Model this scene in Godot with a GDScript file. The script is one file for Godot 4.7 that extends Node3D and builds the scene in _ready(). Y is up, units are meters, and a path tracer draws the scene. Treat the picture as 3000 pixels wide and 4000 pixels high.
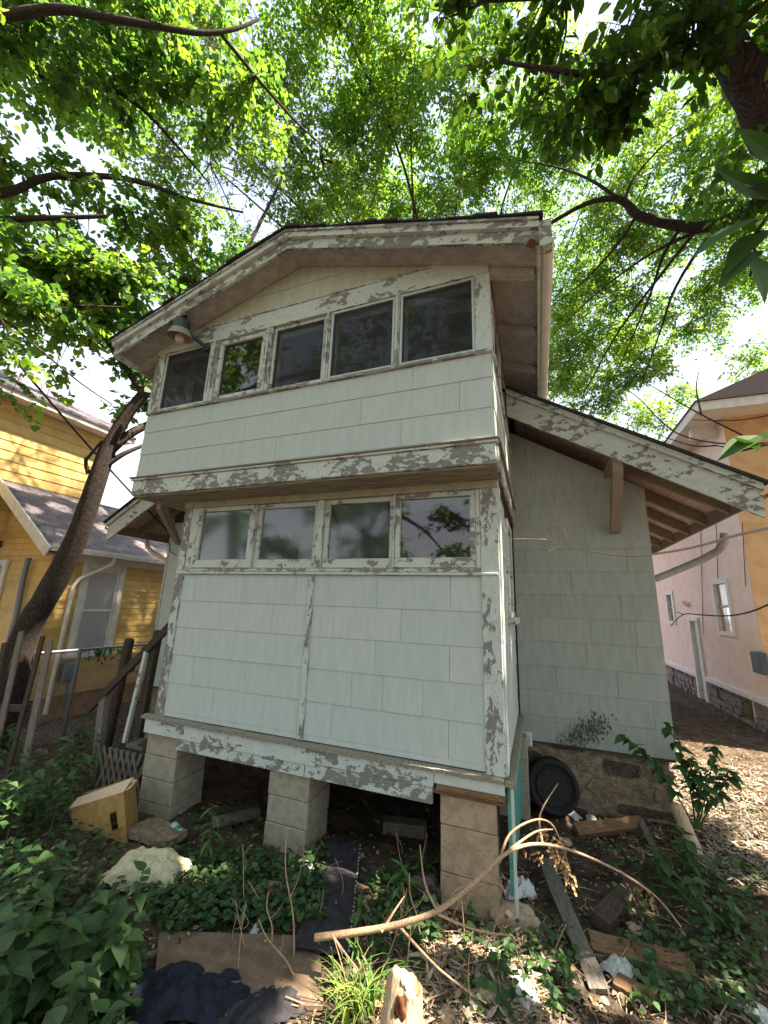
extends Node3D

const CAM := Vector3(3.568, 1.1233, 3.2207)
const CR := Vector3(0.93546523, 0.03393384, -0.35178588)
const CU := Vector3(0.04977154, 0.97281062, 0.22619084)
const CF := Vector3(-0.34989656, 0.22910259, -0.90834156)
const FPX := 1546.2865
const SUN := Vector3(0.50, 0.82, -0.03)   # towards the sun

var rng := RandomNumberGenerator.new()
var M := {}
var names := {}
var gnoise := FastNoiseLite.new()
var house: Node3D
var holes: Array = []

# ---------------------------------------------------------------- photo pixel -> point on a known plane
func ray(px: float, py: float) -> Vector3:
	return CF + CR * ((px - 1500.0) / FPX) - CU * ((py - 2000.0) / FPX)
func at_z(px: float, py: float, z: float) -> Vector3:
	var d := ray(px, py)
	return CAM + d * ((z - CAM.z) / d.z)
func at_x(px: float, py: float, x: float) -> Vector3:
	var d := ray(px, py)
	return CAM + d * ((x - CAM.x) / d.x)
func at_y(px: float, py: float, y: float) -> Vector3:
	var d := ray(px, py)
	return CAM + d * ((y - CAM.y) / d.y)
func at_d(px: float, py: float, depth: float) -> Vector3:
	return CAM + ray(px, py) * depth
func ground_y(x: float, z: float) -> float:
	var y := -0.87 + 0.11 * maxf(z, 0.0) - 0.02 * clampf(-z, 0.0, 3.0)
	y -= 0.17 * smoothstep(-1.6, -4.6, x)
	y += 0.10 * smoothstep(3.9, 5.4, x) * smoothstep(1.0, -1.5, z)
	y += 0.13 * exp(-(pow(x - 3.22, 2.0) + pow(z - 0.62, 2.0)) / 0.11)
	y += 0.06 * exp(-(pow(x - 1.75, 2.0) + pow(z - 0.35, 2.0)) / 0.25)
	y += gnoise.get_noise_2d(x * 60.0, z * 60.0) * 0.055 + gnoise.get_noise_2d(x * 240.0 + 90.0, z * 240.0) * 0.022
	return y
func at_ground(px: float, py: float) -> Vector3:
	var p := at_y(px, py, -0.82)
	for k in 6:
		p = at_y(px, py, ground_y(p.x, p.z))
	return p

# ---------------------------------------------------------------- mesh buffer
class MB:
	var v := PackedVector3Array()
	var n := PackedVector3Array()
	var c := PackedColorArray()
	var ix := PackedInt32Array()
	var col := Color(1, 1, 1)
	var use_col := false
	func tri(a: Vector3, b: Vector3, d: Vector3) -> void:      # counter-clockwise seen from outside
		var nn := (b - a).cross(d - a).normalized()
		var k := v.size()
		v.append(a); v.append(b); v.append(d)
		n.append(nn); n.append(nn); n.append(nn)
		if use_col:
			c.append(col); c.append(col); c.append(col)
		ix.append(k); ix.append(k + 2); ix.append(k + 1)
	func quad(a: Vector3, b: Vector3, d: Vector3, e: Vector3) -> void:
		var nn := (d - a).cross(e - b).normalized()
		var k := v.size()
		v.append(a); v.append(b); v.append(d); v.append(e)
		for i in 4:
			n.append(nn)
			if use_col: c.append(col)
		ix.append(k); ix.append(k + 2); ix.append(k + 1)
		ix.append(k); ix.append(k + 3); ix.append(k + 2)
	func box(lo: Vector3, hi: Vector3) -> void:
		xbox(Transform3D(Basis(), (lo + hi) * 0.5), (hi - lo), 0.0)
	func xbox(t: Transform3D, size: Vector3, b: float) -> void:
		var h := size * 0.5
		if b <= 0.0:
			var p: Array[Vector3] = []
			for i in 8:
				p.append(t * Vector3(h.x if i & 1 else -h.x, h.y if i & 2 else -h.y, h.z if i & 4 else -h.z))
			quad(p[4], p[5], p[7], p[6]); quad(p[1], p[0], p[2], p[3])
			quad(p[5], p[1], p[3], p[7]); quad(p[0], p[4], p[6], p[2])
			quad(p[6], p[7], p[3], p[2]); quad(p[0], p[1], p[5], p[4])
			return
		b = minf(b, minf(h.x, minf(h.y, h.z)) * 0.8)
		var cen := t.origin
		for ax in 3:
			var u := (ax + 1) % 3
			var w := (ax + 2) % 3
			for s in [-1.0, 1.0]:
				var q: Array[Vector3] = []
				for k in [[-1.0, -1.0], [1.0, -1.0], [1.0, 1.0], [-1.0, 1.0]]:
					var p := Vector3()
					p[ax] = s * h[ax]; p[u] = k[0] * (h[u] - b); p[w] = k[1] * (h[w] - b)
					q.append(t * p)
				oquad(q[0], q[1], q[2], q[3], cen)
		for ax in 3:
			var u := (ax + 1) % 3
			var w := (ax + 2) % 3
			for su in [-1.0, 1.0]:
				for sw in [-1.0, 1.0]:
					var p1 := Vector3(); var p2 := Vector3(); var p3 := Vector3(); var p4 := Vector3()
					p1[ax] = -(h[ax] - b); p1[u] = su * h[u]; p1[w] = sw * (h[w] - b)
					p2 = p1; p2[ax] = h[ax] - b
					p3 = p2; p3[u] = su * (h[u] - b); p3[w] = sw * h[w]
					p4 = p3; p4[ax] = -(h[ax] - b)
					oquad(t * p1, t * p2, t * p3, t * p4, cen)
		for sx in [-1.0, 1.0]:
			for sy in [-1.0, 1.0]:
				for sz in [-1.0, 1.0]:
					var a := t * Vector3(sx * h.x, sy * (h.y - b), sz * (h.z - b))
					var d := t * Vector3(sx * (h.x - b), sy * h.y, sz * (h.z - b))
					var e := t * Vector3(sx * (h.x - b), sy * (h.y - b), sz * h.z)
					if (d - a).cross(e - a).dot(a - cen) > 0.0: tri(a, d, e)
					else: tri(a, e, d)
	func oquad(a: Vector3, b: Vector3, d: Vector3, e: Vector3, cen: Vector3) -> void:
		if (d - a).cross(e - b).dot((a + b + d + e) * 0.25 - cen) > 0.0: quad(a, b, d, e)
		else: quad(a, e, d, b)
	func prism(poly: PackedVector2Array, z0: float, z1: float, t: Transform3D = Transform3D()) -> void:   # polygon in xy, any winding
		var p := poly
		if Geometry2D.is_polygon_clockwise(p):
			p = p.duplicate(); p.reverse()
		# is_polygon_clockwise uses y-down screens; settle the winding by signed area
		var area := 0.0
		for i in p.size():
			var a := p[i]; var b := p[(i + 1) % p.size()]
			area += a.x * b.y - b.x * a.y
		if area < 0.0:
			p = p.duplicate(); p.reverse()
		var ti := Geometry2D.triangulate_polygon(p)
		for k in range(0, ti.size(), 3):
			var a := p[ti[k]]; var b := p[ti[k + 1]]; var d := p[ti[k + 2]]
			if (b - a).cross(d - a) < 0.0:
				var s := b; b = d; d = s
			tri(t * Vector3(a.x, a.y, z1), t * Vector3(b.x, b.y, z1), t * Vector3(d.x, d.y, z1))
			tri(t * Vector3(a.x, a.y, z0), t * Vector3(d.x, d.y, z0), t * Vector3(b.x, b.y, z0))
		for i in p.size():
			var a := p[i]; var b := p[(i + 1) % p.size()]
			quad(t * Vector3(a.x, a.y, z0), t * Vector3(b.x, b.y, z0), t * Vector3(b.x, b.y, z1), t * Vector3(a.x, a.y, z1))
	func tube(pts: Array, radii: Array, sides: int, wob: float = 0.0, sd: int = 1) -> void:
		var r := RandomNumberGenerator.new(); r.seed = sd
		var m := pts.size()
		var up := Vector3(0.13, 0.2, 0.97)
		var k0 := v.size()
		for i in m:
			var d: Vector3
			if i == 0: d = pts[1] - pts[0]
			elif i == m - 1: d = pts[i] - pts[i - 1]
			else: d = pts[i + 1] - pts[i - 1]
			d = d.normalized()
			var a := up.cross(d)
			if a.length() < 0.05: a = Vector3(1, 0.1, 0).cross(d)
			a = a.normalized()
			var b := d.cross(a)
			up = b
			up = d.cross(a)
			for s in sides:
				var an := TAU * s / sides
				var dir := a * cos(an) + b * sin(an)
				var rr: float = radii[i] * (1.0 + (r.randf() - 0.5) * wob)
				v.append(pts[i] + dir * rr); n.append(dir)
				if use_col: c.append(col)
			up = a.cross(d) * -1.0
		for i in m - 1:
			for s in sides:
				var s2 := (s + 1) % sides
				var a := k0 + i * sides + s; var b := k0 + i * sides + s2
				var d := a + sides; var e := b + sides
				ix.append(a); ix.append(d); ix.append(b)
				ix.append(b); ix.append(d); ix.append(e)
		for e in [0, m - 1]:
			var kc := v.size()
			v.append(pts[e]); n.append(((pts[0] - pts[1]) if e == 0 else (pts[m - 1] - pts[m - 2])).normalized())
			if use_col: c.append(col)
			for s in sides:
				var a: int = k0 + e * sides + s; var b: int = k0 + e * sides + (s + 1) % sides
				ix.append(kc)
				if e == 0: ix.append(a); ix.append(b)
				else: ix.append(b); ix.append(a)
	func lathe(prof: PackedVector2Array, sides: int, t: Transform3D, rib: float = 0.0) -> void:   # profile (radius, height) from top to bottom
		var k0 := v.size()
		for i in prof.size():
			var d := prof[mini(i + 1, prof.size() - 1)] - prof[maxi(i - 1, 0)]
			for s in sides:
				var an := TAU * s / sides
				var rr: float = prof[i].x * (1.0 + (rib if s % 2 == 0 else -rib))
				v.append(t * Vector3(cos(an) * rr, prof[i].y, sin(an) * rr))
				n.append((t.basis * Vector3(cos(an) * -d.y, d.x, sin(an) * -d.y)).normalized())
				if use_col: c.append(col)
		for i in prof.size() - 1:
			for s in sides:
				var s2 := (s + 1) % sides
				var a := k0 + i * sides + s; var b := k0 + i * sides + s2
				ix.append(a); ix.append(a + sides); ix.append(b)
				ix.append(b); ix.append(a + sides); ix.append(b + sides)
	func leaf(p: Vector3, tip: Vector3, nn: Vector3, ln: float, wd: float, cl: Color, heart: float, fold: float) -> void:
		var side := tip.cross(nn).normalized()
		var up := side.cross(tip).normalized()
		var k := v.size()
		var hw := wd * 0.5
		var w1 := hw * (1.0 if heart > 0.5 else 0.92)
		var y1 := 0.22 if heart > 0.5 else 0.34
		var w2 := hw * (0.86 if heart > 0.5 else 0.72)
		var y2 := 0.56 if heart > 0.5 else 0.68
		var lift := up * (fold * wd)
		v.append(p)
		v.append(p + tip * (ln * y1) - side * w1 + lift)
		v.append(p + tip * (ln * y2) - side * w2 + lift * 0.8)
		v.append(p + tip * ln - up * (fold * wd * 0.5))
		v.append(p + tip * (ln * y2) + side * w2 + lift * 0.8)
		v.append(p + tip * (ln * y1) + side * w1 + lift)
		for i in 6:
			n.append(up); c.append(cl)
		for q in [0, 1, 2, 0, 2, 3, 0, 3, 4, 0, 4, 5]:
			ix.append(k + q)
	func mesh(mat: Material) -> ArrayMesh:
		var a := []
		a.resize(Mesh.ARRAY_MAX)
		a[Mesh.ARRAY_VERTEX] = v
		a[Mesh.ARRAY_NORMAL] = n
		if c.size() == v.size() and v.size() > 0: a[Mesh.ARRAY_COLOR] = c
		a[Mesh.ARRAY_INDEX] = ix
		var m := ArrayMesh.new()
		m.add_surface_from_arrays(Mesh.PRIMITIVE_TRIANGLES, a)
		m.surface_set_material(0, mat)
		return m

# ---------------------------------------------------------------- nodes
func numbered(called: String) -> String:
	if not names.has(called):
		names[called] = 0
		return called
	names[called] += 1
	return "%s_%03d" % [called, names[called]]
func tag(o: Node, label: String, category: String, group: String = "", kind: String = "") -> void:
	if label != "": o.set_meta("label", label)
	if category != "": o.set_meta("category", category)
	if group != "": o.set_meta("group", group)
	if kind != "": o.set_meta("kind", kind)
func thing(called: String, label: String, category: String, at: Vector3 = Vector3.ZERO, group: String = "") -> Node3D:
	var o := Node3D.new()
	o.name = numbered(called)
	add_child(o)
	o.position = at
	tag(o, label, category, group)
	return o
func put(called: String, mesh: Mesh, parent: Node = self, t: Transform3D = Transform3D()) -> MeshInstance3D:
	var o := MeshInstance3D.new()
	o.mesh = mesh
	o.name = numbered(called) if parent == self else called
	parent.add_child(o, true)
	o.transform = t
	return o
func part(called: String, mb: MB, mat: Material, parent: Node = self, t: Transform3D = Transform3D()) -> MeshInstance3D:
	return put(called, mb.mesh(mat), parent, t)
func group_node(called: String, parent: Node) -> Node3D:
	var o := Node3D.new()
	o.name = called
	parent.add_child(o, true)
	return o
func bx(called: String, lo: Vector3, hi: Vector3, mat: Material, parent: Node, bevel: float = 0.004) -> MeshInstance3D:
	var mb := MB.new()
	mb.xbox(Transform3D(Basis(), (lo + hi) * 0.5), (hi - lo).abs(), bevel)
	return part(called, mb, mat, parent)
# a board from a to b (its middle line), w across, th thick; up = direction of its width; built along its own x so grain follows it
func board(called: String, a: Vector3, b: Vector3, w: float, th: float, up: Vector3, mat: Material, parent: Node, bevel: float = 0.004) -> MeshInstance3D:
	var x := (b - a).normalized()
	var z := x.cross(up).normalized()
	var y := z.cross(x)
	var mb := MB.new()
	mb.xbox(Transform3D(), Vector3((b - a).length(), w, th), bevel)
	return part(called, mb, mat, parent, Transform3D(Basis(x, y, z), (a + b) * 0.5))
func slab(called: String, poly: PackedVector2Array, z0: float, z1: float, mat: Material, parent: Node, t: Transform3D = Transform3D()) -> MeshInstance3D:
	var mb := MB.new()
	mb.prism(poly, z0, z1)
	return part(called, mb, mat, parent, t)
func pv(a: Array) -> PackedVector2Array:
	var p := PackedVector2Array()
	for k in range(0, a.size(), 2): p.append(Vector2(a[k], a[k + 1]))
	return p
func ragged(a: Vector2, b: Vector2, n: int, amp: float, r: RandomNumberGenerator) -> PackedVector2Array:
	var out := PackedVector2Array()
	for i in n + 1:
		var p := a.lerp(b, float(i) / n)
		out.append(p + Vector2(r.randf_range(-1, 1), r.randf_range(-1, 1)) * amp)
	return out

# ---------------------------------------------------------------- textures and materials
func nz(sd: int, freq: float, size: int, oct: int = 4, type: int = FastNoiseLite.TYPE_SIMPLEX_SMOOTH, cell: int = FastNoiseLite.RETURN_DISTANCE) -> PackedByteArray:
	var f := FastNoiseLite.new()
	f.seed = sd
	f.noise_type = type
	f.frequency = freq
	f.cellular_return_type = cell
	f.fractal_type = FastNoiseLite.FRACTAL_FBM if oct > 1 else FastNoiseLite.FRACTAL_NONE
	f.fractal_octaves = oct
	var im := f.get_seamless_image(size, size)
	im.convert(Image.FORMAT_L8)
	return im.get_data()
func level(b: PackedByteArray, share: float) -> int:      # the value below which that share of the pixels lies
	var h := PackedInt32Array(); h.resize(256)
	for x in b: h[x] += 1
	var s := 0
	for i in 256:
		s += h[i]
		if s >= share * b.size(): return i
	return 255
func mixb(a: PackedByteArray, wa: float, b: PackedByteArray, wb: float) -> PackedByteArray:
	var o := PackedByteArray(); o.resize(a.size())
	for i in a.size(): o[i] = clampi(int(a[i] * wa + b[i] * wb), 0, 255)
	return o
# layers: [bytes, lo, hi, colour(sRGB 0..255), strength]
func tex(size: int, base: Vector3, layers: Array) -> ImageTexture:
	var d := PackedByteArray(); d.resize(size * size * 3)
	var n := size * size
	for i in n:
		d[i * 3] = int(base.x); d[i * 3 + 1] = int(base.y); d[i * 3 + 2] = int(base.z)
	for l in layers:
		var bytes: PackedByteArray = l[0]
		var u := PackedInt32Array(); u.resize(256)
		for i in 256: u[i] = int(smoothstep(float(l[1]), float(l[2]), float(i)) * float(l[4]) * 256.0)
		var q: Vector3 = l[3]
		var qr := int(q.x); var qg := int(q.y); var qb := int(q.z)
		var j := 0
		for i in n:
			var a := u[bytes[i]]
			if a > 0:
				d[j] += ((qr - d[j]) * a) >> 8
				d[j + 1] += ((qg - d[j + 1]) * a) >> 8
				d[j + 2] += ((qb - d[j + 2]) * a) >> 8
			j += 3
	return ImageTexture.create_from_image(Image.create_from_data(size, size, false, Image.FORMAT_RGB8, d))
func htex(size: int, b: PackedByteArray) -> ImageTexture:
	return ImageTexture.create_from_image(Image.create_from_data(size, size, false, Image.FORMAT_L8, b))
func mat(called: String, t: Texture2D, scale: Vector3, rough: float, world: bool = true, h: Texture2D = null, hs: float = 0.0, spec: float = 0.4) -> StandardMaterial3D:
	var m := StandardMaterial3D.new()
	m.resource_name = called
	m.roughness = rough
	m.metallic_specular = spec
	m.cull_mode = BaseMaterial3D.CULL_DISABLED
	if t != null:
		m.albedo_texture = t
		m.uv1_triplanar = true
		m.uv1_world_triplanar = world
		m.uv1_triplanar_sharpness = 6.0
		m.uv1_scale = scale
	if h != null:
		m.heightmap_enabled = true
		m.heightmap_texture = h
		m.heightmap_scale = hs
	M[called] = m
	return m
func plain(called: String, r: int, g: int, b: int, rough: float, spec: float = 0.4, metal: float = 0.0) -> StandardMaterial3D:
	var m := StandardMaterial3D.new()
	m.resource_name = called
	m.albedo_color = Color8(r, g, b)
	m.roughness = rough
	m.metallic_specular = spec
	m.metallic = metal
	m.cull_mode = BaseMaterial3D.CULL_DISABLED
	M[called] = m
	return m
func tint(src: String, called: String, c: Color) -> StandardMaterial3D:
	var m: StandardMaterial3D = M[src].duplicate()
	m.resource_name = called
	m.albedo_color = c
	M[called] = m
	return m
func leafmat(called: String, back: Color, rough: float) -> void:
	var m := StandardMaterial3D.new()
	m.resource_name = called
	m.vertex_color_use_as_albedo = true
	m.roughness = rough
	m.metallic_specular = 0.4
	m.cull_mode = BaseMaterial3D.CULL_DISABLED
	m.backlight_enabled = true
	m.backlight = back
	M[called] = m
func make_materials() -> void:
	var S := 400
	var n1 := nz(11, 0.012, S, 5)
	var n2 := nz(12, 0.04, S, 4)
	var n3 := nz(13, 0.14, S, 3)
	var cell := nz(14, 0.045, S, 1, FastNoiseLite.TYPE_CELLULAR, FastNoiseLite.RETURN_CELL_VALUE)
	var grain := nz(15, 0.2, S, 2)
	var cracks := nz(16, 0.05, S, 1, FastNoiseLite.TYPE_CELLULAR, FastNoiseLite.RETURN_DISTANCE2_SUB)
	var low := nz(21, 0.007, S, 3)
	var chips := mixb(mixb(mixb(low, 0.52, n2, 0.48), 0.82, n3, 0.18), 0.82, cell, 0.18)
	var wood := Vector3(133, 132, 126)
	# peeling paint over grey weathered wood, four stages
	for a in [["peel_little", 0.06], ["peel_some", 0.17], ["peel_much", 0.36], ["peel_most", 0.58]]:
		var lv := level(chips, a[1])
		var pal := [Vector3(197, 204, 197), Vector3(188, 197, 190)]
		var layers := [
			[n2, 90, 170, pal[1], 0.8], [n3, 150, 215, Vector3(160, 164, 152), 0.35], [n1, 150, 220, Vector3(176, 178, 160), 0.4]]
		var inv := PackedByteArray(); inv.resize(S * S)
		for i in S * S: inv[i] = 255 - chips[i]
		layers.append([inv, 255 - lv - 2, 255 - lv + 2, wood, 1.0])
		# grain and rot inside the bare patches: same threshold, cut by the grain noise
		var bare := PackedByteArray(); bare.resize(S * S)
		for i in S * S: bare[i] = grain[i] if chips[i] < lv else 0
		layers.append([bare, 120, 200, Vector3(96, 92, 86), 0.75])
		var bare2 := PackedByteArray(); bare2.resize(S * S)
		for i in S * S: bare2[i] = n2[i] if chips[i] < lv else 0
		layers.append([bare2, 150, 190, Vector3(154, 153, 147), 0.7])
		var hb := PackedByteArray(); hb.resize(S * S)
		for i in S * S: hb[i] = (60 + grain[i] / 6) if chips[i] < lv else (200 + n3[i] / 8)
		mat(a[0], tex(S, pal[0], layers), Vector3(0.62, 1.0, 0.62), 0.72, true, htex(S, hb), 0.18)
		var vm: StandardMaterial3D = M[a[0]].duplicate()
		vm.uv1_scale = Vector3(1.1, 0.6, 1.1); vm.uv1_offset = Vector3(0.37, 0.11, 0.2)
		M[a[0] + "_v"] = vm
	# siding
	var comb := nz(17, 0.35, S, 2)
	var sid := tex(S, Vector3(189, 197, 192), [[n1, 80, 190, Vector3(182, 191, 186), 0.8], [comb, 150, 230, Vector3(174, 182, 177), 0.4], [n3, 205, 235, Vector3(150, 156, 148), 0.45], [n2, 190, 235, Vector3(168, 174, 160), 0.5]])
	mat("siding", sid, Vector3(2.2, 0.55, 2.2), 0.62, true, htex(S, comb), 0.03)
	tint("siding", "siding_b", Color8(253, 254, 253)); tint("siding", "siding_c", Color8(250, 252, 252))
	var sid2 := tex(S, Vector3(164, 169, 160), [[n1, 80, 190, Vector3(155, 160, 152), 0.8], [comb, 140, 230, Vector3(144, 149, 141), 0.5], [n3, 190, 230, Vector3(132, 134, 126), 0.5], [n2, 180, 225, Vector3(150, 152, 138), 0.55]])
	mat("siding_old", sid2, Vector3(2.2, 0.55, 2.2), 0.68, true, htex(S, comb), 0.03)
	tint("siding_old", "siding_old_b", Color8(248, 250, 246))
	var sid3 := tex(S, Vector3(186, 190, 172), [[n1, 80, 190, Vector3(176, 180, 160), 0.8], [comb, 140, 230, Vector3(162, 164, 146), 0.5], [n2, 170, 225, Vector3(146, 142, 116), 0.5]])
	mat("siding_gable", sid3, Vector3(2.2, 0.55, 2.2), 0.68, true)
	mat("frieze", tex(S, Vector3(170, 172, 150), [[n1, 90, 200, Vector3(150, 150, 124), 0.8], [n3, 190, 230, Vector3(90, 86, 70), 0.6], [n2, 180, 230, Vector3(120, 116, 92), 0.5]]), Vector3(1, 1, 1), 0.7)
	mat("soffit", tex(S, Vector3(174, 171, 168), [[n1, 90, 190, Vector3(156, 152, 148), 0.8], [n2, 170, 215, Vector3(128, 122, 117), 0.55], [n3, 218, 228, Vector3(50, 42, 38), 0.9], [comb, 170, 240, Vector3(192, 180, 172), 0.4]]), Vector3(1.3, 1.3, 1.3), 0.75)
	mat("soffit_green", tex(S, Vector3(160, 152, 136), [[n1, 90, 190, Vector3(128, 118, 100), 0.8], [grain, 140, 220, Vector3(100, 88, 74), 0.6], [n2, 190, 225, Vector3(176, 172, 158), 0.6]]), Vector3(0.5, 2.5, 2.5), 0.75)
	plain("felt", 74, 76, 72, 0.95, 0.2)
	mat("room", tex(256, Vector3(120, 112, 100), [[nz(31, 0.02, 256), 90, 190, Vector3(92, 84, 74), 0.7]]), Vector3(0.7, 0.7, 0.7), 0.9)
	# timbers (own axes: grain along x)
	var g1 := nz(18, 0.05, S, 5)
	var wg := [[g1, 90, 175, Vector3(104, 96, 88), 0.9], [grain, 130, 210, Vector3(72, 65, 58), 0.7], [n2, 180, 225, Vector3(146, 138, 126), 0.5]]
	mat("wood_grey", tex(S, Vector3(134, 126, 116), wg), Vector3(0.35, 4.0, 4.0), 0.85, false, htex(S, grain), 0.1)
	mat("wood_dark", tex(S, Vector3(82, 70, 60), [[g1, 90, 175, Vector3(58, 48, 40), 0.9], [grain, 130, 210, Vector3(36, 30, 25), 0.7], [n2, 180, 225, Vector3(104, 92, 80), 0.4]]), Vector3(0.35, 4.0, 4.0), 0.85, false, htex(S, grain), 0.1)
	mat("wood_brown", tex(S, Vector3(140, 110, 82), [[g1, 90, 175, Vector3(112, 84, 60), 0.9], [grain, 130, 210, Vector3(78, 56, 40), 0.7], [n2, 170, 220, Vector3(156, 132, 104), 0.5]]), Vector3(0.35, 4.0, 4.0), 0.85, false, htex(S, grain), 0.1)
	mat("wood_pink", tex(S, Vector3(206, 182, 172), [[g1, 90, 175, Vector3(188, 162, 150), 0.9], [grain, 150, 220, Vector3(146, 120, 110), 0.5]]), Vector3(0.35, 4.0, 4.0), 0.8, false)
	mat("wood_pale", tex(S, Vector3(206, 186, 156), [[g1, 90, 175, Vector3(178, 152, 120), 0.9], [grain, 140, 215, Vector3(128, 98, 72), 0.75], [n2, 185, 220, Vector3(112, 80, 58), 0.6]]), Vector3(4.0, 0.4, 4.0), 0.85, false, htex(S, grain), 0.15)
	mat("rafter", tex(S, Vector3(150, 136, 122), [[g1, 90, 175, Vector3(128, 114, 101), 0.9], [grain, 150, 220, Vector3(96, 82, 72), 0.5]]), Vector3(0.35, 4.0, 4.0), 0.8, false)
	# block, stone, stucco
	var spk := nz(19, 0.4, S, 2)
	var cb := [[n1, 90, 190, Vector3(150, 142, 122), 0.8], [spk, 150, 220, Vector3(122, 114, 98), 0.6], [spk, 60, 20, Vector3(190, 184, 168), 0.5], [n2, 180, 230, Vector3(128, 116, 92), 0.5]]
	mat("block", tex(S, Vector3(166, 160, 142), cb), Vector3(1.6, 1.6, 1.6), 0.92, true, htex(S, spk), 0.25)
	mat("block_tan", tex(S, Vector3(182, 160, 134), [[n1, 90, 190, Vector3(164, 140, 114), 0.8], [spk, 150, 220, Vector3(138, 116, 94), 0.5], [n2, 165, 205, Vector3(138, 122, 112), 0.7], [n3, 205, 230, Vector3(96, 62, 40), 0.7]]), Vector3(1.4, 1.4, 1.4), 0.9, true, htex(S, spk), 0.15)
	mat("stone", tex(S, Vector3(150, 132, 108), [[n1, 80, 180, Vector3(122, 106, 88), 0.9], [n2, 140, 200, Vector3(96, 84, 74), 0.6], [spk, 170, 225, Vector3(176, 160, 138), 0.5]]), Vector3(1.6, 1.6, 1.6), 0.9, true, htex(S, n2), 0.8)
	mat("stone_dark", tex(S, Vector3(92, 80, 72), [[n1, 80, 180, Vector3(66, 57, 52), 0.9], [n2, 140, 200, Vector3(112, 98, 84), 0.6], [spk, 170, 225, Vector3(132, 118, 104), 0.4]]), Vector3(1.6, 1.6, 1.6), 0.9, true, htex(S, n2), 0.8)
	mat("mortar", tex(S, Vector3(158, 144, 122), [[n1, 80, 180, Vector3(132, 118, 100), 0.9], [spk, 150, 220, Vector3(110, 98, 84), 0.6], [n2, 170, 215, Vector3(92, 80, 70), 0.7]]), Vector3(1.6, 1.6, 1.6), 0.95, true, htex(S, n2), 1.0)
	mat("rubble", tex(S, Vector3(138, 128, 126), [[n1, 80, 180, Vector3(112, 102, 104), 0.9], [n2, 140, 200, Vector3(86, 78, 80), 0.6]]), Vector3(1.2, 1.2, 1.2), 0.9, true, htex(S, n2), 0.8)
	mat("stucco_pink", tex(S, Vector3(238, 210, 196), [[n1, 90, 190, Vector3(231, 200, 185), 0.8], [spk, 150, 220, Vector3(210, 174, 156), 0.4], [n2, 180, 225, Vector3(238, 210, 194), 0.5]]), Vector3(0.5, 0.5, 0.5), 0.9, true, htex(S, spk), 0.3)
	mat("stucco_ochre", tex(S, Vector3(206, 168, 124), [[n1, 90, 190, Vector3(194, 154, 110), 0.8], [spk, 150, 220, Vector3(178, 140, 98), 0.4]]), Vector3(0.5, 0.5, 0.5), 0.9, true, htex(S, spk), 0.3)
	mat("yellow_siding", tex(S, Vector3(212, 178, 112), [[n1, 90, 190, Vector3(202, 166, 100), 0.8], [n2, 180, 225, Vector3(188, 152, 92), 0.5], [n3, 200, 235, Vector3(160, 126, 76), 0.5]]), Vector3(0.6, 0.6, 0.6), 0.6)
	tint("yellow_siding", "yellow_siding_b", Color8(244, 242, 236))
	mat("clay_base", tex(S, Vector3(176, 128, 82), [[n1, 90, 190, Vector3(150, 106, 68), 0.8], [n2, 170, 220, Vector3(110, 80, 58), 0.6]]), Vector3(0.8, 0.8, 0.8), 0.9)
	mat("white_trim", tex(S, Vector3(222, 216, 208), [[n1, 90, 200, Vector3(208, 202, 196), 0.8], [n3, 190, 230, Vector3(168, 158, 148), 0.5]]), Vector3(0.9, 0.9, 0.9), 0.6)
	# roofing
	mat("roof_dark", tex(S, Vector3(58, 58, 58), [[spk, 140, 210, Vector3(36, 37, 38), 0.8], [n1, 90, 190, Vector3(66, 70, 62), 0.7], [spk, 200, 240, Vector3(98, 96, 90), 0.6]]), Vector3(2, 2, 2), 0.95, true, htex(S, spk), 0.15)
	for a in [["roof_a", 116, 106, 108], ["roof_b", 104, 96, 100], ["roof_c", 126, 114, 112]]:
		mat(a[0], tex(256, Vector3(a[1], a[2], a[3]), [[nz(40 + a[1], 0.3, 256, 2), 140, 220, Vector3(a[1] - 34, a[2] - 34, a[3] - 32), 0.7], [nz(41 + a[1], 0.05, 256), 160, 220, Vector3(a[1] + 22, a[2] + 18, a[3] + 14), 0.5]]), Vector3(2, 2, 2), 0.95)
	# ground
	mat("dirt", tex(S, Vector3(94, 80, 68), [[n1, 90, 180, Vector3(72, 60, 51), 0.9], [spk, 140, 210, Vector3(52, 43, 37), 0.6], [n2, 160, 210, Vector3(118, 102, 88), 0.6], [n3, 205, 235, Vector3(142, 128, 112), 0.7], [cell, 215, 235, Vector3(96, 84, 56), 0.5]]), Vector3(0.8, 0.8, 0.8), 0.96, true, htex(S, mixb(n2, 0.6, spk, 0.4)), 2.5, 0.2)
	# bark
	mat("bark", tex(S, Vector3(84, 75, 70), [[g1, 100, 170, Vector3(60, 52, 49), 0.9], [grain, 120, 210, Vector3(42, 36, 34), 0.7], [n2, 175, 220, Vector3(116, 109, 102), 0.6]]), Vector3(2.0, 0.7, 2.0), 0.95, true, htex(S, grain), 1.0, 0.2)
	mat("twig_dry", tex(256, Vector3(182, 152, 124), [[nz(33, 0.08, 256), 100, 180, Vector3(148, 118, 94), 0.9]]), Vector3(3, 3, 3), 0.75)
	plain("twig_dark", 74, 62, 56, 0.85, 0.25)
	plain("twig_grey", 150, 138, 128, 0.7, 0.3)
	plain("stem_green", 74, 104, 46, 0.6, 0.3)
	# junk
	mat("cardboard", tex(256, Vector3(182, 148, 92), [[nz(34, 0.02, 256), 90, 190, Vector3(166, 130, 76), 0.8], [nz(35, 0.1, 256), 180, 225, Vector3(140, 100, 54), 0.5]]), Vector3(1.5, 1.5, 1.5), 0.9, false)
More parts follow.
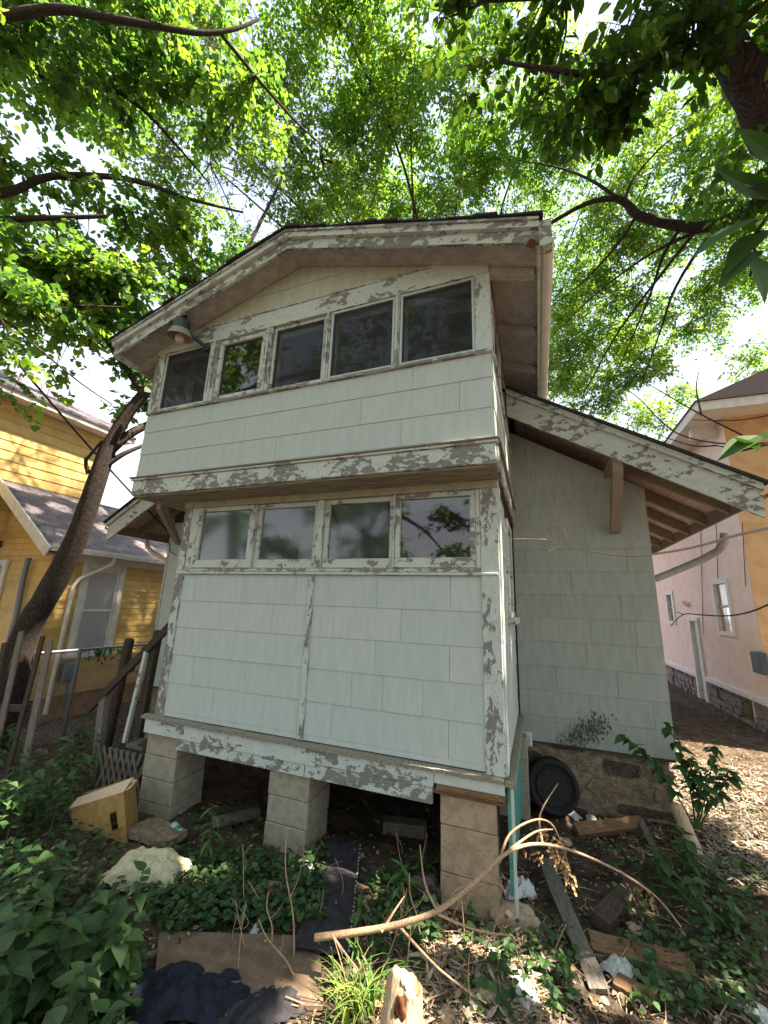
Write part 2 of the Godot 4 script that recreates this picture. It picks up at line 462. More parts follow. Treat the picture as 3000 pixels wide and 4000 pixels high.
	plain("cardboard_pale", 216, 190, 160, 0.9)
	mat("sack", tex(256, Vector3(206, 198, 166), [[nz(36, 0.03, 256), 90, 190, Vector3(186, 176, 138), 0.8], [nz(37, 0.25, 256, 2), 150, 220, Vector3(168, 158, 124), 0.5], [nz(38, 0.05, 256), 175, 215, Vector3(140, 124, 92), 0.6]]), Vector3(2, 2, 2), 0.9, true, htex(256, nz(39, 0.05, 256)), 0.25)
	mat("cloth_navy", tex(256, Vector3(36, 40, 56), [[nz(50, 0.03, 256), 100, 190, Vector3(24, 25, 32), 0.8], [nz(51, 0.08, 256), 180, 225, Vector3(66, 68, 78), 0.5]]), Vector3(2, 2, 2), 0.9)
	mat("carpet_dark", tex(256, Vector3(58, 56, 60), [[nz(52, 0.03, 256), 100, 190, Vector3(44, 42, 46), 0.8], [nz(53, 0.3, 256, 2), 170, 230, Vector3(88, 84, 82), 0.6]]), Vector3(2, 2, 2), 0.97)
	mat("board_tan", tex(256, Vector3(126, 106, 88), [[nz(54, 0.02, 256), 90, 190, Vector3(106, 88, 72), 0.8], [nz(55, 0.2, 256, 2), 160, 230, Vector3(92, 72, 58), 0.4], [nz(56, 0.04, 256), 185, 225, Vector3(150, 132, 112), 0.6]]), Vector3(1.2, 1.2, 1.2), 0.85)
	mat("rubber", tex(256, Vector3(34, 32, 33), [[nz(57, 0.05, 256), 120, 210, Vector3(58, 54, 52), 0.7]]), Vector3(2, 2, 2), 0.7)
	mat("teal_paint", tex(S, Vector3(92, 158, 144), [[n1, 90, 190, Vector3(74, 138, 124), 0.8], [n2, 190, 225, Vector3(60, 96, 86), 0.6]]), Vector3(1, 1, 1), 0.5)
	mat("lichen", tex(256, Vector3(170, 166, 148), [[nz(58, 0.06, 256), 110, 170, Vector3(124, 114, 98), 0.9], [nz(59, 0.12, 256), 160, 200, Vector3(196, 198, 180), 0.8], [nz(60, 0.1, 256), 180, 215, Vector3(86, 78, 62), 0.8]]), Vector3(4, 4, 4), 0.95, true, htex(256, nz(61, 0.12, 256)), 1.0)
	plain("metal_grey", 120, 126, 128, 0.45, 0.5, 0.6)
	plain("metal_galv", 150, 156, 160, 0.4, 0.5, 0.7)
	plain("metal_dark", 62, 74, 78, 0.5, 0.5, 0.3)
	plain("soot", 84, 82, 78, 0.95, 0.2)
	plain("lamp_rim", 150, 146, 132, 0.6)
	plain("cable", 52, 48, 56, 0.6)
	plain("screen_frame", 186, 196, 192, 0.45, 0.5, 0.2)
	plain("white_plastic", 196, 198, 196, 0.5)
	plain("green_plastic", 40, 150, 100, 0.4)
	plain("amber_glass", 120, 66, 34, 0.2)
	plain("fridge_white", 232, 232, 228, 0.35)
	plain("rust", 92, 56, 38, 0.9, 0.2)
	# glass
	var gl := plain("glass", 40, 46, 46, 0.03, 0.5)
	gl.transparency = BaseMaterial3D.TRANSPARENCY_ALPHA; gl.albedo_color.a = 0.08
	var bulb := plain("bulb_glass", 226, 206, 190, 0.12, 0.5)
	bulb.transparency = BaseMaterial3D.TRANSPARENCY_ALPHA; bulb.albedo_color.a = 0.55
	var gd := plain("glass_dusty", 96, 116, 108, 0.07, 0.5)
	gd.transparency = BaseMaterial3D.TRANSPARENCY_ALPHA; gd.albedo_color.a = 0.14
	var film := plain("film", 92, 114, 106, 0.6, 0.3)
	film.transparency = BaseMaterial3D.TRANSPARENCY_ALPHA; film.albedo_color.a = 0.5
	var scr := plain("screen_mesh", 58, 60, 63, 0.8, 0.3)
	scr.transparency = BaseMaterial3D.TRANSPARENCY_ALPHA; scr.albedo_color.a = 0.36
	plain("curtain", 170, 158, 150, 0.9, 0.2)
	plain("blind", 214, 208, 214, 0.8, 0.2)
	# foliage
	leafmat("leaf_tree", Color(1.15, 1.15, 0.62), 0.5)
	leafmat("leaf_weed", Color(0.7, 0.75, 0.4), 0.45)
	leafmat("litter", Color(0.25, 0.22, 0.16), 0.85)

# ---------------------------------------------------------------- the house
var shingle_mesh := {}
func shingle_of(mname: String) -> ArrayMesh:
	if not shingle_mesh.has(mname):
		var mb := MB.new()
		# 1 long, 1 high; thin at the top edge, thick at the butt, slightly eased lower edge
		var pr := [Vector2(0.0, 0.0), Vector2(0.011, 0.0), Vector2(0.0118, 0.012), Vector2(0.0045, 1.0), Vector2(0.0, 1.0)]
		for i in pr.size():
			var a: Vector2 = pr[i]; var b: Vector2 = pr[(i + 1) % pr.size()]
			mb.quad(Vector3(0, a.y, a.x), Vector3(1, a.y, a.x), Vector3(1, b.y, b.x), Vector3(0, b.y, b.x))
		for x in [0.0, 1.0]:
			for k in [1, 2, 3]:
				mb.tri(Vector3(x, pr[0].y, pr[0].x), Vector3(x, pr[k].y, pr[k].x), Vector3(x, pr[k + 1].y, pr[k + 1].x))
		shingle_mesh[mname] = mb.mesh(M[mname])
	return shingle_mesh[mname]
# courses of shingles on a wall plane. o: lower left corner; u: along; lines: course bottoms from the top down; top: y of the top
func courses(parent: Node, o: Vector3, u: Vector3, length: float, top: float, lines: Array, joints: Array, mats: Array, nrm: Vector3) -> void:
	var hi := top
	for r in lines.size():
		var lo: float = lines[r]
		var js: Array = []
		if r < joints.size() and joints[r] is Array: js = joints[r].duplicate()
		else:
			var x := 0.61 * (0.5 if r % 2 == 0 else 1.0) * (0.8 + 0.4 * rng.randf())
			while x < length - 0.08:
				js.append(x)
				x += 0.61
		js.push_front(0.0); js.append(length)
		for k in js.size() - 1:
			var a: float = js[k] + (0.0013 if k > 0 else 0.0)
			var b: float = js[k + 1] - (0.0013 if k < js.size() - 2 else 0.0)
			var h := hi - lo + (0.02 if r > 0 else 0.0)
			var mesh := shingle_of(mats[rng.randi() % mats.size()])
			var bs := Basis(u * (b - a), Vector3(0, h, 0), nrm)
			var t := Transform3D(bs, Vector3(o.x, lo + rng.randf_range(-0.0015, 0.0015), o.z) + u * a + nrm * rng.randf_range(0.0, 0.0012))
			put("shingle", mesh, parent, t)
		hi = lo
# shingles cut to a polygon (under a sloping roof)
func cut_shingle(parent: Node, rect: Rect2, clip: PackedVector2Array, z: float, mname: String) -> void:
	var r := pv([rect.position.x, rect.position.y, rect.end.x, rect.position.y, rect.end.x, rect.end.y, rect.position.x, rect.end.y])
	for p in Geometry2D.intersect_polygons(r, clip):
		if p.size() >= 3: slab("shingle", p, z, z + 0.008, M[mname], parent)
func sash(parent: Node, x0: float, x1: float, y0: float, y1: float, z: float, st: float, bot: float, mname: String) -> void:   # frame round a pane
	var f := parent
	bx("sash_rail", Vector3(x0 - st, y0 - bot, z - 0.035), Vector3(x1 + st, y0, z + 0.012), M[mname], f)
	bx("sash_rail", Vector3(x0 - st, y1, z - 0.035), Vector3(x1 + st, y1 + 0.045, z + 0.012), M[mname], f)
	bx("sash_stile", Vector3(x0 - st, y0, z - 0.035), Vector3(x0, y1, z + 0.01), M[mname], f)
	bx("sash_stile", Vector3(x1, y0, z - 0.035), Vector3(x1 + st, y1, z + 0.01), M[mname], f)
func build_house() -> void:
	house = thing("wooden_house", "two-storey pale green house with peeling trim and enclosed porch raised on block piers", "house", Vector3.ZERO)
	lower_porch(); upper_porch(); upper_roof(); main_body(); underside()

func lower_porch() -> void:
	var w := group_node("porch_front_wall", house)
	bx("sheathing", Vector3(0.0, -0.02, -0.10), Vector3(3.3, 1.40, -0.002), M.felt, w, 0.0)
	var sm := ["siding", "siding_b", "siding_c", "siding"]
	var ln := [1.099, 0.834, 0.569, 0.304, 0.045]
	courses(w, Vector3(0.09, 0, 0), Vector3(1, 0, 0), 1.525, 1.372, ln, [[0.17, 0.78, 1.39], [0.55, 1.16], [0.14, 0.75], [0.30, 0.92], [0.58, 1.16]], sm, Vector3(0, 0, 1))
	courses(w, Vector3(1.675, 0, 0), Vector3(1, 0, 0), 1.495, 1.372, ln, [[0.62, 1.25], [0.22, 0.84], [0.62, 1.24], [0.42, 0.70, 1.03], [0.25, 1.23]], sm, Vector3(0, 0, 1))
	bx("base_strip", Vector3(0.09, 0.0, 0.001), Vector3(3.17, 0.047, 0.009), M.siding, w, 0.002)
	bx("corner_board", Vector3(-0.012, -0.01, -0.03), Vector3(0.088, 2.085, 0.026), M.peel_most_v, house)
	bx("corner_board", Vector3(3.171, -0.01, 0.001), Vector3(3.312, 2.085, 0.026), M.peel_some_v, house)
	bx("corner_board", Vector3(3.302, -0.01, -0.11), Vector3(3.326, 2.10, -0.001), M.peel_little_v, house)
	bx("batten", Vector3(1.617, 0.0, 0.002), Vector3(1.673, 1.373, 0.026), M.peel_much_v, house)
	# sill under the windows
	bx("window_sill", Vector3(-0.005, 1.374, -0.02), Vector3(3.30, 1.398, 0.036), M.peel_some, house)
	bx("window_apron", Vector3(0.09, 1.400, -0.06), Vector3(3.168, 1.432, 0.020), M.peel_most, house)
	# four windows
	var gx := [[0.235, 0.865], [0.990, 1.610], [1.768, 2.380], [2.487, 3.087]]
	for k in 4:
		var win := group_node("window", house)
		win.set_meta("label", ["dusty closed sash with cloudy glass", "sash with torn plastic film and a dark hole", "sash with ragged film hanging behind the glass", "clear sash mirroring leaves and sky"][k])
		var z: float = [0.006, -0.022, -0.022, 0.006][k]
		sash(win, gx[k][0], gx[k][1], 1.522, 2.038, z, 0.045, 0.085, ["peel_some", "peel_some", "peel_some", "peel_much"][k])
		var pn := MB.new()
		pn.box(Vector3(gx[k][0], 1.522, z - 0.018), Vector3(gx[k][1], 2.038, z - 0.014))
		part("pane", pn, M.glass_dusty if k < 3 else M.glass, win)
		# ragged plastic film behind the glass
		var x0: float = gx[k][0]; var x1: float = gx[k][1]
		var wd := x1 - x0
		var fs := []
		if k == 0: fs = [[0, 0, 1, 0, 1, 1, 0, 1]]
		elif k == 1: fs = [[0, 1, 1, 1, 1, 0, 0.72, 0, 0.74, 0.30, 0.80, 0.44, 0.70, 0.42, 0.64, 0.52, 0.56, 0.40, 0.48, 0.50, 0.40, 0.36, 0.32, 0.52, 0.2, 0.46, 0.1, 0.48, 0, 0.42], [0, 0, 0.55, 0, 0.4, 0.05, 0.1, 0.06]]
		elif k == 2: fs = [[0.02, 1, 0.98, 1, 0.94, 0.86, 0.86, 0.74, 0.72, 0.72, 0.66, 0.78, 0.58, 0.62, 0.44, 0.46, 0.34, 0.5, 0.2, 0.55, 0.14, 0.72], [0, 0, 0.14, 0, 0.12, 0.6, 0.0, 0.85]]
		else: fs = [[0.14, 0.96, 0.4, 1, 1, 1, 1, 0.84, 0.86, 0.78, 0.74, 0.9, 0.66, 0.82, 0.58, 0.88, 0.48, 0.78, 0.3, 0.82, 0.18, 0.76, 0.13, 0.86]]
		for f in fs:
			var q := PackedVector2Array()
			for i in range(0, f.size(), 2): q.append(Vector2(x0 + wd * f[i], 1.522 + 0.516 * f[i + 1]))
			slab("plastic_film", q, z - 0.026, z - 0.024, M.film, win)
	for q in [[0.913, 0.942, 0.03], [1.657, 1.721, 0.022], [2.427, 2.440, 0.028]]:
		bx("mullion", Vector3(q[0], 1.434, -0.06), Vector3(q[1], 2.084, q[2]), M.peel_some_v, house)
	bx("casing", Vector3(3.134, 1.434, -0.05), Vector3(3.170, 2.085, 0.020), M.peel_little_v, house)
	bx("casing", Vector3(0.089, 1.434, -0.05), Vector3(0.189, 2.085, 0.018), M.peel_little_v, house)
	bx("frieze_board", Vector3(-0.03, 2.087, -0.10), Vector3(3.318, 2.163, 0.030), M.frieze, house)
	# ledge, skirt, joist board
	var led := group_node("ledge", house)
	for k in 14:
		var a := -0.14 + 3.44 * k / 14.0
		var mb := MB.new()
		var yt := -0.006 + rng.randf_range(-0.004, 0.004)
		mb.prism(ragged(Vector2(a, 0.018), Vector2(a + 0.246, 0.018), 7, 0.003, rng) + ragged(Vector2(a + 0.246, 0.085), Vector2(a, 0.085), 9, 0.006, rng), 0.0, 0.026)
		part("ledge_board", mb, M.lichen, led, Transform3D(Basis(Vector3(1, 0, 0), Vector3(0, -0.12, 1), Vector3(0, 1, 0.12)), Vector3(0, yt - 0.026, -0.02)))
	bx("skirt_board", Vector3(-0.10, -0.165, 0.012), Vector3(0.93, -0.034, 0.044), M.peel_some, house)
	bx("skirt_board", Vector3(0.933, -0.170, 0.012), Vector3(1.82, -0.034, 0.044), M.peel_some, house)
	bx("skirt_board", Vector3(1.823, -0.150, 0.012), Vector3(2.80, -0.034, 0.044), M.peel_much, house)
	bx("skirt_board", Vector3(2.803, -0.118, 0.012), Vector3(3.30, -0.034, 0.044), M.peel_some, house)
	bx("joist_board", Vector3(0.33, -0.262, 0.004), Vector3(1.72, -0.168, 0.034), M.peel_much, house)
	bx("joist_board", Vector3(1.724, -0.262, 0.002), Vector3(2.79, -0.153, 0.034), M.peel_most, house)
	board("bearer", Vector3(2.82, -0.139, 0.024), Vector3(3.30, -0.139, 0.024), 0.040, 0.04, Vector3.UP, M.wood_brown, house)
	bx("bearer", Vector3(2.78, -0.20, -0.06), Vector3(3.30, -0.163, 0.0), M.wood_brown, house)
	# side walls, right then left
	var sw := group_node("porch_side_wall", house)
	bx("sheathing", Vector3(3.22, -0.02, -1.90), Vector3(3.302, 1.05, -0.10), M.felt, sw, 0.0)
	bx("sheathing", Vector3(3.22, 1.98, -1.90), Vector3(3.302, 2.165, -0.10), M.felt, sw, 0.0)
	bx("sheathing", Vector3(3.22, 1.05, -0.73), Vector3(3.302, 1.98, -0.10), M.felt, sw, 0.0)
	bx("sheathing", Vector3(3.22, 1.05, -1.90), Vector3(3.302, 1.98, -1.41), M.felt, sw, 0.0)
	var all := [1.83, 1.57, 1.31, 1.048, 0.783, 0.518, 0.254, 0.0]
	courses(sw, Vector3(3.303, 0, -0.115), Vector3(0, 0, -1), 0.61, 2.09, all, [], ["siding", "siding_b"], Vector3(1, 0, 0))
	courses(sw, Vector3(3.303, 0, -0.725), Vector3(0, 0, -1), 0.69, 0.99, [0.783, 0.518, 0.254, 0.0], [], ["siding", "siding_b"], Vector3(1, 0, 0))
	courses(sw, Vector3(3.303, 0, -1.415), Vector3(0, 0, -1), 0.48, 2.09, all, [], ["siding", "siding_b"], Vector3(1, 0, 0))
	bx("ledge_board", Vector3(3.30, -0.06, -1.88), Vector3(3.372, -0.022, 0.05), M.lichen, house)
	bx("side_skirt", Vector3(3.312, -0.70, -1.60), Vector3(3.336, -0.061, 0.012), M.teal_paint, house)
	board("skirt_edge", Vector3(3.344, -0.061, 0.018), Vector3(3.350, -0.80, 0.03), 0.014, 0.022, Vector3(0, 0, 1), M.peel_little, house)
	var sdw := group_node("side_window", house)
	bx("window_frame", Vector3(3.306, 1.05, -1.42), Vector3(3.345, 1.10, -0.72), M.peel_some, sdw)
	bx("window_frame", Vector3(3.306, 1.93, -1.42), Vector3(3.340, 1.99, -0.72), M.peel_some, sdw)
	bx("window_frame", Vector3(3.306, 1.10, -1.42), Vector3(3.338, 1.93, -1.35), M.peel_some, sdw)
	bx("window_frame", Vector3(3.306, 1.10, -0.79), Vector3(3.338, 1.93, -0.72), M.peel_some, sdw)
	bx("pane", Vector3(3.318, 1.10, -1.35), Vector3(3.322, 1.93, -0.79), M.glass, sdw, 0.0)
	bx("sill_end", Vector3(3.303, 0.99, -1.48), Vector3(3.385, 1.047, -0.68), M.peel_much, sdw)
	var lw := group_node("porch_side_wall", house)
	bx("sheathing", Vector3(-0.004, -0.02, -1.90), Vector3(0.08, 2.165, -0.10), M.felt, lw, 0.0)
	courses(lw, Vector3(-0.005, 0, -1.895), Vector3(0, 0, 1), 1.79, 2.09, [1.83, 1.57, 1.31, 1.048, 0.783, 0.518, 0.254, 0.0], [], ["siding", "siding_b"], Vector3(-1, 0, 0))
	# room behind the windows
	var rm := group_node("porch_room", house)
	bx("room_floor", Vector3(0.08, -0.10, -1.90), Vector3(3.22, -0.03, -0.10), M.wood_brown, rm, 0.0)
	bx("room_wall", Vector3(0.08, -0.03, -1.90), Vector3(3.22, 2.16, -1.86), M.room, rm, 0.0)
	bx("room_wall", Vector3(0.081, -0.03, -1.86), Vector3(0.10, 2.16, -0.101), M.room, rm, 0.0)
	bx("room_wall", Vector3(3.20, -0.03, -1.86), Vector3(3.219, 1.05, -0.101), M.room, rm, 0.0)
	bx("room_wall", Vector3(3.20, 1.98, -1.86), Vector3(3.219, 2.16, -0.101), M.room, rm, 0.0)
	bx("room_wall", Vector3(3.20, 1.05, -0.73), Vector3(3.219, 1.98, -0.101), M.room, rm, 0.0)
	bx("room_wall", Vector3(3.20, 1.05, -1.86), Vector3(3.219, 1.98, -1.41), M.room, rm, 0.0)
	bx("wall_fill", Vector3(0.0, 1.40, -0.10), Vector3(3.30, 1.432, -0.062), M.felt, rm, 0.0)

func upper_porch() -> void:
	var X0 := -0.395; var X1 := 3.33; var Z := 0.37
	var w := group_node("upper_front_wall", house)
	bx("sheathing", Vector3(X0, 2.18, Z - 0.10), Vector3(X1, 3.10, Z - 0.002), M.felt, w, 0.0)
	courses(w, Vector3(X0 + 0.002, 0, Z), Vector3(1, 0, 0), X1 - X0 - 0.004, 3.088, [2.876, 2.620, 2.366], [[0.93, 3.08], [1.38, 2.62, 3.47], [0.55, 1.77, 2.99]], ["siding", "siding_b", "siding_c"], Vector3(0, 0, 1))
	# band under the siding
	bx("band_board", Vector3(X0 - 0.012, 2.166, Z - 0.02), Vector3(X1 + 0.012, 2.322, Z + 0.022), M.peel_much, house)
	bx("band_moulding", Vector3(X0 - 0.03, 2.323, Z - 0.01), Vector3(X1 + 0.03, 2.345, Z + 0.040), M.peel_some, house)
	bx("drip_cap", Vector3(X0 - 0.045, 2.346, Z - 0.01), Vector3(X1 + 0.045, 2.362, Z + 0.056), M.lichen, house)
	bx("band_board", Vector3(X1 + 0.002, 2.166, -1.88), Vector3(X1 + 0.026, 2.322, Z - 0.021), M.peel_much, house)
	bx("drip_cap", Vector3(X1 + 0.002, 2.340, -1.88), Vector3(X1 + 0.05, 2.360, Z - 0.011), M.lichen, house)
	bx("band_board", Vector3(X0 - 0.026, 2.166, -1.88), Vector3(X0 - 0.002, 2.322, Z - 0.021), M.peel_some, house)
	# boards under the overhang
	var so := group_node("overhang_soffit", house)
	for k in 5:
		var z0 := Z - 0.008 - 0.0775 * k
		bx("soffit_board", Vector3(X0, 2.150, z0 - 0.0765), Vector3(X1, 2.1655, z0), M.soffit_green, so, 0.002)
	for k in 4:
		bx("soffit_board", Vector3(X0 + 0.0985 * k, 2.150, -1.88), Vector3(X0 + 0.0985 * k + 0.0975, 2.1655, -0.03), M.soffit_green, so, 0.002)
	bx("floor_deck", Vector3(X0, 2.167, -1.90), Vector3(X1, 2.21, Z - 0.021), M.wood_brown, house, 0.0)
	# windows
	bx("window_sill", Vector3(X0 - 0.006, 3.090, Z - 0.06), Vector3(X1 + 0.006, 3.118, Z + 0.034), M.peel_most, house)
	var wx := [[-0.255, 0.41], [0.505, 1.11], [1.20, 1.807], [1.87, 2.51], [2.562, 3.207]]
	for k in 5:
		var win := group_node("window", house)
		win.set_meta("label", ["dark screened window with a pale curtain inside", "glazed window mirroring trees and sky", "dark screened window", "dark screened window", "dark screened window in a metal frame"][k])
		var x0: float = wx[k][0]; var x1: float = wx[k][1]
		var zf: float = Z + [0.012, -0.004, -0.012, 0.010, 0.010][k]
		var fm: StandardMaterial3D = M.peel_some if k == 1 or k == 2 else M.screen_frame
		var fw := 0.05 if k == 1 else (0.03 if k == 2 else 0.022)
		var f := win
		bx("sash_rail", Vector3(x0, 3.122, zf - 0.03), Vector3(x1, 3.122 + fw * 1.2, zf), fm, f)
		bx("sash_rail", Vector3(x0, 3.838 - fw, zf - 0.03), Vector3(x1, 3.838, zf), fm, f)
		bx("sash_stile", Vector3(x0, 3.122 + fw * 1.2, zf - 0.03), Vector3(x0 + fw, 3.838 - fw, zf - 0.001), fm, f)
		bx("sash_stile", Vector3(x1 - fw, 3.122 + fw * 1.2, zf - 0.03), Vector3(x1, 3.838 - fw, zf - 0.001), fm, f)
		var pn := MB.new()
		pn.box(Vector3(x0 + fw, 3.122 + fw, zf - 0.034), Vector3(x1 - fw, 3.838 - fw, zf - 0.030))
		part("pane", pn, M.glass, win)
		if k != 1:
			var sc := MB.new()
			sc.box(Vector3(x0 + fw, 3.122 + fw, zf - 0.014), Vector3(x1 - fw, 3.838 - fw, zf - 0.012))
			part("screen", sc, M.screen_mesh, win)
			# inner sash seen through the screen
			bx("inner_sash", Vector3(x0 + fw, 3.74, zf - 0.075), Vector3(x1 - fw, 3.838, zf - 0.05), M.soffit, win)
			bx("inner_sash", Vector3(x0 + fw, 3.13, zf - 0.075), Vector3(x0 + fw + 0.035, 3.74, zf - 0.05), M.soffit, win)
		if k == 0:
			var cu := MB.new()
			for s in 4:
				cu.box(Vector3(x0 + 0.16 + s * 0.03, 3.10, zf - 0.17 - 0.012 * (s % 2)), Vector3(x0 + 0.188 + s * 0.03, 3.80, zf - 0.16 - 0.012 * (s % 2)))
			part("curtain", cu, M.curtain, win)
	for q in [[0.412, 0.503], [1.112, 1.198], [1.809, 1.868], [2.512, 2.560]]:
		bx("mullion", Vector3(q[0], 3.12, Z - 0.08), Vector3(q[1], 3.84, Z + 0.016), M.peel_much_v, house)
		bx("mullion_bead", Vector3((q[0] + q[1]) * 0.5 - 0.012, 3.122, Z + 0.0162), Vector3((q[0] + q[1]) * 0.5 + 0.012, 3.838, Z + 0.030), M.peel_some_v, house)
	bx("corner_board", Vector3(3.209, 3.12, Z - 0.07), Vector3(X1 + 0.006, 3.842, Z + 0.018), M.peel_little_v, house)
	bx("corner_board", Vector3(X0 - 0.006, 3.12, Z - 0.07), Vector3(-0.257, 3.842, Z + 0.018), M.peel_most_v, house)
	slab("head_board", pv([X0, 3.843, X1, 3.843, X1, 3.905, 2.93, 4.032, 0.03, 4.032, X0, 3.905]), Z - 0.08, Z + 0.020, M.peel_some, house)
	bx("head_cap", Vector3(0.02, 4.033, Z - 0.02), Vector3(2.94, 4.047, Z + 0.034), M.peel_much, house)
	# gable shingles
	var g := group_node("gable", house)
	var tri := pv([0.03, 4.048, 2.93, 4.048, 1.48, 4.50])
	slab("sheathing", tri, Z - 0.08, Z - 0.002, M.felt, g)
	for r in [[4.048, 4.262, [0.0, 0.92, 1.45, 2.06, 2.62, 3.2]], [4.265, 4.50, [0.5, 1.19, 1.80, 2.4]]]:
		for k in r[2].size() - 1:
			cut_shingle(g, Rect2(r[2][k] + 0.0012, r[0], r[2][k + 1] - r[2][k] - 0.0024, r[1] - r[0]), tri, Z + (0.002 if r[0] < 4.2 else 0.006), "siding_gable")
	# side walls with screened windows
	for s in [0, 1]:
		var sw := group_node("upper_side_wall", house)
		var xs := X1 if s == 0 else X0
		var dx := 1.0 if s == 0 else -1.0
		bx("sheathing", Vector3(xs - dx * 0.08, 2.18, -2.1), Vector3(xs - dx * 0.002, 3.10, Z - 0.101), M.felt, sw, 0.0)
		courses(sw, Vector3(xs, 0, (Z - 0.004) if s == 0 else -2.1), Vector3(0, 0, -1.0 if s == 0 else 1.0), 2.46, 3.088, [2.876, 2.620, 2.366], [], ["siding", "siding_b"], Vector3(dx, 0, 0))
		for q in [[0.30, 0.0], [-0.62, -0.72], [-1.34, -1.44], [-2.02, -2.1]]:
			bx("side_post", Vector3(minf(xs, xs - dx * 0.09), 3.12, q[1]), Vector3(maxf(xs, xs - dx * 0.09), 3.90, q[0]), M.peel_some, sw)
		for q in [[-0.001, -0.619], [-0.721, -1.339], [-1.441, -2.019]]:
			bx("side_screen", Vector3(xs - dx * 0.03 - 0.002, 3.12, q[1]), Vector3(xs - dx * 0.03, 3.84, q[0]), M.screen_mesh, sw, 0.0)
			bx("side_pane", Vector3(xs - dx * 0.045 - 0.002, 3.12, q[1]), Vector3(xs - dx * 0.045, 3.84, q[0]), M.glass, sw, 0.0)
		bx("side_head", Vector3(minf(xs, xs - dx * 0.088), 3.845, -2.1), Vector3(maxf(xs, xs - dx * 0.088), 3.93, Z - 0.081), M.soffit, sw)
		bx("side_sill", Vector3(minf(xs - dx * 0.06, xs + dx * 0.03), 3.092, -2.1), Vector3(maxf(xs - dx * 0.06, xs + dx * 0.03), 3.117, Z - 0.062), M.peel_much, sw)
	var rm := group_node("upper_room", house)
	bx("room_floor", Vector3(X0 + 0.09, 2.211, -2.1), Vector3(X1 - 0.09, 2.24, Z - 0.102), M.wood_brown, rm, 0.0)
	bx("room_wall", Vector3(X0 + 0.09, 2.24, -2.14), Vector3(X1 - 0.09, 4.40, -2.09), M.room, rm, 0.0)
	slab("room_ceiling", pv([X0 + 0.09, 3.86, X1 - 0.09, 3.86, X1 - 0.09, 3.88, X0 + 0.09, 3.88]), -2.08, Z - 0.09, M.room, rm)

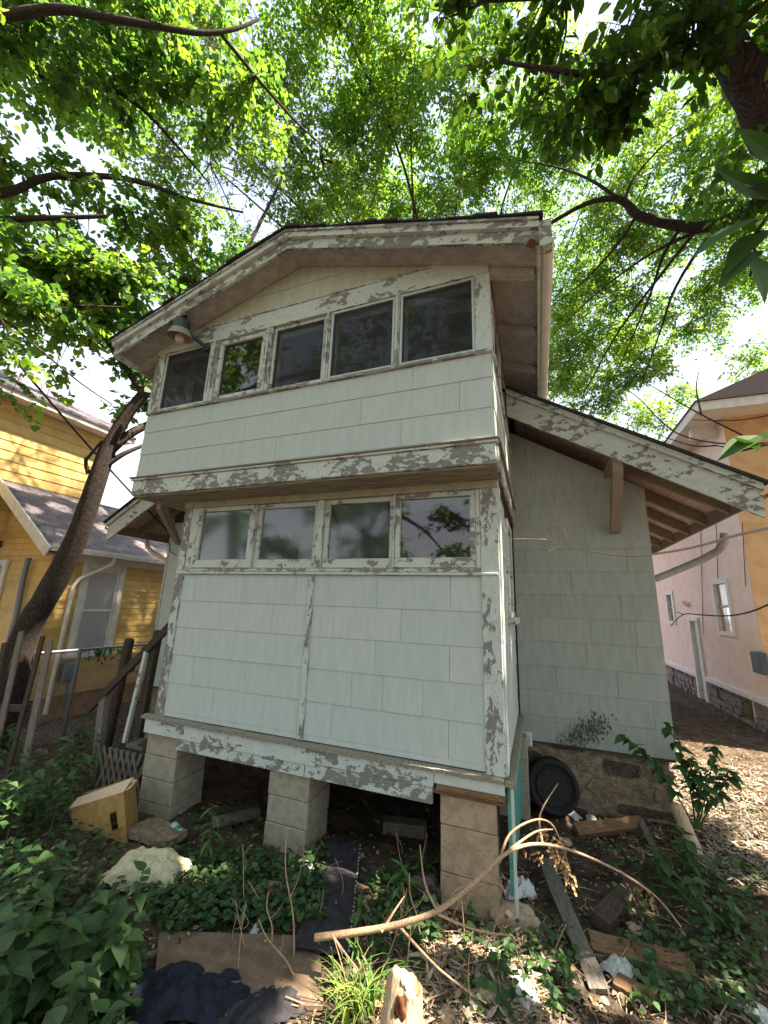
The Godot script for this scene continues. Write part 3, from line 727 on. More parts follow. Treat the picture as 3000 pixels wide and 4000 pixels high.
func upper_roof() -> void:
	var XR := 1.48; var SL := 0.318
	var ends := [-0.72, 3.70]
	for s in [0, 1]:
		var xe: float = ends[s]
		var d := 1.0 if s == 1 else -1.0
		var yb := func(x: float) -> float: return 4.485 - SL * absf(x - XR)
		# soffit under the overhang, roof deck, shingles on top
		var sf := group_node("rake_soffit", house)
		slab("soffit_panel", pv([XR, yb.call(XR), xe, yb.call(xe), xe, yb.call(xe) + 0.016, XR, yb.call(XR) + 0.016]), 0.391, 0.628, M.soffit, sf)
		var xa := 3.336 if s == 1 else -0.401
		for q in [[0.390, -0.36], [-0.40, -1.02], [-1.06, -1.62], [-1.66, -2.3]]:
			slab("soffit_panel", pv([xa, yb.call(xa), xe, yb.call(xe), xe, yb.call(xe) + 0.015, xa, yb.call(xa) + 0.015]), q[1], q[0], M.soffit, sf)
		for z in [0.34, -0.38, -1.04, -1.64, -2.28]:
			slab("rafter_tail", pv([xa, yb.call(xa) - 0.07, xe - d * 0.02, yb.call(xe) - 0.06, xe - d * 0.02, yb.call(xe) - 0.001, xa, yb.call(xa) - 0.001]), z - 0.035, z + 0.035, M.soffit, house)
		slab("roof_deck", pv([XR, yb.call(XR) + 0.09, xe, yb.call(xe) + 0.09, xe, yb.call(xe) + 0.145, XR, yb.call(XR) + 0.145]), -2.6, 0.63, M.roof_dark, house)
		# rake boards, moulding
		var a := Vector2(XR, yb.call(XR)); var b := Vector2(xe + d * 0.02, yb.call(xe + d * 0.02))
		slab("rake_board", pv([a.x, a.y - 0.045, b.x, b.y - 0.045, b.x, b.y + 0.088, a.x, a.y + 0.088]), 0.630, 0.655, M.peel_most, house)
		slab("rake_moulding", pv([a.x, a.y + 0.058, b.x, b.y + 0.058, b.x, b.y + 0.112, a.x, a.y + 0.112]), 0.6555, 0.690, M.peel_some, house)
		slab("rake_moulding", pv([a.x, a.y + 0.112, b.x, b.y + 0.112, b.x, b.y + 0.135, a.x, a.y + 0.135]), 0.6555, 0.705, M.peel_most, house)
		# shingle edge: uneven tabs along the rake
		var tabs := group_node("roof_shingles", house)
		var x := XR
		while (xe + d * 0.06 - x) * d > 0.0:
			var ln := rng.randf_range(0.11, 0.26)
			var x2 := x + d * ln
			if (x2 - xe) * d > 0.05: x2 = xe + d * 0.05
			var lift := rng.randf_range(0.0, 0.016)
			slab("roof_shingle", pv([x, yb.call(x) + 0.147, x2, yb.call(x2) + 0.147 + lift * 0.3, x2, yb.call(x2) + 0.158 + lift, x, yb.call(x) + 0.160]), -2.6, 0.716 + rng.randf_range(-0.012, 0.02), M.roof_dark, tabs)
			x = x2
			if (x - xe) * d >= 0.045: break
		# eave board, gutter
		bx("eave_board", Vector3(minf(xe, xe + d * 0.024), yb.call(xe) - 0.06, -2.6), Vector3(maxf(xe, xe + d * 0.024), yb.call(xe) + 0.088, 0.629), M.peel_little, house)
		var gu := MB.new()
		var gx := xe + d * 0.026
		for k in 6:
			var a0 := PI * k / 6.0; var a1 := PI * (k + 1) / 6.0
			var c0 := Vector2(gx + d * (0.05 - 0.05 * cos(a0)), yb.call(xe) + 0.06 - 0.055 * sin(a0)); var c1 := Vector2(gx + d * (0.05 - 0.05 * cos(a1)), yb.call(xe) + 0.06 - 0.055 * sin(a1))
			gu.prism(PackedVector2Array([c0, c1, c1 + Vector2(0, 0.004), c0 + Vector2(0, 0.004)]), -2.6, 0.58)
		part("gutter", gu, M.white_trim, house)
	bx("rake_block", Vector3(3.715, 3.66, 0.60), Vector3(3.80, 3.88, 0.69), M.peel_much, house)
	slab("rot_hole", pv([3.62, 3.72, 3.68, 3.68, 3.69, 3.75, 3.66, 3.775, 3.64, 3.76]), 0.654, 0.659, M.rust, house)

# ---------------------------------------------------------------- the body of the house behind the porch
func rf(x: float) -> float:      # top of the main roof
	return 2.36 + 0.61 * (5.58 - x) if x > 1.19 else 2.36 + 0.61 * (x + 3.20)
func main_body() -> void:
	var ZW := -1.9
	# gable wall and hidden sides
	var body := pv([-2.4, -0.30, 4.78, -0.30, 4.78, rf(4.78) - 0.30, 1.19, rf(1.19) - 0.30, -2.4, rf(-2.4) - 0.30])
	var w := group_node("main_wall", house)
	slab("sheathing", body, -2.02, ZW - 0.014, M.felt, w)
	bx("side_wall", Vector3(4.69, -0.30, -9.0), Vector3(4.78, 2.50, -2.021), M.siding_old, house, 0.0)
	bx("side_wall", Vector3(-2.40, -0.30, -9.0), Vector3(-2.31, 2.50, -2.021), M.siding_old, house, 0.0)
	slab("rear_wall", body, -9.05, -9.0, M.siding_old, house)
	var clip := pv([3.332, -0.27, 4.785, -0.27, 4.785, rf(4.785) - 0.315, 3.332, rf(3.332) - 0.315])
	var lines := [-0.272, -0.011, 0.254, 0.518, 0.783, 1.048, 1.313, 1.578, 1.842, 2.107, 2.372, 2.637, 2.90, 3.165, 3.43]
	var jn := [[0.55], [0.1, 0.72, 1.3], [0.4, 1.0], [0.72, 1.2], [0.16, 0.78, 1.22], [0.5, 1.1], [0.62], [0.14, 0.80, 1.2], [0.4, 1.02], [0.2, 0.85], [0.5, 1.1], [0.3], [0.2], [0.1]]
	for r in lines.size() - 1:
		var js: Array = jn[r].duplicate()
		js.push_front(0.0); js.append(1.47)
		for k in js.size() - 1:
			var x0: float = 3.332 + js[k] + 0.0015; var x1: float = 3.332 + js[k + 1] - 0.0015
			if x1 > 4.785: x1 = 4.785
			if x1 - x0 < 0.02: continue
			if lines[r + 1] < rf(x1) - 0.33:
				put("shingle", shingle_of(["siding_old", "siding_old_b"][rng.randi() % 2]), w, Transform3D(Basis(Vector3(x1 - x0, 0, 0), Vector3(0, lines[r + 1] - lines[r] + 0.018, 0), Vector3(0, 0, 1)), Vector3(x0, lines[r] + rng.randf_range(-0.002, 0.002), ZW - 0.012)))
			else:
				cut_shingle(w, Rect2(x0, lines[r], x1 - x0, lines[r + 1] - lines[r]), clip, ZW - 0.010, "siding_old")
	# short strip of wall left of the porch
	courses(w, Vector3(-2.405, 0, ZW - 0.012), Vector3(1, 0, 0), 2.40, 2.42, [2.107, 1.842, 1.578, 1.313, 1.048, 0.783, 0.518, 0.254, -0.011, -0.272], [], ["siding", "siding_b"], Vector3(0, 0, 1))
	bx("corner_board", Vector3(-2.44, -0.28, ZW - 0.1), Vector3(-2.406, 2.5, ZW + 0.01), M.peel_little_v, house)
	# mould on the lowest shingles
	# roof: both slopes
	for s in [0, 1]:
		var xe := 5.58 if s == 0 else -3.20
		var xr := 1.19
		var f := func(x: float) -> float: return rf(clampf(x, -3.2, 5.58))
		slab("main_roof", pv([xr, f.call(xr) - 0.045, xe, f.call(xe) - 0.045, xe, f.call(xe), xr, f.call(xr)]), -9.4, -1.335, M.roof_dark, house)
		var d := 1.0 if s == 0 else -1.0
		# sheathing boards seen from below
		var sb := group_node("roof_boards", house)
		var n := 15
		for k in n:
			var xa := lerpf(3.40 if s == 0 else -1.0, xe, float(k) / n) + d * 0.003
			var xb := lerpf(3.40 if s == 0 else -1.0, xe, float(k + 1) / n) - d * 0.003
			var dr := rng.randf_range(0.0, 0.004)
			slab("roof_board", pv([xa, f.call(xa) - 0.066 - dr, xb, f.call(xb) - 0.066 - dr, xb, f.call(xb) - 0.046, xa, f.call(xa) - 0.046]), -7.5, -1.337, M.wood_pink, sb)
		# rake board in three pieces of trim
		var x0 := 3.345 if s == 0 else -0.6
		slab("rake_board", pv([x0, f.call(x0) - 0.36, xe - d * 0.02, f.call(xe) - 0.34, xe, f.call(xe) - 0.09, x0, f.call(x0) - 0.09]), -1.333, -1.305, M.peel_some, house)
		slab("rake_moulding", pv([x0, f.call(x0) - 0.088, xe, f.call(xe) - 0.088, xe, f.call(xe) - 0.02, x0, f.call(x0) - 0.02]), -1.333, -1.270, M.peel_some, house)
		slab("rake_cap", pv([x0, f.call(x0) - 0.019, xe + d * 0.03, f.call(xe) - 0.035, xe + d * 0.03, f.call(xe) - 0.006, x0, f.call(x0) + 0.010]), -1.34, -1.235, M.roof_dark, house)
		# rafters past the wall
		for z in [-1.86, -2.50, -3.12, -3.76, -4.42, -5.1]:
			var xw := 4.40 if s == 0 else -2.05
			var xt := xe - d * 0.07
			slab("rafter", pv([xw, f.call(xw) - 0.225, xt, f.call(xt) - 0.215, xt, f.call(xt) - 0.072, xw, f.call(xw) - 0.072]), z - 0.028, z + 0.028, M.rafter, house)
		bx("eave_board", Vector3(minf(xe - d * 0.065, xe - d * 0.04), f.call(xe) - 0.20, -7.5), Vector3(maxf(xe - d * 0.065, xe - d * 0.04), f.call(xe) - 0.055, -1.34), M.rafter, house)
		var gu := MB.new()
		for k in 6:
			var a0 := PI * k / 6.0; var a1 := PI * (k + 1) / 6.0
			var cx := xe + d * 0.02
			var c0 := Vector2(cx - 0.055 * cos(a0), f.call(xe) - 0.09 - 0.06 * sin(a0)); var c1 := Vector2(cx - 0.055 * cos(a1), f.call(xe) - 0.09 - 0.06 * sin(a1))
			gu.prism(PackedVector2Array([c0, c1, c1 + Vector2(0, 0.004), c0 + Vector2(0, 0.004)]), -7.4, -1.30)
		part("gutter", gu, M.rafter, house)
		# knee brace
		var xk := 4.44 if s == 0 else -2.14
		var yk: float = f.call(xk) - 0.36
		var br := MB.new()
		br.prism(pv([0.02, 2.015, 0.09, 2.015, 0.56, yk - 0.12, 0.56, yk - 0.005, 0.46, yk - 0.005]), -0.048, 0.048)
		part("knee_brace", br, M.rafter, house, Transform3D(Basis(Vector3(0, 0, 1), Vector3(0, 1, 0), Vector3(-1, 0, 0)), Vector3(xk, 0, ZW)))
		bx("lookout", Vector3(xk - 0.05, yk - 0.02, ZW), Vector3(xk + 0.05, yk + 0.09, -1.335), M.rafter, house)
	# downspout elbow under the far eave
	var dn := MB.new()
	dn.tube([at_x(2830, 2085, 5.58), at_x(2828, 2118, 5.56), at_x(2805, 2152, 5.52), at_x(2745, 2185, 5.4), at_x(2650, 2225, 5.2), at_x(2560, 2262, 4.95)], [0.042, 0.042, 0.042, 0.042, 0.042, 0.042], 10)
	part("downspout", dn, M.soffit, house)
	var d2 := MB.new()
	d2.tube([Vector3(-3.12, 2.15, -2.0), Vector3(-3.1, 2.02, -2.02), Vector3(-2.95, 1.9, -2.05), Vector3(-2.5, 1.72, -2.1), Vector3(-2.46, 1.6, -2.1), Vector3(-2.46, 0.2, -2.1)], [0.04, 0.04, 0.04, 0.04, 0.04, 0.04], 8)
	part("downspout", d2, M.white_trim, house)
	# vent hood on the wall by the porch corner
	var vent := group_node("vent_hood", house)
	bx("hood", Vector3(3.335, -0.315, ZW), Vector3(3.445, -0.175, ZW + 0.10), M.white_trim, vent, 0.008)
	bx("flap", Vector3(3.346, -0.305, ZW + 0.101), Vector3(3.434, -0.20, ZW + 0.108), M.peel_little, vent, 0.003)
	# stone footing
	var ft := group_node("stone_footing", house)
	bx("footing_core", Vector3(3.32, -1.1, -2.4), Vector3(4.73, -0.29, -1.972), M.mortar, ft, 0.0)
	var r := RandomNumberGenerator.new(); r.seed = 77
	# rubble courses: uneven stones half buried in smeared mortar
	var y := -1.0
	while y < -0.33:
		var h := minf(r.randf_range(0.12, 0.21), -0.31 - y)
		var x := 3.30 - r.randf() * 0.15
		while x < 4.70:
			var wdt := r.randf_range(0.16, 0.46)
			var p := PackedVector2Array()
			var cx := clampf(x + wdt * 0.5, 3.42, 4.64); var cy := y + h * 0.5 + r.randf_range(-0.012, 0.012)
			var m := 11
			for k in m:
				var an := TAU * k / m
				var q := Vector2(cos(an), sin(an))
				q = q / maxf(absf(q.x), absf(q.y)) * 0.72 + q * 0.28
				p.append(Vector2(cx + q.x * (wdt * 0.5 - 0.022) * r.randf_range(0.82, 1.04), cy + q.y * (h * 0.5 - 0.016) * r.randf_range(0.78, 1.05)))
			slab("stone", p, -1.99, -1.966 + r.randf_range(0.0, 0.02), M.stone if r.randf() < 0.6 else M.stone_dark, ft)
			x += wdt
		y += h
	# footing along the hidden side and under the strip
	bx("side_footing", Vector3(4.60, -1.1, -9.0), Vector3(4.74, -0.29, -2.401), M.mortar, house, 0.0)
	bx("side_footing", Vector3(-2.38, -1.3, -9.0), Vector3(-2.2, -0.29, -2.0), M.mortar, house, 0.0)
	bx("front_footing", Vector3(-2.19, -1.3, -2.1), Vector3(3.315, -0.27, -2.0), M.mortar, house, 0.0)

func underside() -> void:
	# block piers
	var r := RandomNumberGenerator.new(); r.seed = 5
	for q in [[-0.10, 0.305, "block", 4, -0.172, 0.0], [1.352, 1.745, "block", 4, -0.27, 0.0], [2.838, 3.238, "block_tan", 4, -0.205, 0.0]]:
		var p := group_node("pier", house)
		var top: float = q[4]
		for k in q[3]:
			var hh: float = 0.198 if q[2] == "block" else [0.19, 0.29, 0.29, 0.2][k]
			var jx := r.randf_range(-0.004, 0.004); var jz := r.randf_range(-0.004, 0.004)
			bx("block", Vector3(q[0] + jx, top - hh + 0.005, -0.22 + jz), Vector3(q[1] + jx, top, -0.02 + jz), M[q[2]], p, 0.006)
			bx("mortar", Vector3(q[0] + 0.008, top - hh - 0.002, -0.21), Vector3(q[1] - 0.008, top - hh + 0.007, -0.03), M.stone, p, 0.0)
			if q[2] == "block":      # second wythe behind, as the deep side shows
				bx("block", Vector3(q[0] + 0.03 + jx, top - hh + 0.005, -0.43 + jz), Vector3(q[1] - 0.02 + jx, top, -0.224 + jz), M[q[2]], p, 0.006)
			top -= hh
	for x in [0.1, 1.5, 3.0]:
		var p := group_node("pier", house)
		for k in 4: bx("block", Vector3(x, -0.37 - 0.2 * k, -1.75), Vector3(x + 0.4, -0.172 - 0.2 * k, -1.55), M.block, p, 0.006)
	# floor joists
	for k in 9:
		board("floor_joist", Vector3(0.1 + 0.385 * k, -0.195, -1.88), Vector3(0.1 + 0.385 * k, -0.195, -0.24), 0.14, 0.045, Vector3.UP, M.wood_brown, house, 0.0)
	bx("porch_floor", Vector3(0.0, -0.122, -1.9), Vector3(3.3, -0.101, -0.002), M.wood_brown, house, 0.0)

# ---------------------------------------------------------------- ground
func axis(lo: float, hi: float, step: float, far: float) -> PackedFloat32Array:
	var a := PackedFloat32Array()
	var x := lo
	while x <= hi:
		a.append(x); x += step
	var s := step
	var y := a[a.size() - 1]
	while y < far:
		s *= 1.5; y += s; a.append(y)
	s = step; y = lo
	var pre := PackedFloat32Array()
	while y > -far:
		s *= 1.5; y -= s; pre.append(y)
	pre.reverse()
	return pre + a
func build_ground() -> void:
	var xs := axis(-6.0, 8.5, 0.06, 90.0)
	var zs := axis(-6.0, 3.2, 0.06, 90.0)
	var mb := MB.new()
	for z in zs:
		for x in xs:
			mb.v.append(Vector3(x, ground_y(clampf(x, -9.0, 11.0), clampf(z, -12.0, 7.0)), z))
			mb.n.append(Vector3.UP)
	var w := xs.size()
	for j in zs.size() - 1:
		for i in w - 1:
			var a := j * w + i
			for k in [a, a + 1, a + w, a + 1, a + w + 1, a + w]: mb.ix.append(k)
	for k in mb.v.size():
		var p := mb.v[k]
		if absf(p.x) < 12 and absf(p.z) < 12:
			var e := 0.05
			mb.n[k] = Vector3(ground_y(p.x - e, p.z) - ground_y(p.x + e, p.z), 2 * e, ground_y(p.x, p.z - e) - ground_y(p.x, p.z + e)).normalized()
	var g := part("ground", mb, M.dirt)
	g.set_meta("kind", "structure")

# ---------------------------------------------------------------- yellow house
func build_yellow_house() -> void:
	var h := thing("yellow_house", "yellow clapboard house with grey shingle roof behind the chain-link fence", "house", Vector3.ZERO)
	var XW := -4.7
	# lower wall facing the yard, boards one by one
	var cw := group_node("lower_wall", h)
	bx("core", Vector3(XW - 0.12, -0.70, -8.0), Vector3(XW - 0.012, 2.0, -1.5), M.felt, cw, 0.0)
	var y := -0.69
	var k := 0
	while y < 1.72:
		var segs := [[-8.0, -2.86], [-1.98, -1.5]] if y > 0.0 and y < 1.72 else [[-8.0, -1.5]]
		for s in segs:
			var mb := MB.new()
			mb.prism(pv([0, 0, 0.016, 0, 0.005, 0.125, 0, 0.125]), 0.0, s[1] - s[0])
			part("clapboard", mb, M.yellow_siding if (k % 3) else M.yellow_siding_b, cw, Transform3D(Basis(), Vector3(XW - 0.011, y, s[0])))
		y += 0.12; k += 1
	bx("base_wall", Vector3(XW - 0.14, -1.4, -8.0), Vector3(XW - 0.03, -0.70, -1.52), M.clay_base, h, 0.0)
	# front wall facing the street side of the yard
	var fw := group_node("front_wall", h)
	slab("core", pv([-9.0, -1.3, XW - 0.015, -1.3, XW - 0.015, 1.72, -6.7, 3.15, -9.0, 3.15]), -1.62, -1.515, M.felt, fw)
	y = -0.69; k = 0
	while y < 2.9:
		var mb := MB.new()
		var cutx := maxf(0.0, (y + 0.12 - 1.72) / 0.72)
		mb.prism(pv([0, 0, 0.016, 0, 0.005, 0.125, 0, 0.125]), cutx, 4.3)
		part("clapboard", mb, M.yellow_siding if (k % 4) else M.yellow_siding_b, fw, Transform3D(Basis(Vector3(0, 0, 1), Vector3(0, 1, 0), Vector3(-1, 0, 0)), Vector3(XW, y, -1.514)))
		y += 0.12; k += 1
	bx("corner_board", Vector3(XW - 0.06, -0.69, -1.54), Vector3(XW + 0.012, 1.95, -1.46), M.yellow_siding_b, h)
	# double-hung window
	var win := group_node("window", h)
	bx("casing", Vector3(XW, 0.0, -2.86), Vector3(XW + 0.03, 1.74, -2.75), M.white_trim, win)
	bx("casing", Vector3(XW, 0.0, -2.09), Vector3(XW + 0.03, 1.74, -1.98), M.white_trim, win)
	bx("casing", Vector3(XW, 1.62, -2.749), Vector3(XW + 0.028, 1.74, -2.091), M.white_trim, win)
	bx("sill", Vector3(XW, -0.05, -2.90), Vector3(XW + 0.06, -0.003, -1.94), M.white_trim, win)
	bx("sash", Vector3(XW - 0.01, 0.80, -2.749), Vector3(XW + 0.012, 0.85, -2.091), M.white_trim, win)
	for q in [[-2.749, -2.70], [-2.14, -2.091]]:
		bx("sash", Vector3(XW - 0.012, 0.0, q[0]), Vector3(XW + 0.010, 1.618, q[1]), M.white_trim, win)
	bx("sash", Vector3(XW - 0.012, 0.0, -2.699), Vector3(XW + 0.009, 0.05, -2.141), M.white_trim, win)
	bx("sash", Vector3(XW - 0.012, 1.57, -2.699), Vector3(XW + 0.009, 1.618, -2.141), M.white_trim, win)
	bx("pane", Vector3(XW - 0.002, 0.05, -2.70), Vector3(XW + 0.001, 1.57, -2.14), M.glass, win, 0.0)
	bx("blind", Vector3(XW - 0.011, 0.05, -2.70), Vector3(XW - 0.006, 1.57, -2.14), M.blind, win, 0.0)
	# frieze, gutter, low roof with single shingle tabs
	bx("frieze", Vector3(XW, 1.742, -8.0), Vector3(XW + 0.02, 1.90, -1.40), M.white_trim, h)
	bx("soffit", Vector3(XW - 0.02, 1.88, -8.0), Vector3(XW + 0.26, 1.90, -1.2), M.white_trim, h, 0.002)
	var gu := MB.new()
	gu.prism(pv([0, 0, 0.09, 0, 0.115, 0.075, 0.115, 0.10, 0.10, 0.10, 0.085, 0.02, 0.012, 0.02, 0.012, 0.10, 0, 0.10]), -8.0, -1.18)
	part("gutter", gu, M.white_trim, h, Transform3D(Basis(), Vector3(XW + 0.26, 1.86, 0)))
	var roof := group_node("low_roof", h)
	var sl := (3.30 - 1.93) / 1.96
	slab("roof_deck", pv([XW + 0.30, 1.915, -6.5, 3.34, -6.5, 3.28, XW + 0.30, 1.855]), -8.0, -1.16, M.roof_b, roof)
	var dirn := Vector2(-1.0, (3.34 - 1.915) / (6.5 + XW + 0.30)).normalized()
	var nrm := Vector3(-dirn.y * -1.0, -dirn.x, 0)      # up and out
	nrm = Vector3(dirn.y, -dirn.x, 0).normalized()
	var up := Vector3(dirn.x, dirn.y, 0)
	var tab := {}
	for mm in ["roof_a", "roof_b", "roof_c"]:
		var mb := MB.new()
		mb.xbox(Transform3D(Basis(), Vector3(0, 0.085, 0.004)), Vector3(0.222, 0.17, 0.007), 0.002)
		tab[mm] = mb.mesh(M[mm])
	var total := Vector2(XW + 0.30 + 6.5, 3.34 - 1.915).length()
	for row in 19:
		var sdist := -0.02 + row * 0.128
		if sdist > total - 0.05: break
		for i in 16:
			var z := -1.16 - 0.113 - i * 0.226 - (0.113 if row % 2 else 0.0)
			var o := Vector3(XW + 0.30, 1.915, z) + up * sdist + nrm * (0.004 + rng.randf() * 0.002)
			put("roof_shingle", tab[["roof_a", "roof_b", "roof_c"][rng.randi() % 3]], roof, Transform3D(Basis(Vector3(0, 0, 1), up, nrm * 1.0).rotated(nrm, 0.0), o))
	board("rake_board", Vector3(XW + 0.33, 1.83, -1.145), Vector3(-6.7, 3.43, -1.145), 0.20, 0.03, Vector3(0, 1, 0), M.white_trim, h)
	slab("rake_soffit", pv([XW + 0.28, 1.80, -6.7, 3.33, -6.7, 3.35, XW + 0.28, 1.82]), -1.50, -1.162, M.soffit, h)
	# tall part behind
	var uw := group_node("upper_wall", h)
	bx("core", Vector3(-10.0, 2.0, -3.10), Vector3(-6.52, 5.0, 3.5), M.felt, uw, 0.0)
	y = 2.13; k = 0
	while y < 5.0:
		var mb := MB.new()
		mb.prism(pv([0, 0, 0.022, 0, 0.006, 0.215, 0, 0.215]), 0.0, 6.6)
		part("clapboard", mb, M.yellow_siding if (k % 3) else M.yellow_siding_b, uw, Transform3D(Basis(), Vector3(-6.515, y, -3.10)))
		y += 0.205; k += 1
	bx("eave_soffit", Vector3(-6.6, 5.02, -3.5), Vector3(-6.12, 5.05, 3.6), M.white_trim, h, 0.004)
	bx("eave_board", Vector3(-6.12, 4.99, -3.5), Vector3(-6.09, 5.15, 3.6), M.white_trim, h)
	slab("upper_roof", pv([-6.05, 5.155, -8.5, 6.5, -8.5, 6.4, -6.05, 5.10]), -3.5, 3.6, M.roof_b, h)
	# downspout
	var dn := MB.new()
	var pts := [Vector3(XW + 0.3, 1.86, -2.35), Vector3(XW + 0.3, 1.74, -2.34), Vector3(XW + 0.22, 1.62, -2.2), Vector3(XW + 0.08, 1.42, -1.92), Vector3(XW + 0.06, 1.28, -1.84), Vector3(XW + 0.06, -0.95, -1.82)]
	dn.tube(pts, [0.035, 0.035, 0.035, 0.035, 0.035, 0.035], 8)
	part("downspout", dn, M.white_trim, h)
	# standpipe and meter on the front wall, side window frame
	var pp := MB.new()
	pp.tube([at_z(112, 2180, -1.40), at_z(90, 2260, -1.42), at_z(60, 2420, -1.42), at_z(20, 2560, -1.42)], [0.05, 0.05, 0.05, 0.05], 10)
	part("standpipe", pp, M.metal_grey, h)
	var fwn := group_node("front_window", h)
	var c0 := at_z(10, 2300, -1.5)
	bx("casing", Vector3(c0.x - 0.9, c0.y - 0.9, -1.495), Vector3(c0.x + 0.02, c0.y - 0.82, -1.45), M.white_trim, fwn)
	bx("casing", Vector3(c0.x - 0.10, c0.y - 0.82, -1.495), Vector3(c0.x + 0.02, c0.y + 0.45, -1.45), M.white_trim, fwn)
	bx("casing", Vector3(c0.x - 0.9, c0.y + 0.45, -1.495), Vector3(c0.x + 0.05, c0.y + 0.56, -1.44), M.white_trim, fwn)
	bx("blind", Vector3(c0.x - 0.9, c0.y - 0.82, -1.495), Vector3(c0.x - 0.10, c0.y + 0.45, -1.48), M.curtain, fwn, 0.0)
	var mt := thing("gas_meter", "grey utility meter box on the yellow clapboard wall", "meter", Vector3(XW + 0.02, -0.28, -2.04))
	bx("case", Vector3(0, -0.16, -0.11), Vector3(0.14, 0.16, 0.11), M.metal_grey, mt, 0.012)
	bx("door", Vector3(0.141, -0.13, -0.09), Vector3(0.152, 0.11, 0.09), M.metal_galv, mt, 0.004)
	var pipe := MB.new()
	pipe.tube([Vector3(0.06, -0.16, -0.05), Vector3(0.06, -0.3, -0.05), Vector3(0.05, -0.62, -0.05)], [0.02, 0.02, 0.02], 8)
	part("pipe", pipe, M.metal_grey, mt)

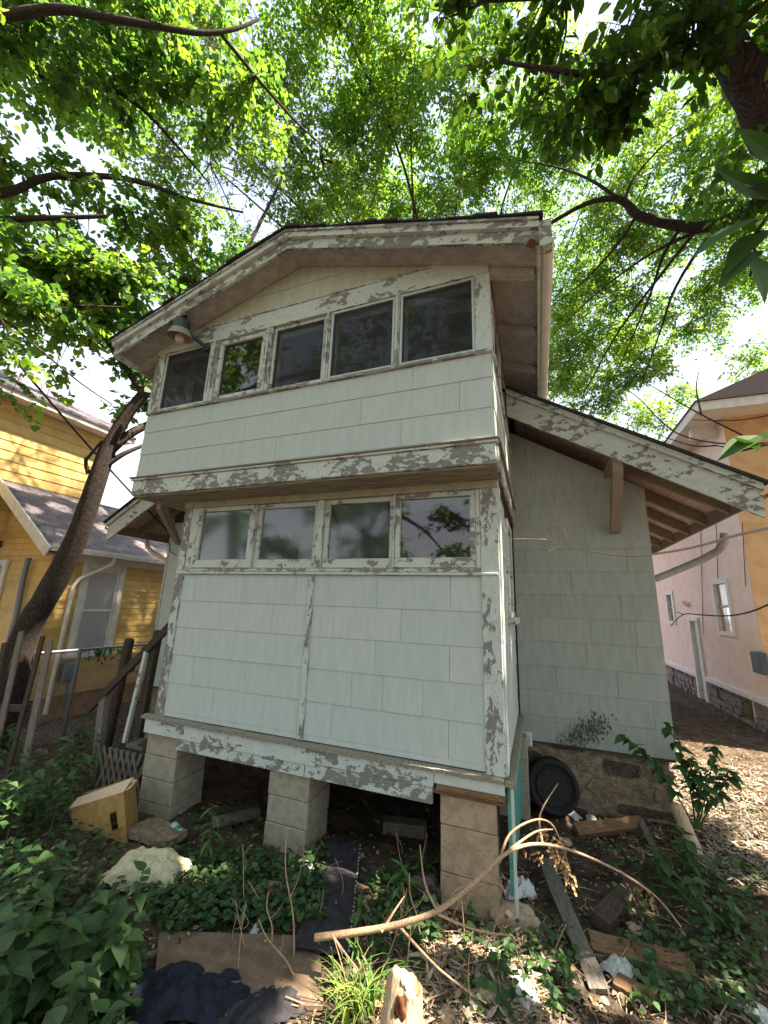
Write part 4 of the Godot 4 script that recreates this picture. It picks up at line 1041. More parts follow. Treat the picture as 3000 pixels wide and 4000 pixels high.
# ---------------------------------------------------------------- pink house
func build_pink_house() -> void:
	var h := thing("pink_house", "pink stucco house on a rubble stone base across the side path", "house", Vector3.ZERO)
	var X := 7.2
	var zc := -5.9
	var wl := group_node("side_wall", h)
	# wall with window and door openings (z runs back); drawn as polygon pieces
	var op := [[-7.62, -6.78, 0.78, 1.86], [-10.3, -9.75, 0.80, 1.70]]
	var z := zc
	var mb := MB.new()
	mb.box(Vector3(X, -0.28, -6.78), Vector3(X + 0.2, 5.0, zc))
	mb.box(Vector3(X, -0.28, -7.62), Vector3(X + 0.2, 0.78, -6.78)); mb.box(Vector3(X, 1.90, -7.62), Vector3(X + 0.2, 5.0, -6.78))
	mb.box(Vector3(X, -0.28, -8.72), Vector3(X + 0.2, 5.0, -7.62))
	mb.box(Vector3(X, 1.02, -9.30), Vector3(X + 0.2, 5.0, -8.72))
	mb.box(Vector3(X, -0.28, -10.4), Vector3(X + 0.2, 5.0, -9.30))
	mb.box(Vector3(X, -0.28, -11.1), Vector3(X + 0.2, 0.9, -10.4)); mb.box(Vector3(X, 1.80, -11.1), Vector3(X + 0.2, 5.0, -10.4))
	mb.box(Vector3(X, -0.28, -16.0), Vector3(X + 0.2, 5.0, -11.1))
	part("stucco", mb, M.stucco_pink, wl)
	bx("front_wall", Vector3(X + 0.002, -0.28, zc - 0.2), Vector3(X + 6.0, 5.0, zc + 0.012), M.stucco_ochre, h, 0.0)
	# rubble base, stone by stone
	var base := group_node("stone_base", h)
	bx("base_core", Vector3(X + 0.03, -1.5, -16.0), Vector3(X + 0.25, -0.30, -7.0), M.mortar, base, 0.0)
	bx("base_core", Vector3(X + 0.03, -1.5, -6.55), Vector3(X + 0.25, -0.30, zc - 0.05), M.mortar, base, 0.0)
	bx("base_core", Vector3(X + 0.03, -1.5, -7.0), Vector3(X + 0.25, -0.86, -6.55), M.mortar, base, 0.0)
	bx("base_core", Vector3(X + 0.03, -0.36, -7.0), Vector3(X + 0.25, -0.30, -6.55), M.mortar, base, 0.0)
	bx("crawl_wall", Vector3(X + 1.6, -1.5, -9.0), Vector3(X + 1.7, -0.30, zc - 0.2), M.mortar, base, 0.0)
	bx("crawl_wall", Vector3(X + 0.25, -1.5, -9.0), Vector3(X + 1.7, -0.30, -8.9), M.mortar, base, 0.0)
	bx("crawl_ceiling", Vector3(X + 0.2, -0.30, -9.0), Vector3(X + 1.7, -0.28, zc - 0.2), M.wood_brown, base, 0.0)
	bx("front_base", Vector3(X + 0.03, -1.5, zc - 0.2), Vector3(X + 6.0, -0.30, zc - 0.03), M.rubble, base, 0.0)
	var r := RandomNumberGenerator.new(); r.seed = 9
	var y := -1.1
	while y < -0.32:
		var hh := r.randf_range(0.12, 0.2)
		z = zc - 0.05
		while z > -11.5:
			var w := r.randf_range(0.14, 0.34)
			var dooropen := z - w * 0.5 > -9.35 and z - w * 0.5 < -8.68
			var vent := z - w * 0.5 > -7.0 and z - w * 0.5 < -6.55 and y > -0.9
			if not dooropen and not vent:
				var p := PackedVector2Array()
				p += ragged(Vector2(0.012, 0.012), Vector2(w - 0.012, 0.012), 3, 0.014, r)
				p += ragged(Vector2(w - 0.012, minf(hh, -0.31 - y) - 0.012), Vector2(0.012, minf(hh, -0.31 - y) - 0.012), 3, 0.014, r)
				slab("stone", p, 0.0, 0.03 + r.randf() * 0.05, M.rubble if r.randf() > 0.3 else M.stone, base, Transform3D(Basis(Vector3(0, 0, -1), Vector3(0, 1, 0), Vector3(-1, 0, 0)), Vector3(X + 0.035, y, z)))
			z -= w
		y += hh
	bx("vent_post", Vector3(X + 0.06, -0.86, -6.80), Vector3(X + 0.10, -0.36, -6.74), M.white_trim, h)
	bx("water_table", Vector3(X - 0.05, -0.34, -8.68), Vector3(X + 0.02, -0.24, zc), M.white_trim, h)
	bx("water_table", Vector3(X - 0.05, -0.34, -16.0), Vector3(X + 0.02, -0.24, -9.35), M.white_trim, h)
	# window, small window
	for q in [[-7.62, -6.78, 0.78, 1.90], [-11.1, -10.4, 0.9, 1.8]]:
		var win := group_node("window", h)
		bx("casing", Vector3(X - 0.03, q[2] - 0.03, q[0]), Vector3(X + 0.05, q[2] + 0.06, q[1]), M.white_trim, win)
		bx("casing", Vector3(X - 0.03, q[3] - 0.10, q[0]), Vector3(X + 0.05, q[3], q[1]), M.white_trim, win)
		bx("casing", Vector3(X - 0.03, q[2] + 0.061, q[0]), Vector3(X + 0.05, q[3] - 0.101, q[0] + 0.11), M.white_trim, win)
		bx("casing", Vector3(X - 0.03, q[2] + 0.061, q[1] - 0.11), Vector3(X + 0.05, q[3] - 0.101, q[1]), M.white_trim, win)
		var ym: float = (q[2] + q[3]) * 0.5
		bx("meeting_rail", Vector3(X + 0.01, ym - 0.025, q[0] + 0.111), Vector3(X + 0.045, ym + 0.025, q[1] - 0.111), M.metal_grey, win)
		bx("pane", Vector3(X + 0.03, q[2] + 0.06, q[0] + 0.11), Vector3(X + 0.034, q[3] - 0.1, q[1] - 0.11), M.glass, win, 0.0)
		bx("blind", Vector3(X + 0.12, ym, q[0] + 0.08), Vector3(X + 0.125, q[3], q[1] - 0.08), M.blind, win, 0.0)
		bx("room_back", Vector3(X + 0.9, q[2] - 0.3, q[0] - 0.3), Vector3(X + 0.95, q[3] + 0.3, q[1] + 0.3), M.room, win, 0.0)
	# narrow door
	var dr := group_node("door", h)
	bx("door_frame", Vector3(X - 0.05, -0.98, -8.80), Vector3(X + 0.06, 1.0, -8.70), M.white_trim, dr)
	bx("door_frame", Vector3(X - 0.05, -0.98, -9.32), Vector3(X + 0.06, 1.0, -9.22), M.white_trim, dr)
	bx("door_frame", Vector3(X - 0.06, 1.001, -9.36), Vector3(X + 0.06, 1.09, -8.66), M.white_trim, dr)
	bx("door_leaf", Vector3(X + 0.03, -0.97, -9.219), Vector3(X + 0.07, 1.0, -8.801), M.white_plastic, dr, 0.003)
	bx("door_knob", Vector3(X - 0.01, -0.02, -8.86), Vector3(X + 0.03, 0.04, -8.82), M.metal_dark, dr, 0.01)
	# flood light, meter box, hanging wires
	var fl := group_node("flood_lamp", h)
	var fp := at_x(2690, 2358, X)
	var lm := MB.new()
	lm.lathe(PackedVector2Array([Vector2(0.02, 0.1), Vector2(0.05, 0.08), Vector2(0.07, 0.0), Vector2(0.05, -0.08), Vector2(0.0, -0.09)]), 12, Transform3D(Basis(Vector3(0, 0, 1), 0.9), fp + Vector3(-0.06, 0, 0.05)))
	part("lamp_head", lm, M.stucco_pink, fl)
	bx("lamp_base", fp + Vector3(-0.03, -0.06, -0.1), fp + Vector3(0.0, 0.06, 0.0), M.stucco_pink, fl, 0.01)
	var mp := at_x(2985, 2590, X)
	bx("fuse_box", mp + Vector3(-0.12, -0.18, -0.16), mp + Vector3(0.0, 0.18, 0.16), M.metal_dark, h, 0.015)
	for q in [[2792, 1900, 2260], [2735, 1990, 2480], [2900, 2040, 2290]]:
		var wr := MB.new()
		wr.tube([at_x(q[0], q[1], X - 0.012), at_x(q[0] + 6, (q[1] + q[2]) * 0.5, X - 0.02), at_x(q[0] + 12, q[2], X - 0.012)], [0.006, 0.006, 0.006], 5)
		part("wire", wr, M.rust, h)
	# roofs
	bx("eave_soffit", Vector3(X - 0.55, 4.98, -16.0), Vector3(X + 6.0, 5.02, zc + 0.55), M.white_trim, h, 0.004)
	bx("eave_board", Vector3(X - 0.58, 4.94, -16.0), Vector3(X - 0.551, 5.12, zc + 0.55), M.white_trim, h)
	bx("eave_board", Vector3(X - 0.58, 4.94, zc + 0.551), Vector3(X + 6.0, 5.12, zc + 0.58), M.white_trim, h)
	slab("roof", pv([X - 0.62, 5.13, X + 3.0, 6.6, X + 6.0, 6.6, X + 6.0, 5.13]), -16.0, zc + 0.62, M.roof_c, h)
	for k in 4:
		bx("bracket", Vector3(X - 0.45, 4.72, zc - 0.4 - k * 1.9), Vector3(X - 0.001, 4.979, zc - 0.28 - k * 1.9), M.white_trim, h)
	# porch roof of the pink house, low gable seen over the rake
	slab("side_roof", pv([5.95, 4.05, 7.18, 4.62, 7.18, 4.70, 5.90, 4.12]), -12.0, -8.6, M.white_trim, h)

# ---------------------------------------------------------------- fences, steps, cable, lamp
func build_fences() -> void:
	var f := thing("picket_fence", "broken fence of grey weathered pickets beside the leaning trunk", "fence", Vector3(-2.4, -0.85, 0.0))
	var inv := Transform3D(Basis(), -f.position)
	for q in [[85, 2466, 18, 2770, 0.10, "wood_grey", -0.10], [168, 2484, 60, 2900, 0.075, "wood_dark", -0.02], [197, 2503, 90, 3010, 0.105, "wood_grey", 0.02], [20, 2510, -70, 2960, 0.10, "wood_dark", -0.05], [-50, 2530, -150, 2960, 0.10, "wood_grey", -0.05]]:
		var a := at_z(q[0], q[1], q[6]); var b := at_z(q[2], q[3], q[6] + 0.04)
		b = a + (b - a) * ((a.y + 1.0) / (a.y - b.y))
		board("picket", inv * a, inv * b, q[4], 0.024, Vector3(1, 0, 0), M[q[5]], f)
	board("rail", inv * at_z(-160, 2765, -0.12), inv * at_z(105, 2765, -0.08), 0.08, 0.03, Vector3.UP, M.wood_dark, f)
	# chain link
	var c := thing("chain_link_fence", "chain-link fence with a galvanised top rail before the yellow house", "fence", Vector3(-3.05, -0.95, -1.5))
	inv = Transform3D(Basis(), -c.position)
	var z0 := -0.55; var z1 := -3.3; var top := 0.30; var bot := -0.92
	var wires := MB.new()
	var s := 0.062
	var n := int((z0 - z1 + (top - bot)) / s)
	for d in [1, -1]:
		for k in n + 1:
			var zz := z0 - k * s if d == 1 else z0 + (top - bot) - k * s
			# line from (zz, bot) rising at 45 degrees
			var a := Vector2(zz, bot); var b := Vector2(zz + (top - bot) * d, top) if d == 1 else Vector2(zz - (top - bot), top)
			if a.x > z0:
				a = a.lerp(b, (a.x - z0) / (a.x - b.x))
			if b.x > z0: b = a.lerp(b, (z0 - a.x) / (b.x - a.x))
			if b.x < z1: b = a.lerp(b, (z1 - a.x) / (b.x - a.x)) if a.x > z1 else a
			if a.x < z1:
				if b.x > z1: a = a.lerp(b, (z1 - a.x) / (b.x - a.x))
				else: continue
			if a.distance_to(b) < 0.02: continue
			wires.tube([inv * Vector3(-3.05 + d * 0.002, a.y, a.x), inv * Vector3(-3.05 + d * 0.002, b.y, b.x)], [0.0022, 0.0022], 3)
	part("wire_mesh", wires, M.metal_galv, c)
	var rail := MB.new()
	rail.tube([inv * Vector3(-3.05, top, z0), inv * Vector3(-3.05, top - 0.01, -2.0), inv * Vector3(-3.05, top, z1)], [0.02, 0.02, 0.02], 10)
	part("top_rail", rail, M.metal_galv, c)
	for z in [-1.12, -3.2]:
		var post := MB.new()
		post.tube([inv * Vector3(-3.0, -1.1, z), inv * Vector3(-3.0, top + 0.02, z)], [0.026, 0.026], 10)
		part("post", post, M.metal_grey, c)
	# old timber post of the steps and the vine post
	var st := thing("wooden_steps", "rotting wooden steps with a broken handrail against the porch side", "steps", Vector3(-0.7, -0.85, -0.45))
	inv = Transform3D(Basis(), -st.position)
	for q in [[-0.30, -0.33, "wood_grey"], [-0.56, -0.46, "wood_grey"], [-0.84, -0.62, "wood_dark"]]:
		board("tread", inv * Vector3(q[0] - 0.02, q[1], -0.28), inv * Vector3(q[0], q[1] + 0.01, -1.2), 0.26, 0.035, Vector3(1, 0, 0), M[q[2]], st)
	for z in [-0.30, -1.15]:
		board("stringer", inv * Vector3(-0.12, -0.30, z), inv * Vector3(-1.05, -0.86, z), 0.20, 0.035, Vector3.UP, M.wood_dark, st)
	board("handrail", inv * at_z(345, 2772, -0.32), inv * at_z(668, 2440, -0.30), 0.085, 0.04, Vector3.UP, M.wood_dark, st)
	board("rail_post", inv * at_z(620, 2462, -0.36), inv * at_z(540, 2880, -0.36), 0.085, 0.07, Vector3(1, 0, 0), M.wood_dark, st)
	board("rail_post", inv * at_z(572, 2545, -0.30), inv * at_z(486, 2900, -0.30), 0.045, 0.04, Vector3(1, 0, 0), M.peel_little, st)
	board("rail_post", inv * at_z(410, 2712, -0.34), inv * at_z(372, 3030, -0.30), 0.10, 0.07, Vector3(1, 0, 0), M.wood_grey, st)
	var vp := thing("leaning_post", "dark round-topped timber post behind the handrail", "post", at_z(420, 2880, -0.9))
	board("shaft", Vector3(0, -0.3, 0), at_z(508, 2494, -0.9) - vp.position, 0.12, 0.09, Vector3(1, 0, 0), M.wood_dark, vp, 0.02)
	# lattice panel
	var la := thing("lattice_panel", "grey diagonal lattice panel below the side steps", "lattice", Vector3(-0.55, -0.85, -0.15))
	for k in 7:
		var o := -0.32 + k * 0.085
		board("slat", Vector3(o, 0.0, 0.0), Vector3(o + 0.18, 0.42, 0.03), 0.032, 0.007, Vector3(1, 0, 0), M.wood_grey, la, 0.001)
		board("slat", Vector3(o + 0.16, 0.0, 0.010), Vector3(o - 0.02, 0.42, 0.04), 0.032, 0.007, Vector3(1, 0, 0), M.wood_grey, la, 0.001)
	board("frame", Vector3(0.40, -0.05, 0.02), Vector3(0.44, 0.50, 0.04), 0.035, 0.02, Vector3(1, 0, 0), M.wood_grey, la)
	# cable
	var cb := thing("overhead_cable", "thick dark service cable slung down to the house wall", "cable", at_z(668, 2086, -1.88))
	var mb := MB.new()
	var a := at_d(-260, 1010, 5.0) - cb.position
	var pts := []
	for k in 13:
		var t := k / 12.0
		pts.append(a.lerp(Vector3.ZERO, t) - Vector3(0, 0.10 * 4.0 * t * (1.0 - t), 0))
	var rad := []
	for k in 13: rad.append(0.016)
	mb.tube(pts, rad, 8)
	part("line", mb, M.cable, cb)
	var m2 := MB.new()
	m2.tube([Vector3(0, 0, 0), Vector3(0.02, -0.1, 0.05), Vector3(0.08, -0.32, 0.02), Vector3(0.2, -0.38, 0.0)], [0.008, 0.008, 0.008, 0.008], 6)
	part("drip_loop", m2, M.cable, cb)
	bx("insulator", Vector3(-0.03, -0.04, -0.02), Vector3(0.03, 0.04, 0.05), M.metal_dark, cb, 0.01)
	# lamp
	var lp := thing("porch_lamp", "grey bell-shaped floodlight with a bare clear bulb under the eave", "lamp", Vector3(0.155, 3.93, 0.58))
	var t := Transform3D((Basis(Vector3(0, 0, 1), -0.10) * Basis(Vector3(1, 0, 0), 0.10)).scaled(Vector3.ONE * 0.88), Vector3.ZERO)
	var hd := MB.new()
	hd.lathe(PackedVector2Array([Vector2(0.0, 0.175), Vector2(0.045, 0.172), Vector2(0.05, 0.12), Vector2(0.082, 0.105), Vector2(0.095, 0.08), Vector2(0.098, -0.02), Vector2(0.092, -0.022)]), 24, t)
	part("housing", hd, M.metal_dark, lp)
	var rm := MB.new()
	rm.lathe(PackedVector2Array([Vector2(0.097, -0.018), Vector2(0.112, -0.03), Vector2(0.142, -0.10), Vector2(0.150, -0.115), Vector2(0.143, -0.118), Vector2(0.10, -0.04), Vector2(0.03, -0.02), Vector2(0.0, -0.02)]), 40, t, 0.012)
	part("ribbed_rim", rm, M.lamp_rim, lp)
	var bl := MB.new()
	var pr := PackedVector2Array()
	for k in 9:
		var an := PI * k / 8.0
		pr.append(Vector2(sin(an) * 0.055, -0.13 + cos(an) * 0.07))
	bl.lathe(pr, 16, t)
	part("bulb", bl, M.bulb_glass, lp)
	board("bracket", Vector3(0.08, -0.05, -0.03), Vector3(0.17, -0.13, -0.19), 0.035, 0.03, Vector3.UP, M.metal_dark, lp)
	bx("mount", Vector3(0.13, -0.17, -0.206), Vector3(0.22, -0.08, -0.188), M.metal_dark, lp, 0.004)

# ---------------------------------------------------------------- trees
var limb_off := Transform3D()
func hole(p: Vector3, r: float) -> void:
	holes.append([p, SUN.normalized(), r + 0.07])
func in_hole(p: Vector3, most: int = 1000) -> bool:
	for i in mini(most, holes.size()):
		var h: Array = holes[i]
		var d: Vector3 = p - h[0]
		var t: float = d.dot(h[1])
		if t > 0.0 and (d - h[1] * t).length_squared() < h[2] * h[2]: return true
	return false
func limb(parent: Node, called: String, pts: Array, r0: float, r1: float, sides: int, mname: String, wob: float = 0.12) -> MeshInstance3D:
	# pts: Vector3 knots, smoothed
	var out := []; var rad := []
	var n := pts.size()
	for i in n - 1:
		var p0: Vector3 = pts[maxi(i - 1, 0)]; var p1: Vector3 = pts[i]; var p2: Vector3 = pts[i + 1]; var p3: Vector3 = pts[mini(i + 2, n - 1)]
		for k in 4:
			var t := k / 4.0
			out.append(p1.cubic_interpolate(p2, p0, p3, t))
			rad.append(lerpf(r0, r1, (i + t) / (n - 1)))
	out.append(pts[n - 1]); rad.append(r1)
	var mb := MB.new()
	mb.tube(out, rad, sides, wob, int(r0 * 10000) + n)
	return part(called, mb, M[mname], parent, limb_off)
func px(a: Array) -> Array:       # [[px, py, depth], ...] -> points
	var o := []
	for q in a: o.append(at_d(q[0], q[1], q[2]))
	return o
# blobs: [centre, radius vec, anchor, leaf count]; leaves hang on twigs along branchlets that start at the anchor
func crown(parent: Node, blobs: Array, ll: float, heart: float, pal: Array, sd: int, twig_r: float = 0.006, spread_: float = 0.30, droop: float = 0.5, dens: float = 1.0) -> void:
	var r := RandomNumberGenerator.new(); r.seed = sd
	var lv := MB.new(); var tw := MB.new()
	for b in blobs:
		var c: Vector3 = b[0]; var rad: Vector3 = b[1]; var anc: Vector3 = b[2]
		var total := int(b[3] * dens)
		var per := 70
		var nb := maxi(3, total / per)
		var prior: Array = []
		for i in nb:
			var dv := Vector3(r.randfn(), r.randfn(), r.randfn()).normalized() * pow(r.randf(), 0.42)
			var e := c + Vector3(dv.x * rad.x, dv.y * rad.y, dv.z * rad.z)
			var anc0: Vector3 = b[2]
			if i > 3:      # fork off the nearest of a few earlier branchlets
				for tries in 5:
					var cand: Vector3 = prior[r.randi() % prior.size()]
					if tries == 0 or cand.distance_squared_to(e) < anc0.distance_squared_to(e): anc0 = cand
			anc = anc0
			var mid := anc.lerp(e, 0.5) + Vector3(r.randf_range(-0.2, 0.2), 0.12 * (e - anc).length() * r.randf(), r.randf_range(-0.2, 0.2))
			var path := []
			for k in 6:
				var t := k / 5.0
				path.append(anc.lerp(mid, t).lerp(mid.lerp(e, t), t))
			var gap := false
			for k in 15:
				var t := k / 14.0
				if in_hole(anc.lerp(mid, t).lerp(mid.lerp(e, t), t), 2): gap = true
			if gap and i > 3: continue
			for k in [2, 3, 4]: prior.append(path[k])
			var tr := twig_r * (r.randf_range(0.9, 1.6) if i < 4 else r.randf_range(0.5, 1.0))
			tw.tube(path, [tr * 1.6, tr * 1.3, tr, tr * 0.8, tr * 0.6, tr * 0.35], 4)
			var tone: Color = pal[r.randi() % pal.size()]
			var left := per
			while left > 0:
				var t := pow(r.randf(), 0.6) * 0.75 + 0.25
				var o: Vector3 = anc.lerp(mid, t).lerp(mid.lerp(e, t), t)
				var td := Vector3(r.randfn(), r.randfn() * 0.6 - droop * 0.4, r.randfn()).normalized()
				var tl := spread_ * r.randf_range(0.5, 1.5)
				var nl := r.randi_range(6, 10)
				var sidev := td.cross(Vector3(0.1, 1, 0.07)).normalized()
				tw.tube([o, o + td * tl * 0.6, o + td * tl - Vector3(0, tl * 0.12, 0)], [tr * 0.45, tr * 0.35, tr * 0.2], 3)
				for k in nl:
					var u := 0.2 + 0.8 * float(k) / nl
					var lp := o + td * (tl * u) - Vector3(0, tl * 0.12 * u * u, 0)
					if in_hole(lp): continue
					var sg := 1.0 if k % 2 == 0 else -1.0
					var dir := (sidev * sg * r.randf_range(0.4, 1.0) + td * r.randf_range(0.2, 0.9) - Vector3(0, droop * r.randf_range(0.3, 1.6), 0) + Vector3(r.randfn(), r.randfn(), r.randfn()) * 0.25).normalized()
					var nn := (Vector3(0, 1, 0) + Vector3(r.randfn(), r.randfn(), r.randfn()) * 0.5).normalized()
					var ln := ll * r.randf_range(0.6, 1.2)
					var jit := r.randf_range(0.75, 1.25)
					var cl := Color(tone.r * jit * r.randf_range(0.9, 1.15), tone.g * jit, tone.b * jit)
					lv.leaf(lp + dir * 0.02, dir, nn, ln, ln * (0.92 if heart > 0.5 else 0.6) * r.randf_range(0.85, 1.1), cl, heart, 0.10 * r.randf_range(0.2, 1.4))
				left -= nl
	var f := part("crown", lv, M.leaf_tree, parent, limb_off)
	f.set_meta("kind", "stuff")
	var bt := part("branchlets", tw, M.twig_dark, parent, limb_off)
	bt.set_meta("kind", "stuff")
func build_trees() -> void:
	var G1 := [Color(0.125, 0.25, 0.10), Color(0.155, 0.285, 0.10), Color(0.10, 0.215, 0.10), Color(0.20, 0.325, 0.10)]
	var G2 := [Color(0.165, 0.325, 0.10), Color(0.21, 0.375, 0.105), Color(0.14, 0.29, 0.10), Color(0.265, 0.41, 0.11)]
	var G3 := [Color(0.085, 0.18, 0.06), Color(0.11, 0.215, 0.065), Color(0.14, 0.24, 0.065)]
	var G4 := [Color(0.05, 0.115, 0.04), Color(0.065, 0.14, 0.04), Color(0.085, 0.16, 0.045)]  # darker copy of the leaf greens: shade painted into the near leaves
	# sunny spots on the ground and walls: gaps in the crowns towards the sun
	for q in [[2.88, -0.5, 1.10, 0.36], [3.15, -0.68, 0.75, 0.24], [2.72, -0.72, 0.95, 0.12], [3.30, -0.75, 0.55, 0.14], [3.5, -0.8, 0.72, 0.10], [3.75, -0.8, 0.35, 0.07], [5.2, -0.8, -2.6, 0.42], [5.6, -0.8, -2.1, 0.42], [5.25, -0.8, -1.7, 0.18], [5.6, -0.8, -1.4, 0.16], [5.0, -0.8, -3.4, 0.25], [5.9, -0.8, -3.2, 0.3], [4.9, -0.8, -1.0, 0.07], [-3.0, -0.9, -2.0, 0.2], [-2.6, -0.9, -2.5, 0.2], [3.3, 1.5, 0.0, 0.16], [3.3, 0.9, 0.0, 0.10], [3.33, 2.7, 0.33, 0.2], [3.0, -0.30, 0.50, 0.06], [3.35, -0.15, 0.45, 0.08], [3.15, -0.72, 0.95, 0.14], [2.6, -0.72, 1.05, 0.09], [3.45, -0.78, 0.35, 0.06], [5.35, -0.8, -2.9, 0.3], [4.75, -0.8, -2.2, 0.12], [4.4, -0.8, 0.0, 0.06], [4.0, -0.8, 0.5, 0.06], [-6.5, 4.3, -0.6, 0.7], [-6.5, 4.2, -1.6, 0.8], [-6.5, 4.2, -2.5, 0.7], [-5.9, 2.9, -2.0, 0.22], [-5.4, 2.5, -2.7, 0.22], [-6.2, 3.1, -2.9, 0.25], [-5.6, 2.7, -1.4, 0.12], [-5.0, 2.2, -3.3, 0.15], [-3.05, 0.2, -0.45, 0.10], [-2.85, 0.9, -0.40, 0.12]]:
		hole(Vector3(q[0], q[1], q[2]), q[3])
	# 1 leaning tree, trunk passing behind the porch
	var a := thing("leaning_tree", "tree with dark leaning trunk and heart-shaped leaves behind the porch corner", "tree", Vector3(-3.5, -0.95, -0.62))
	var o := a; limb_off = Transform3D(Basis(), -a.position)
	limb(o, "trunk", [Vector3(-3.62, -1.15, -0.65)] + px([[20, 2850, 5.5], [90, 2500, 5.5], [200, 2300, 5.5], [300, 2100, 5.5], [370, 1900, 5.5], [425, 1740, 5.55]]), 0.19, 0.10, 18, "bark", 0.10)
	limb(o, "limb", px([[400, 1800, 5.53], [470, 1660, 5.6], [560, 1540, 5.7], [660, 1440, 5.9], [800, 1250, 6.3], [950, 1000, 6.8], [1100, 700, 7.5]]), 0.095, 0.02, 12, "bark")
	limb(o, "limb", px([[410, 1780, 5.53], [500, 1700, 5.7], [620, 1640, 6.0], [800, 1560, 6.6], [1000, 1300, 7.4]]), 0.075, 0.02, 10, "bark")
	limb(o, "limb", px([[400, 1830, 5.5], [470, 1780, 5.6], [560, 1740, 5.8], [700, 1690, 6.3]]), 0.045, 0.018, 8, "bark")
	limb(o, "limb", px([[345, 1850, 5.45], [335, 1800, 5.4], [350, 1780, 5.4], [400, 1720, 5.4]]), 0.03, 0.014, 8, "bark")
	limb(o, "limb", px([[560, 1540, 5.7], [420, 1330, 5.6], [300, 1100, 5.4], [180, 800, 5.3]]), 0.05, 0.012, 8, "bark")
	var an := at_d(600, 1480, 5.8)
	var an2 := at_d(300, 1100, 5.4)
	crown(a, [[at_d(420, 1180, 5.6), Vector3(1.1, 0.7, 0.8), an, 1500], [at_d(560, 1500, 6.1), Vector3(0.55, 0.4, 0.5), an, 420], [at_d(150, 1250, 5.4), Vector3(0.8, 0.5, 0.8), an2, 520], [at_d(330, 760, 5.6), Vector3(0.7, 0.4, 0.7), an2, 260], [at_d(700, 950, 6.6), Vector3(1.2, 0.8, 1.0), at_d(800, 1250, 6.3), 2300], [at_d(120, 1560, 5.0), Vector3(0.35, 0.25, 0.35), an2, 160], [at_d(500, 1640, 6.2), Vector3(0.35, 0.3, 0.3), an, 200]], 0.092, 1.0, G1, 101, 0.006, 0.3, 0.5, 1.3)
	# 2 tall tree over and behind the house
	a = thing("shade_tree", "tall broad-crowned tree rising behind the ridge of the house", "tree", Vector3(1.6, -0.95, -11.0))
	o = a; limb_off = Transform3D(Basis(), -a.position)
	limb(o, "trunk", [Vector3(1.6, -1.2, -11.0), Vector3(1.7, 2.0, -10.9), Vector3(1.5, 5.5, -10.6), Vector3(1.2, 8.0, -9.8)], 0.42, 0.22, 16, "bark")
	var hub := Vector3(1.2, 8.0, -9.8)
	for q in [[1250, 620, 9.0], [820, 640, 8.5], [1600, 350, 8.5], [1000, 250, 8.0], [1800, 700, 10.5], [600, 350, 8.0], [2150, 420, 10.0], [1350, 120, 7.6]]:
		var e := at_d(q[0], q[1], q[2])
		limb(o, "limb", [hub, hub.lerp(e, 0.35) + Vector3(rng.randf_range(-0.6, 0.6), 0.8, rng.randf_range(-0.6, 0.6)), hub.lerp(e, 0.7) + Vector3(rng.randf_range(-0.4, 0.4), 0.4, 0.3), e], 0.06, 0.012, 8, "bark")
	crown(a, [[at_d(1250, 660, 9.3), Vector3(2.2, 1.5, 1.6), at_d(1250, 620, 9.0), 6500], [at_d(820, 640, 8.8), Vector3(1.9, 1.3, 1.5), at_d(820, 640, 8.5), 4800], [at_d(1580, 380, 8.6), Vector3(1.8, 1.3, 1.5), at_d(1600, 350, 8.5), 4600], [at_d(1000, 260, 8.2), Vector3(1.8, 1.2, 1.5), at_d(1000, 250, 8.0), 4200], [at_d(1700, 760, 11.0), Vector3(2.2, 1.3, 1.6), at_d(1800, 700, 10.5), 4800], [at_d(520, 330, 8.0), Vector3(1.6, 1.1, 1.4), at_d(600, 350, 8.0), 3000], [at_d(2150, 420, 10.2), Vector3(2.0, 1.4, 1.5), at_d(2150, 420, 10.0), 3600], [at_d(1350, 60, 7.8), Vector3(1.7, 0.9, 1.4), at_d(1350, 120, 7.6), 3000], [at_d(1050, 880, 10.0), Vector3(1.8, 0.9, 1.2), at_d(820, 640, 8.5), 2600], [at_d(1950, 50, 8.4), Vector3(1.6, 0.9, 1.3), at_d(1600, 350, 8.5), 2200], [at_d(1280, 360, 9.5), Vector3(1.8, 1.2, 1.4), at_d(1250, 620, 9.0), 2600], [at_d(1900, 560, 10.5), Vector3(1.7, 1.2, 1.3), at_d(1800, 700, 10.5), 2200], [at_d(800, 120, 9.0), Vector3(1.8, 1.0, 1.3), at_d(1000, 250, 8.0), 2000], [at_d(1480, 820, 11.0), Vector3(1.6, 0.8, 1.2), at_d(1250, 620, 9.0), 1900]], 0.105, 0.0, G2, 102, 0.007, 0.4, 0.5, 1.5)
	# 3 tree off to the side, its limbs coming in along the top
	a = thing("overhanging_tree", "tree whose long dark limbs reach over the yellow house", "tree", Vector3(-6.0, -1.0, 3.6))
	o = a; limb_off = Transform3D(Basis(), -a.position)
	var fork := Vector3(-5.6, 4.4, 3.2)
	limb(o, "trunk", [Vector3(-6.0, -1.2, 3.6), Vector3(-6.0, 1.5, 3.6), fork], 0.28, 0.2, 14, "bark")
	limb(o, "limb", [fork, at_d(-700, 200, 5.0)] + px([[-300, 60, 4.6], [0, 62, 4.4], [220, 35, 4.4], [420, 70, 4.5], [620, 105, 4.6], [800, 130, 4.8], [930, 110, 5.0], [1010, 75, 5.2]]), 0.07, 0.016, 10, "bark")
	limb(o, "limb", [fork] + px([[-500, 420, 5.2], [-100, 300, 5.4], [200, 290, 5.5], [420, 300, 5.6], [620, 330, 5.8], [800, 300, 6.0]]), 0.07, 0.018, 9, "bark")
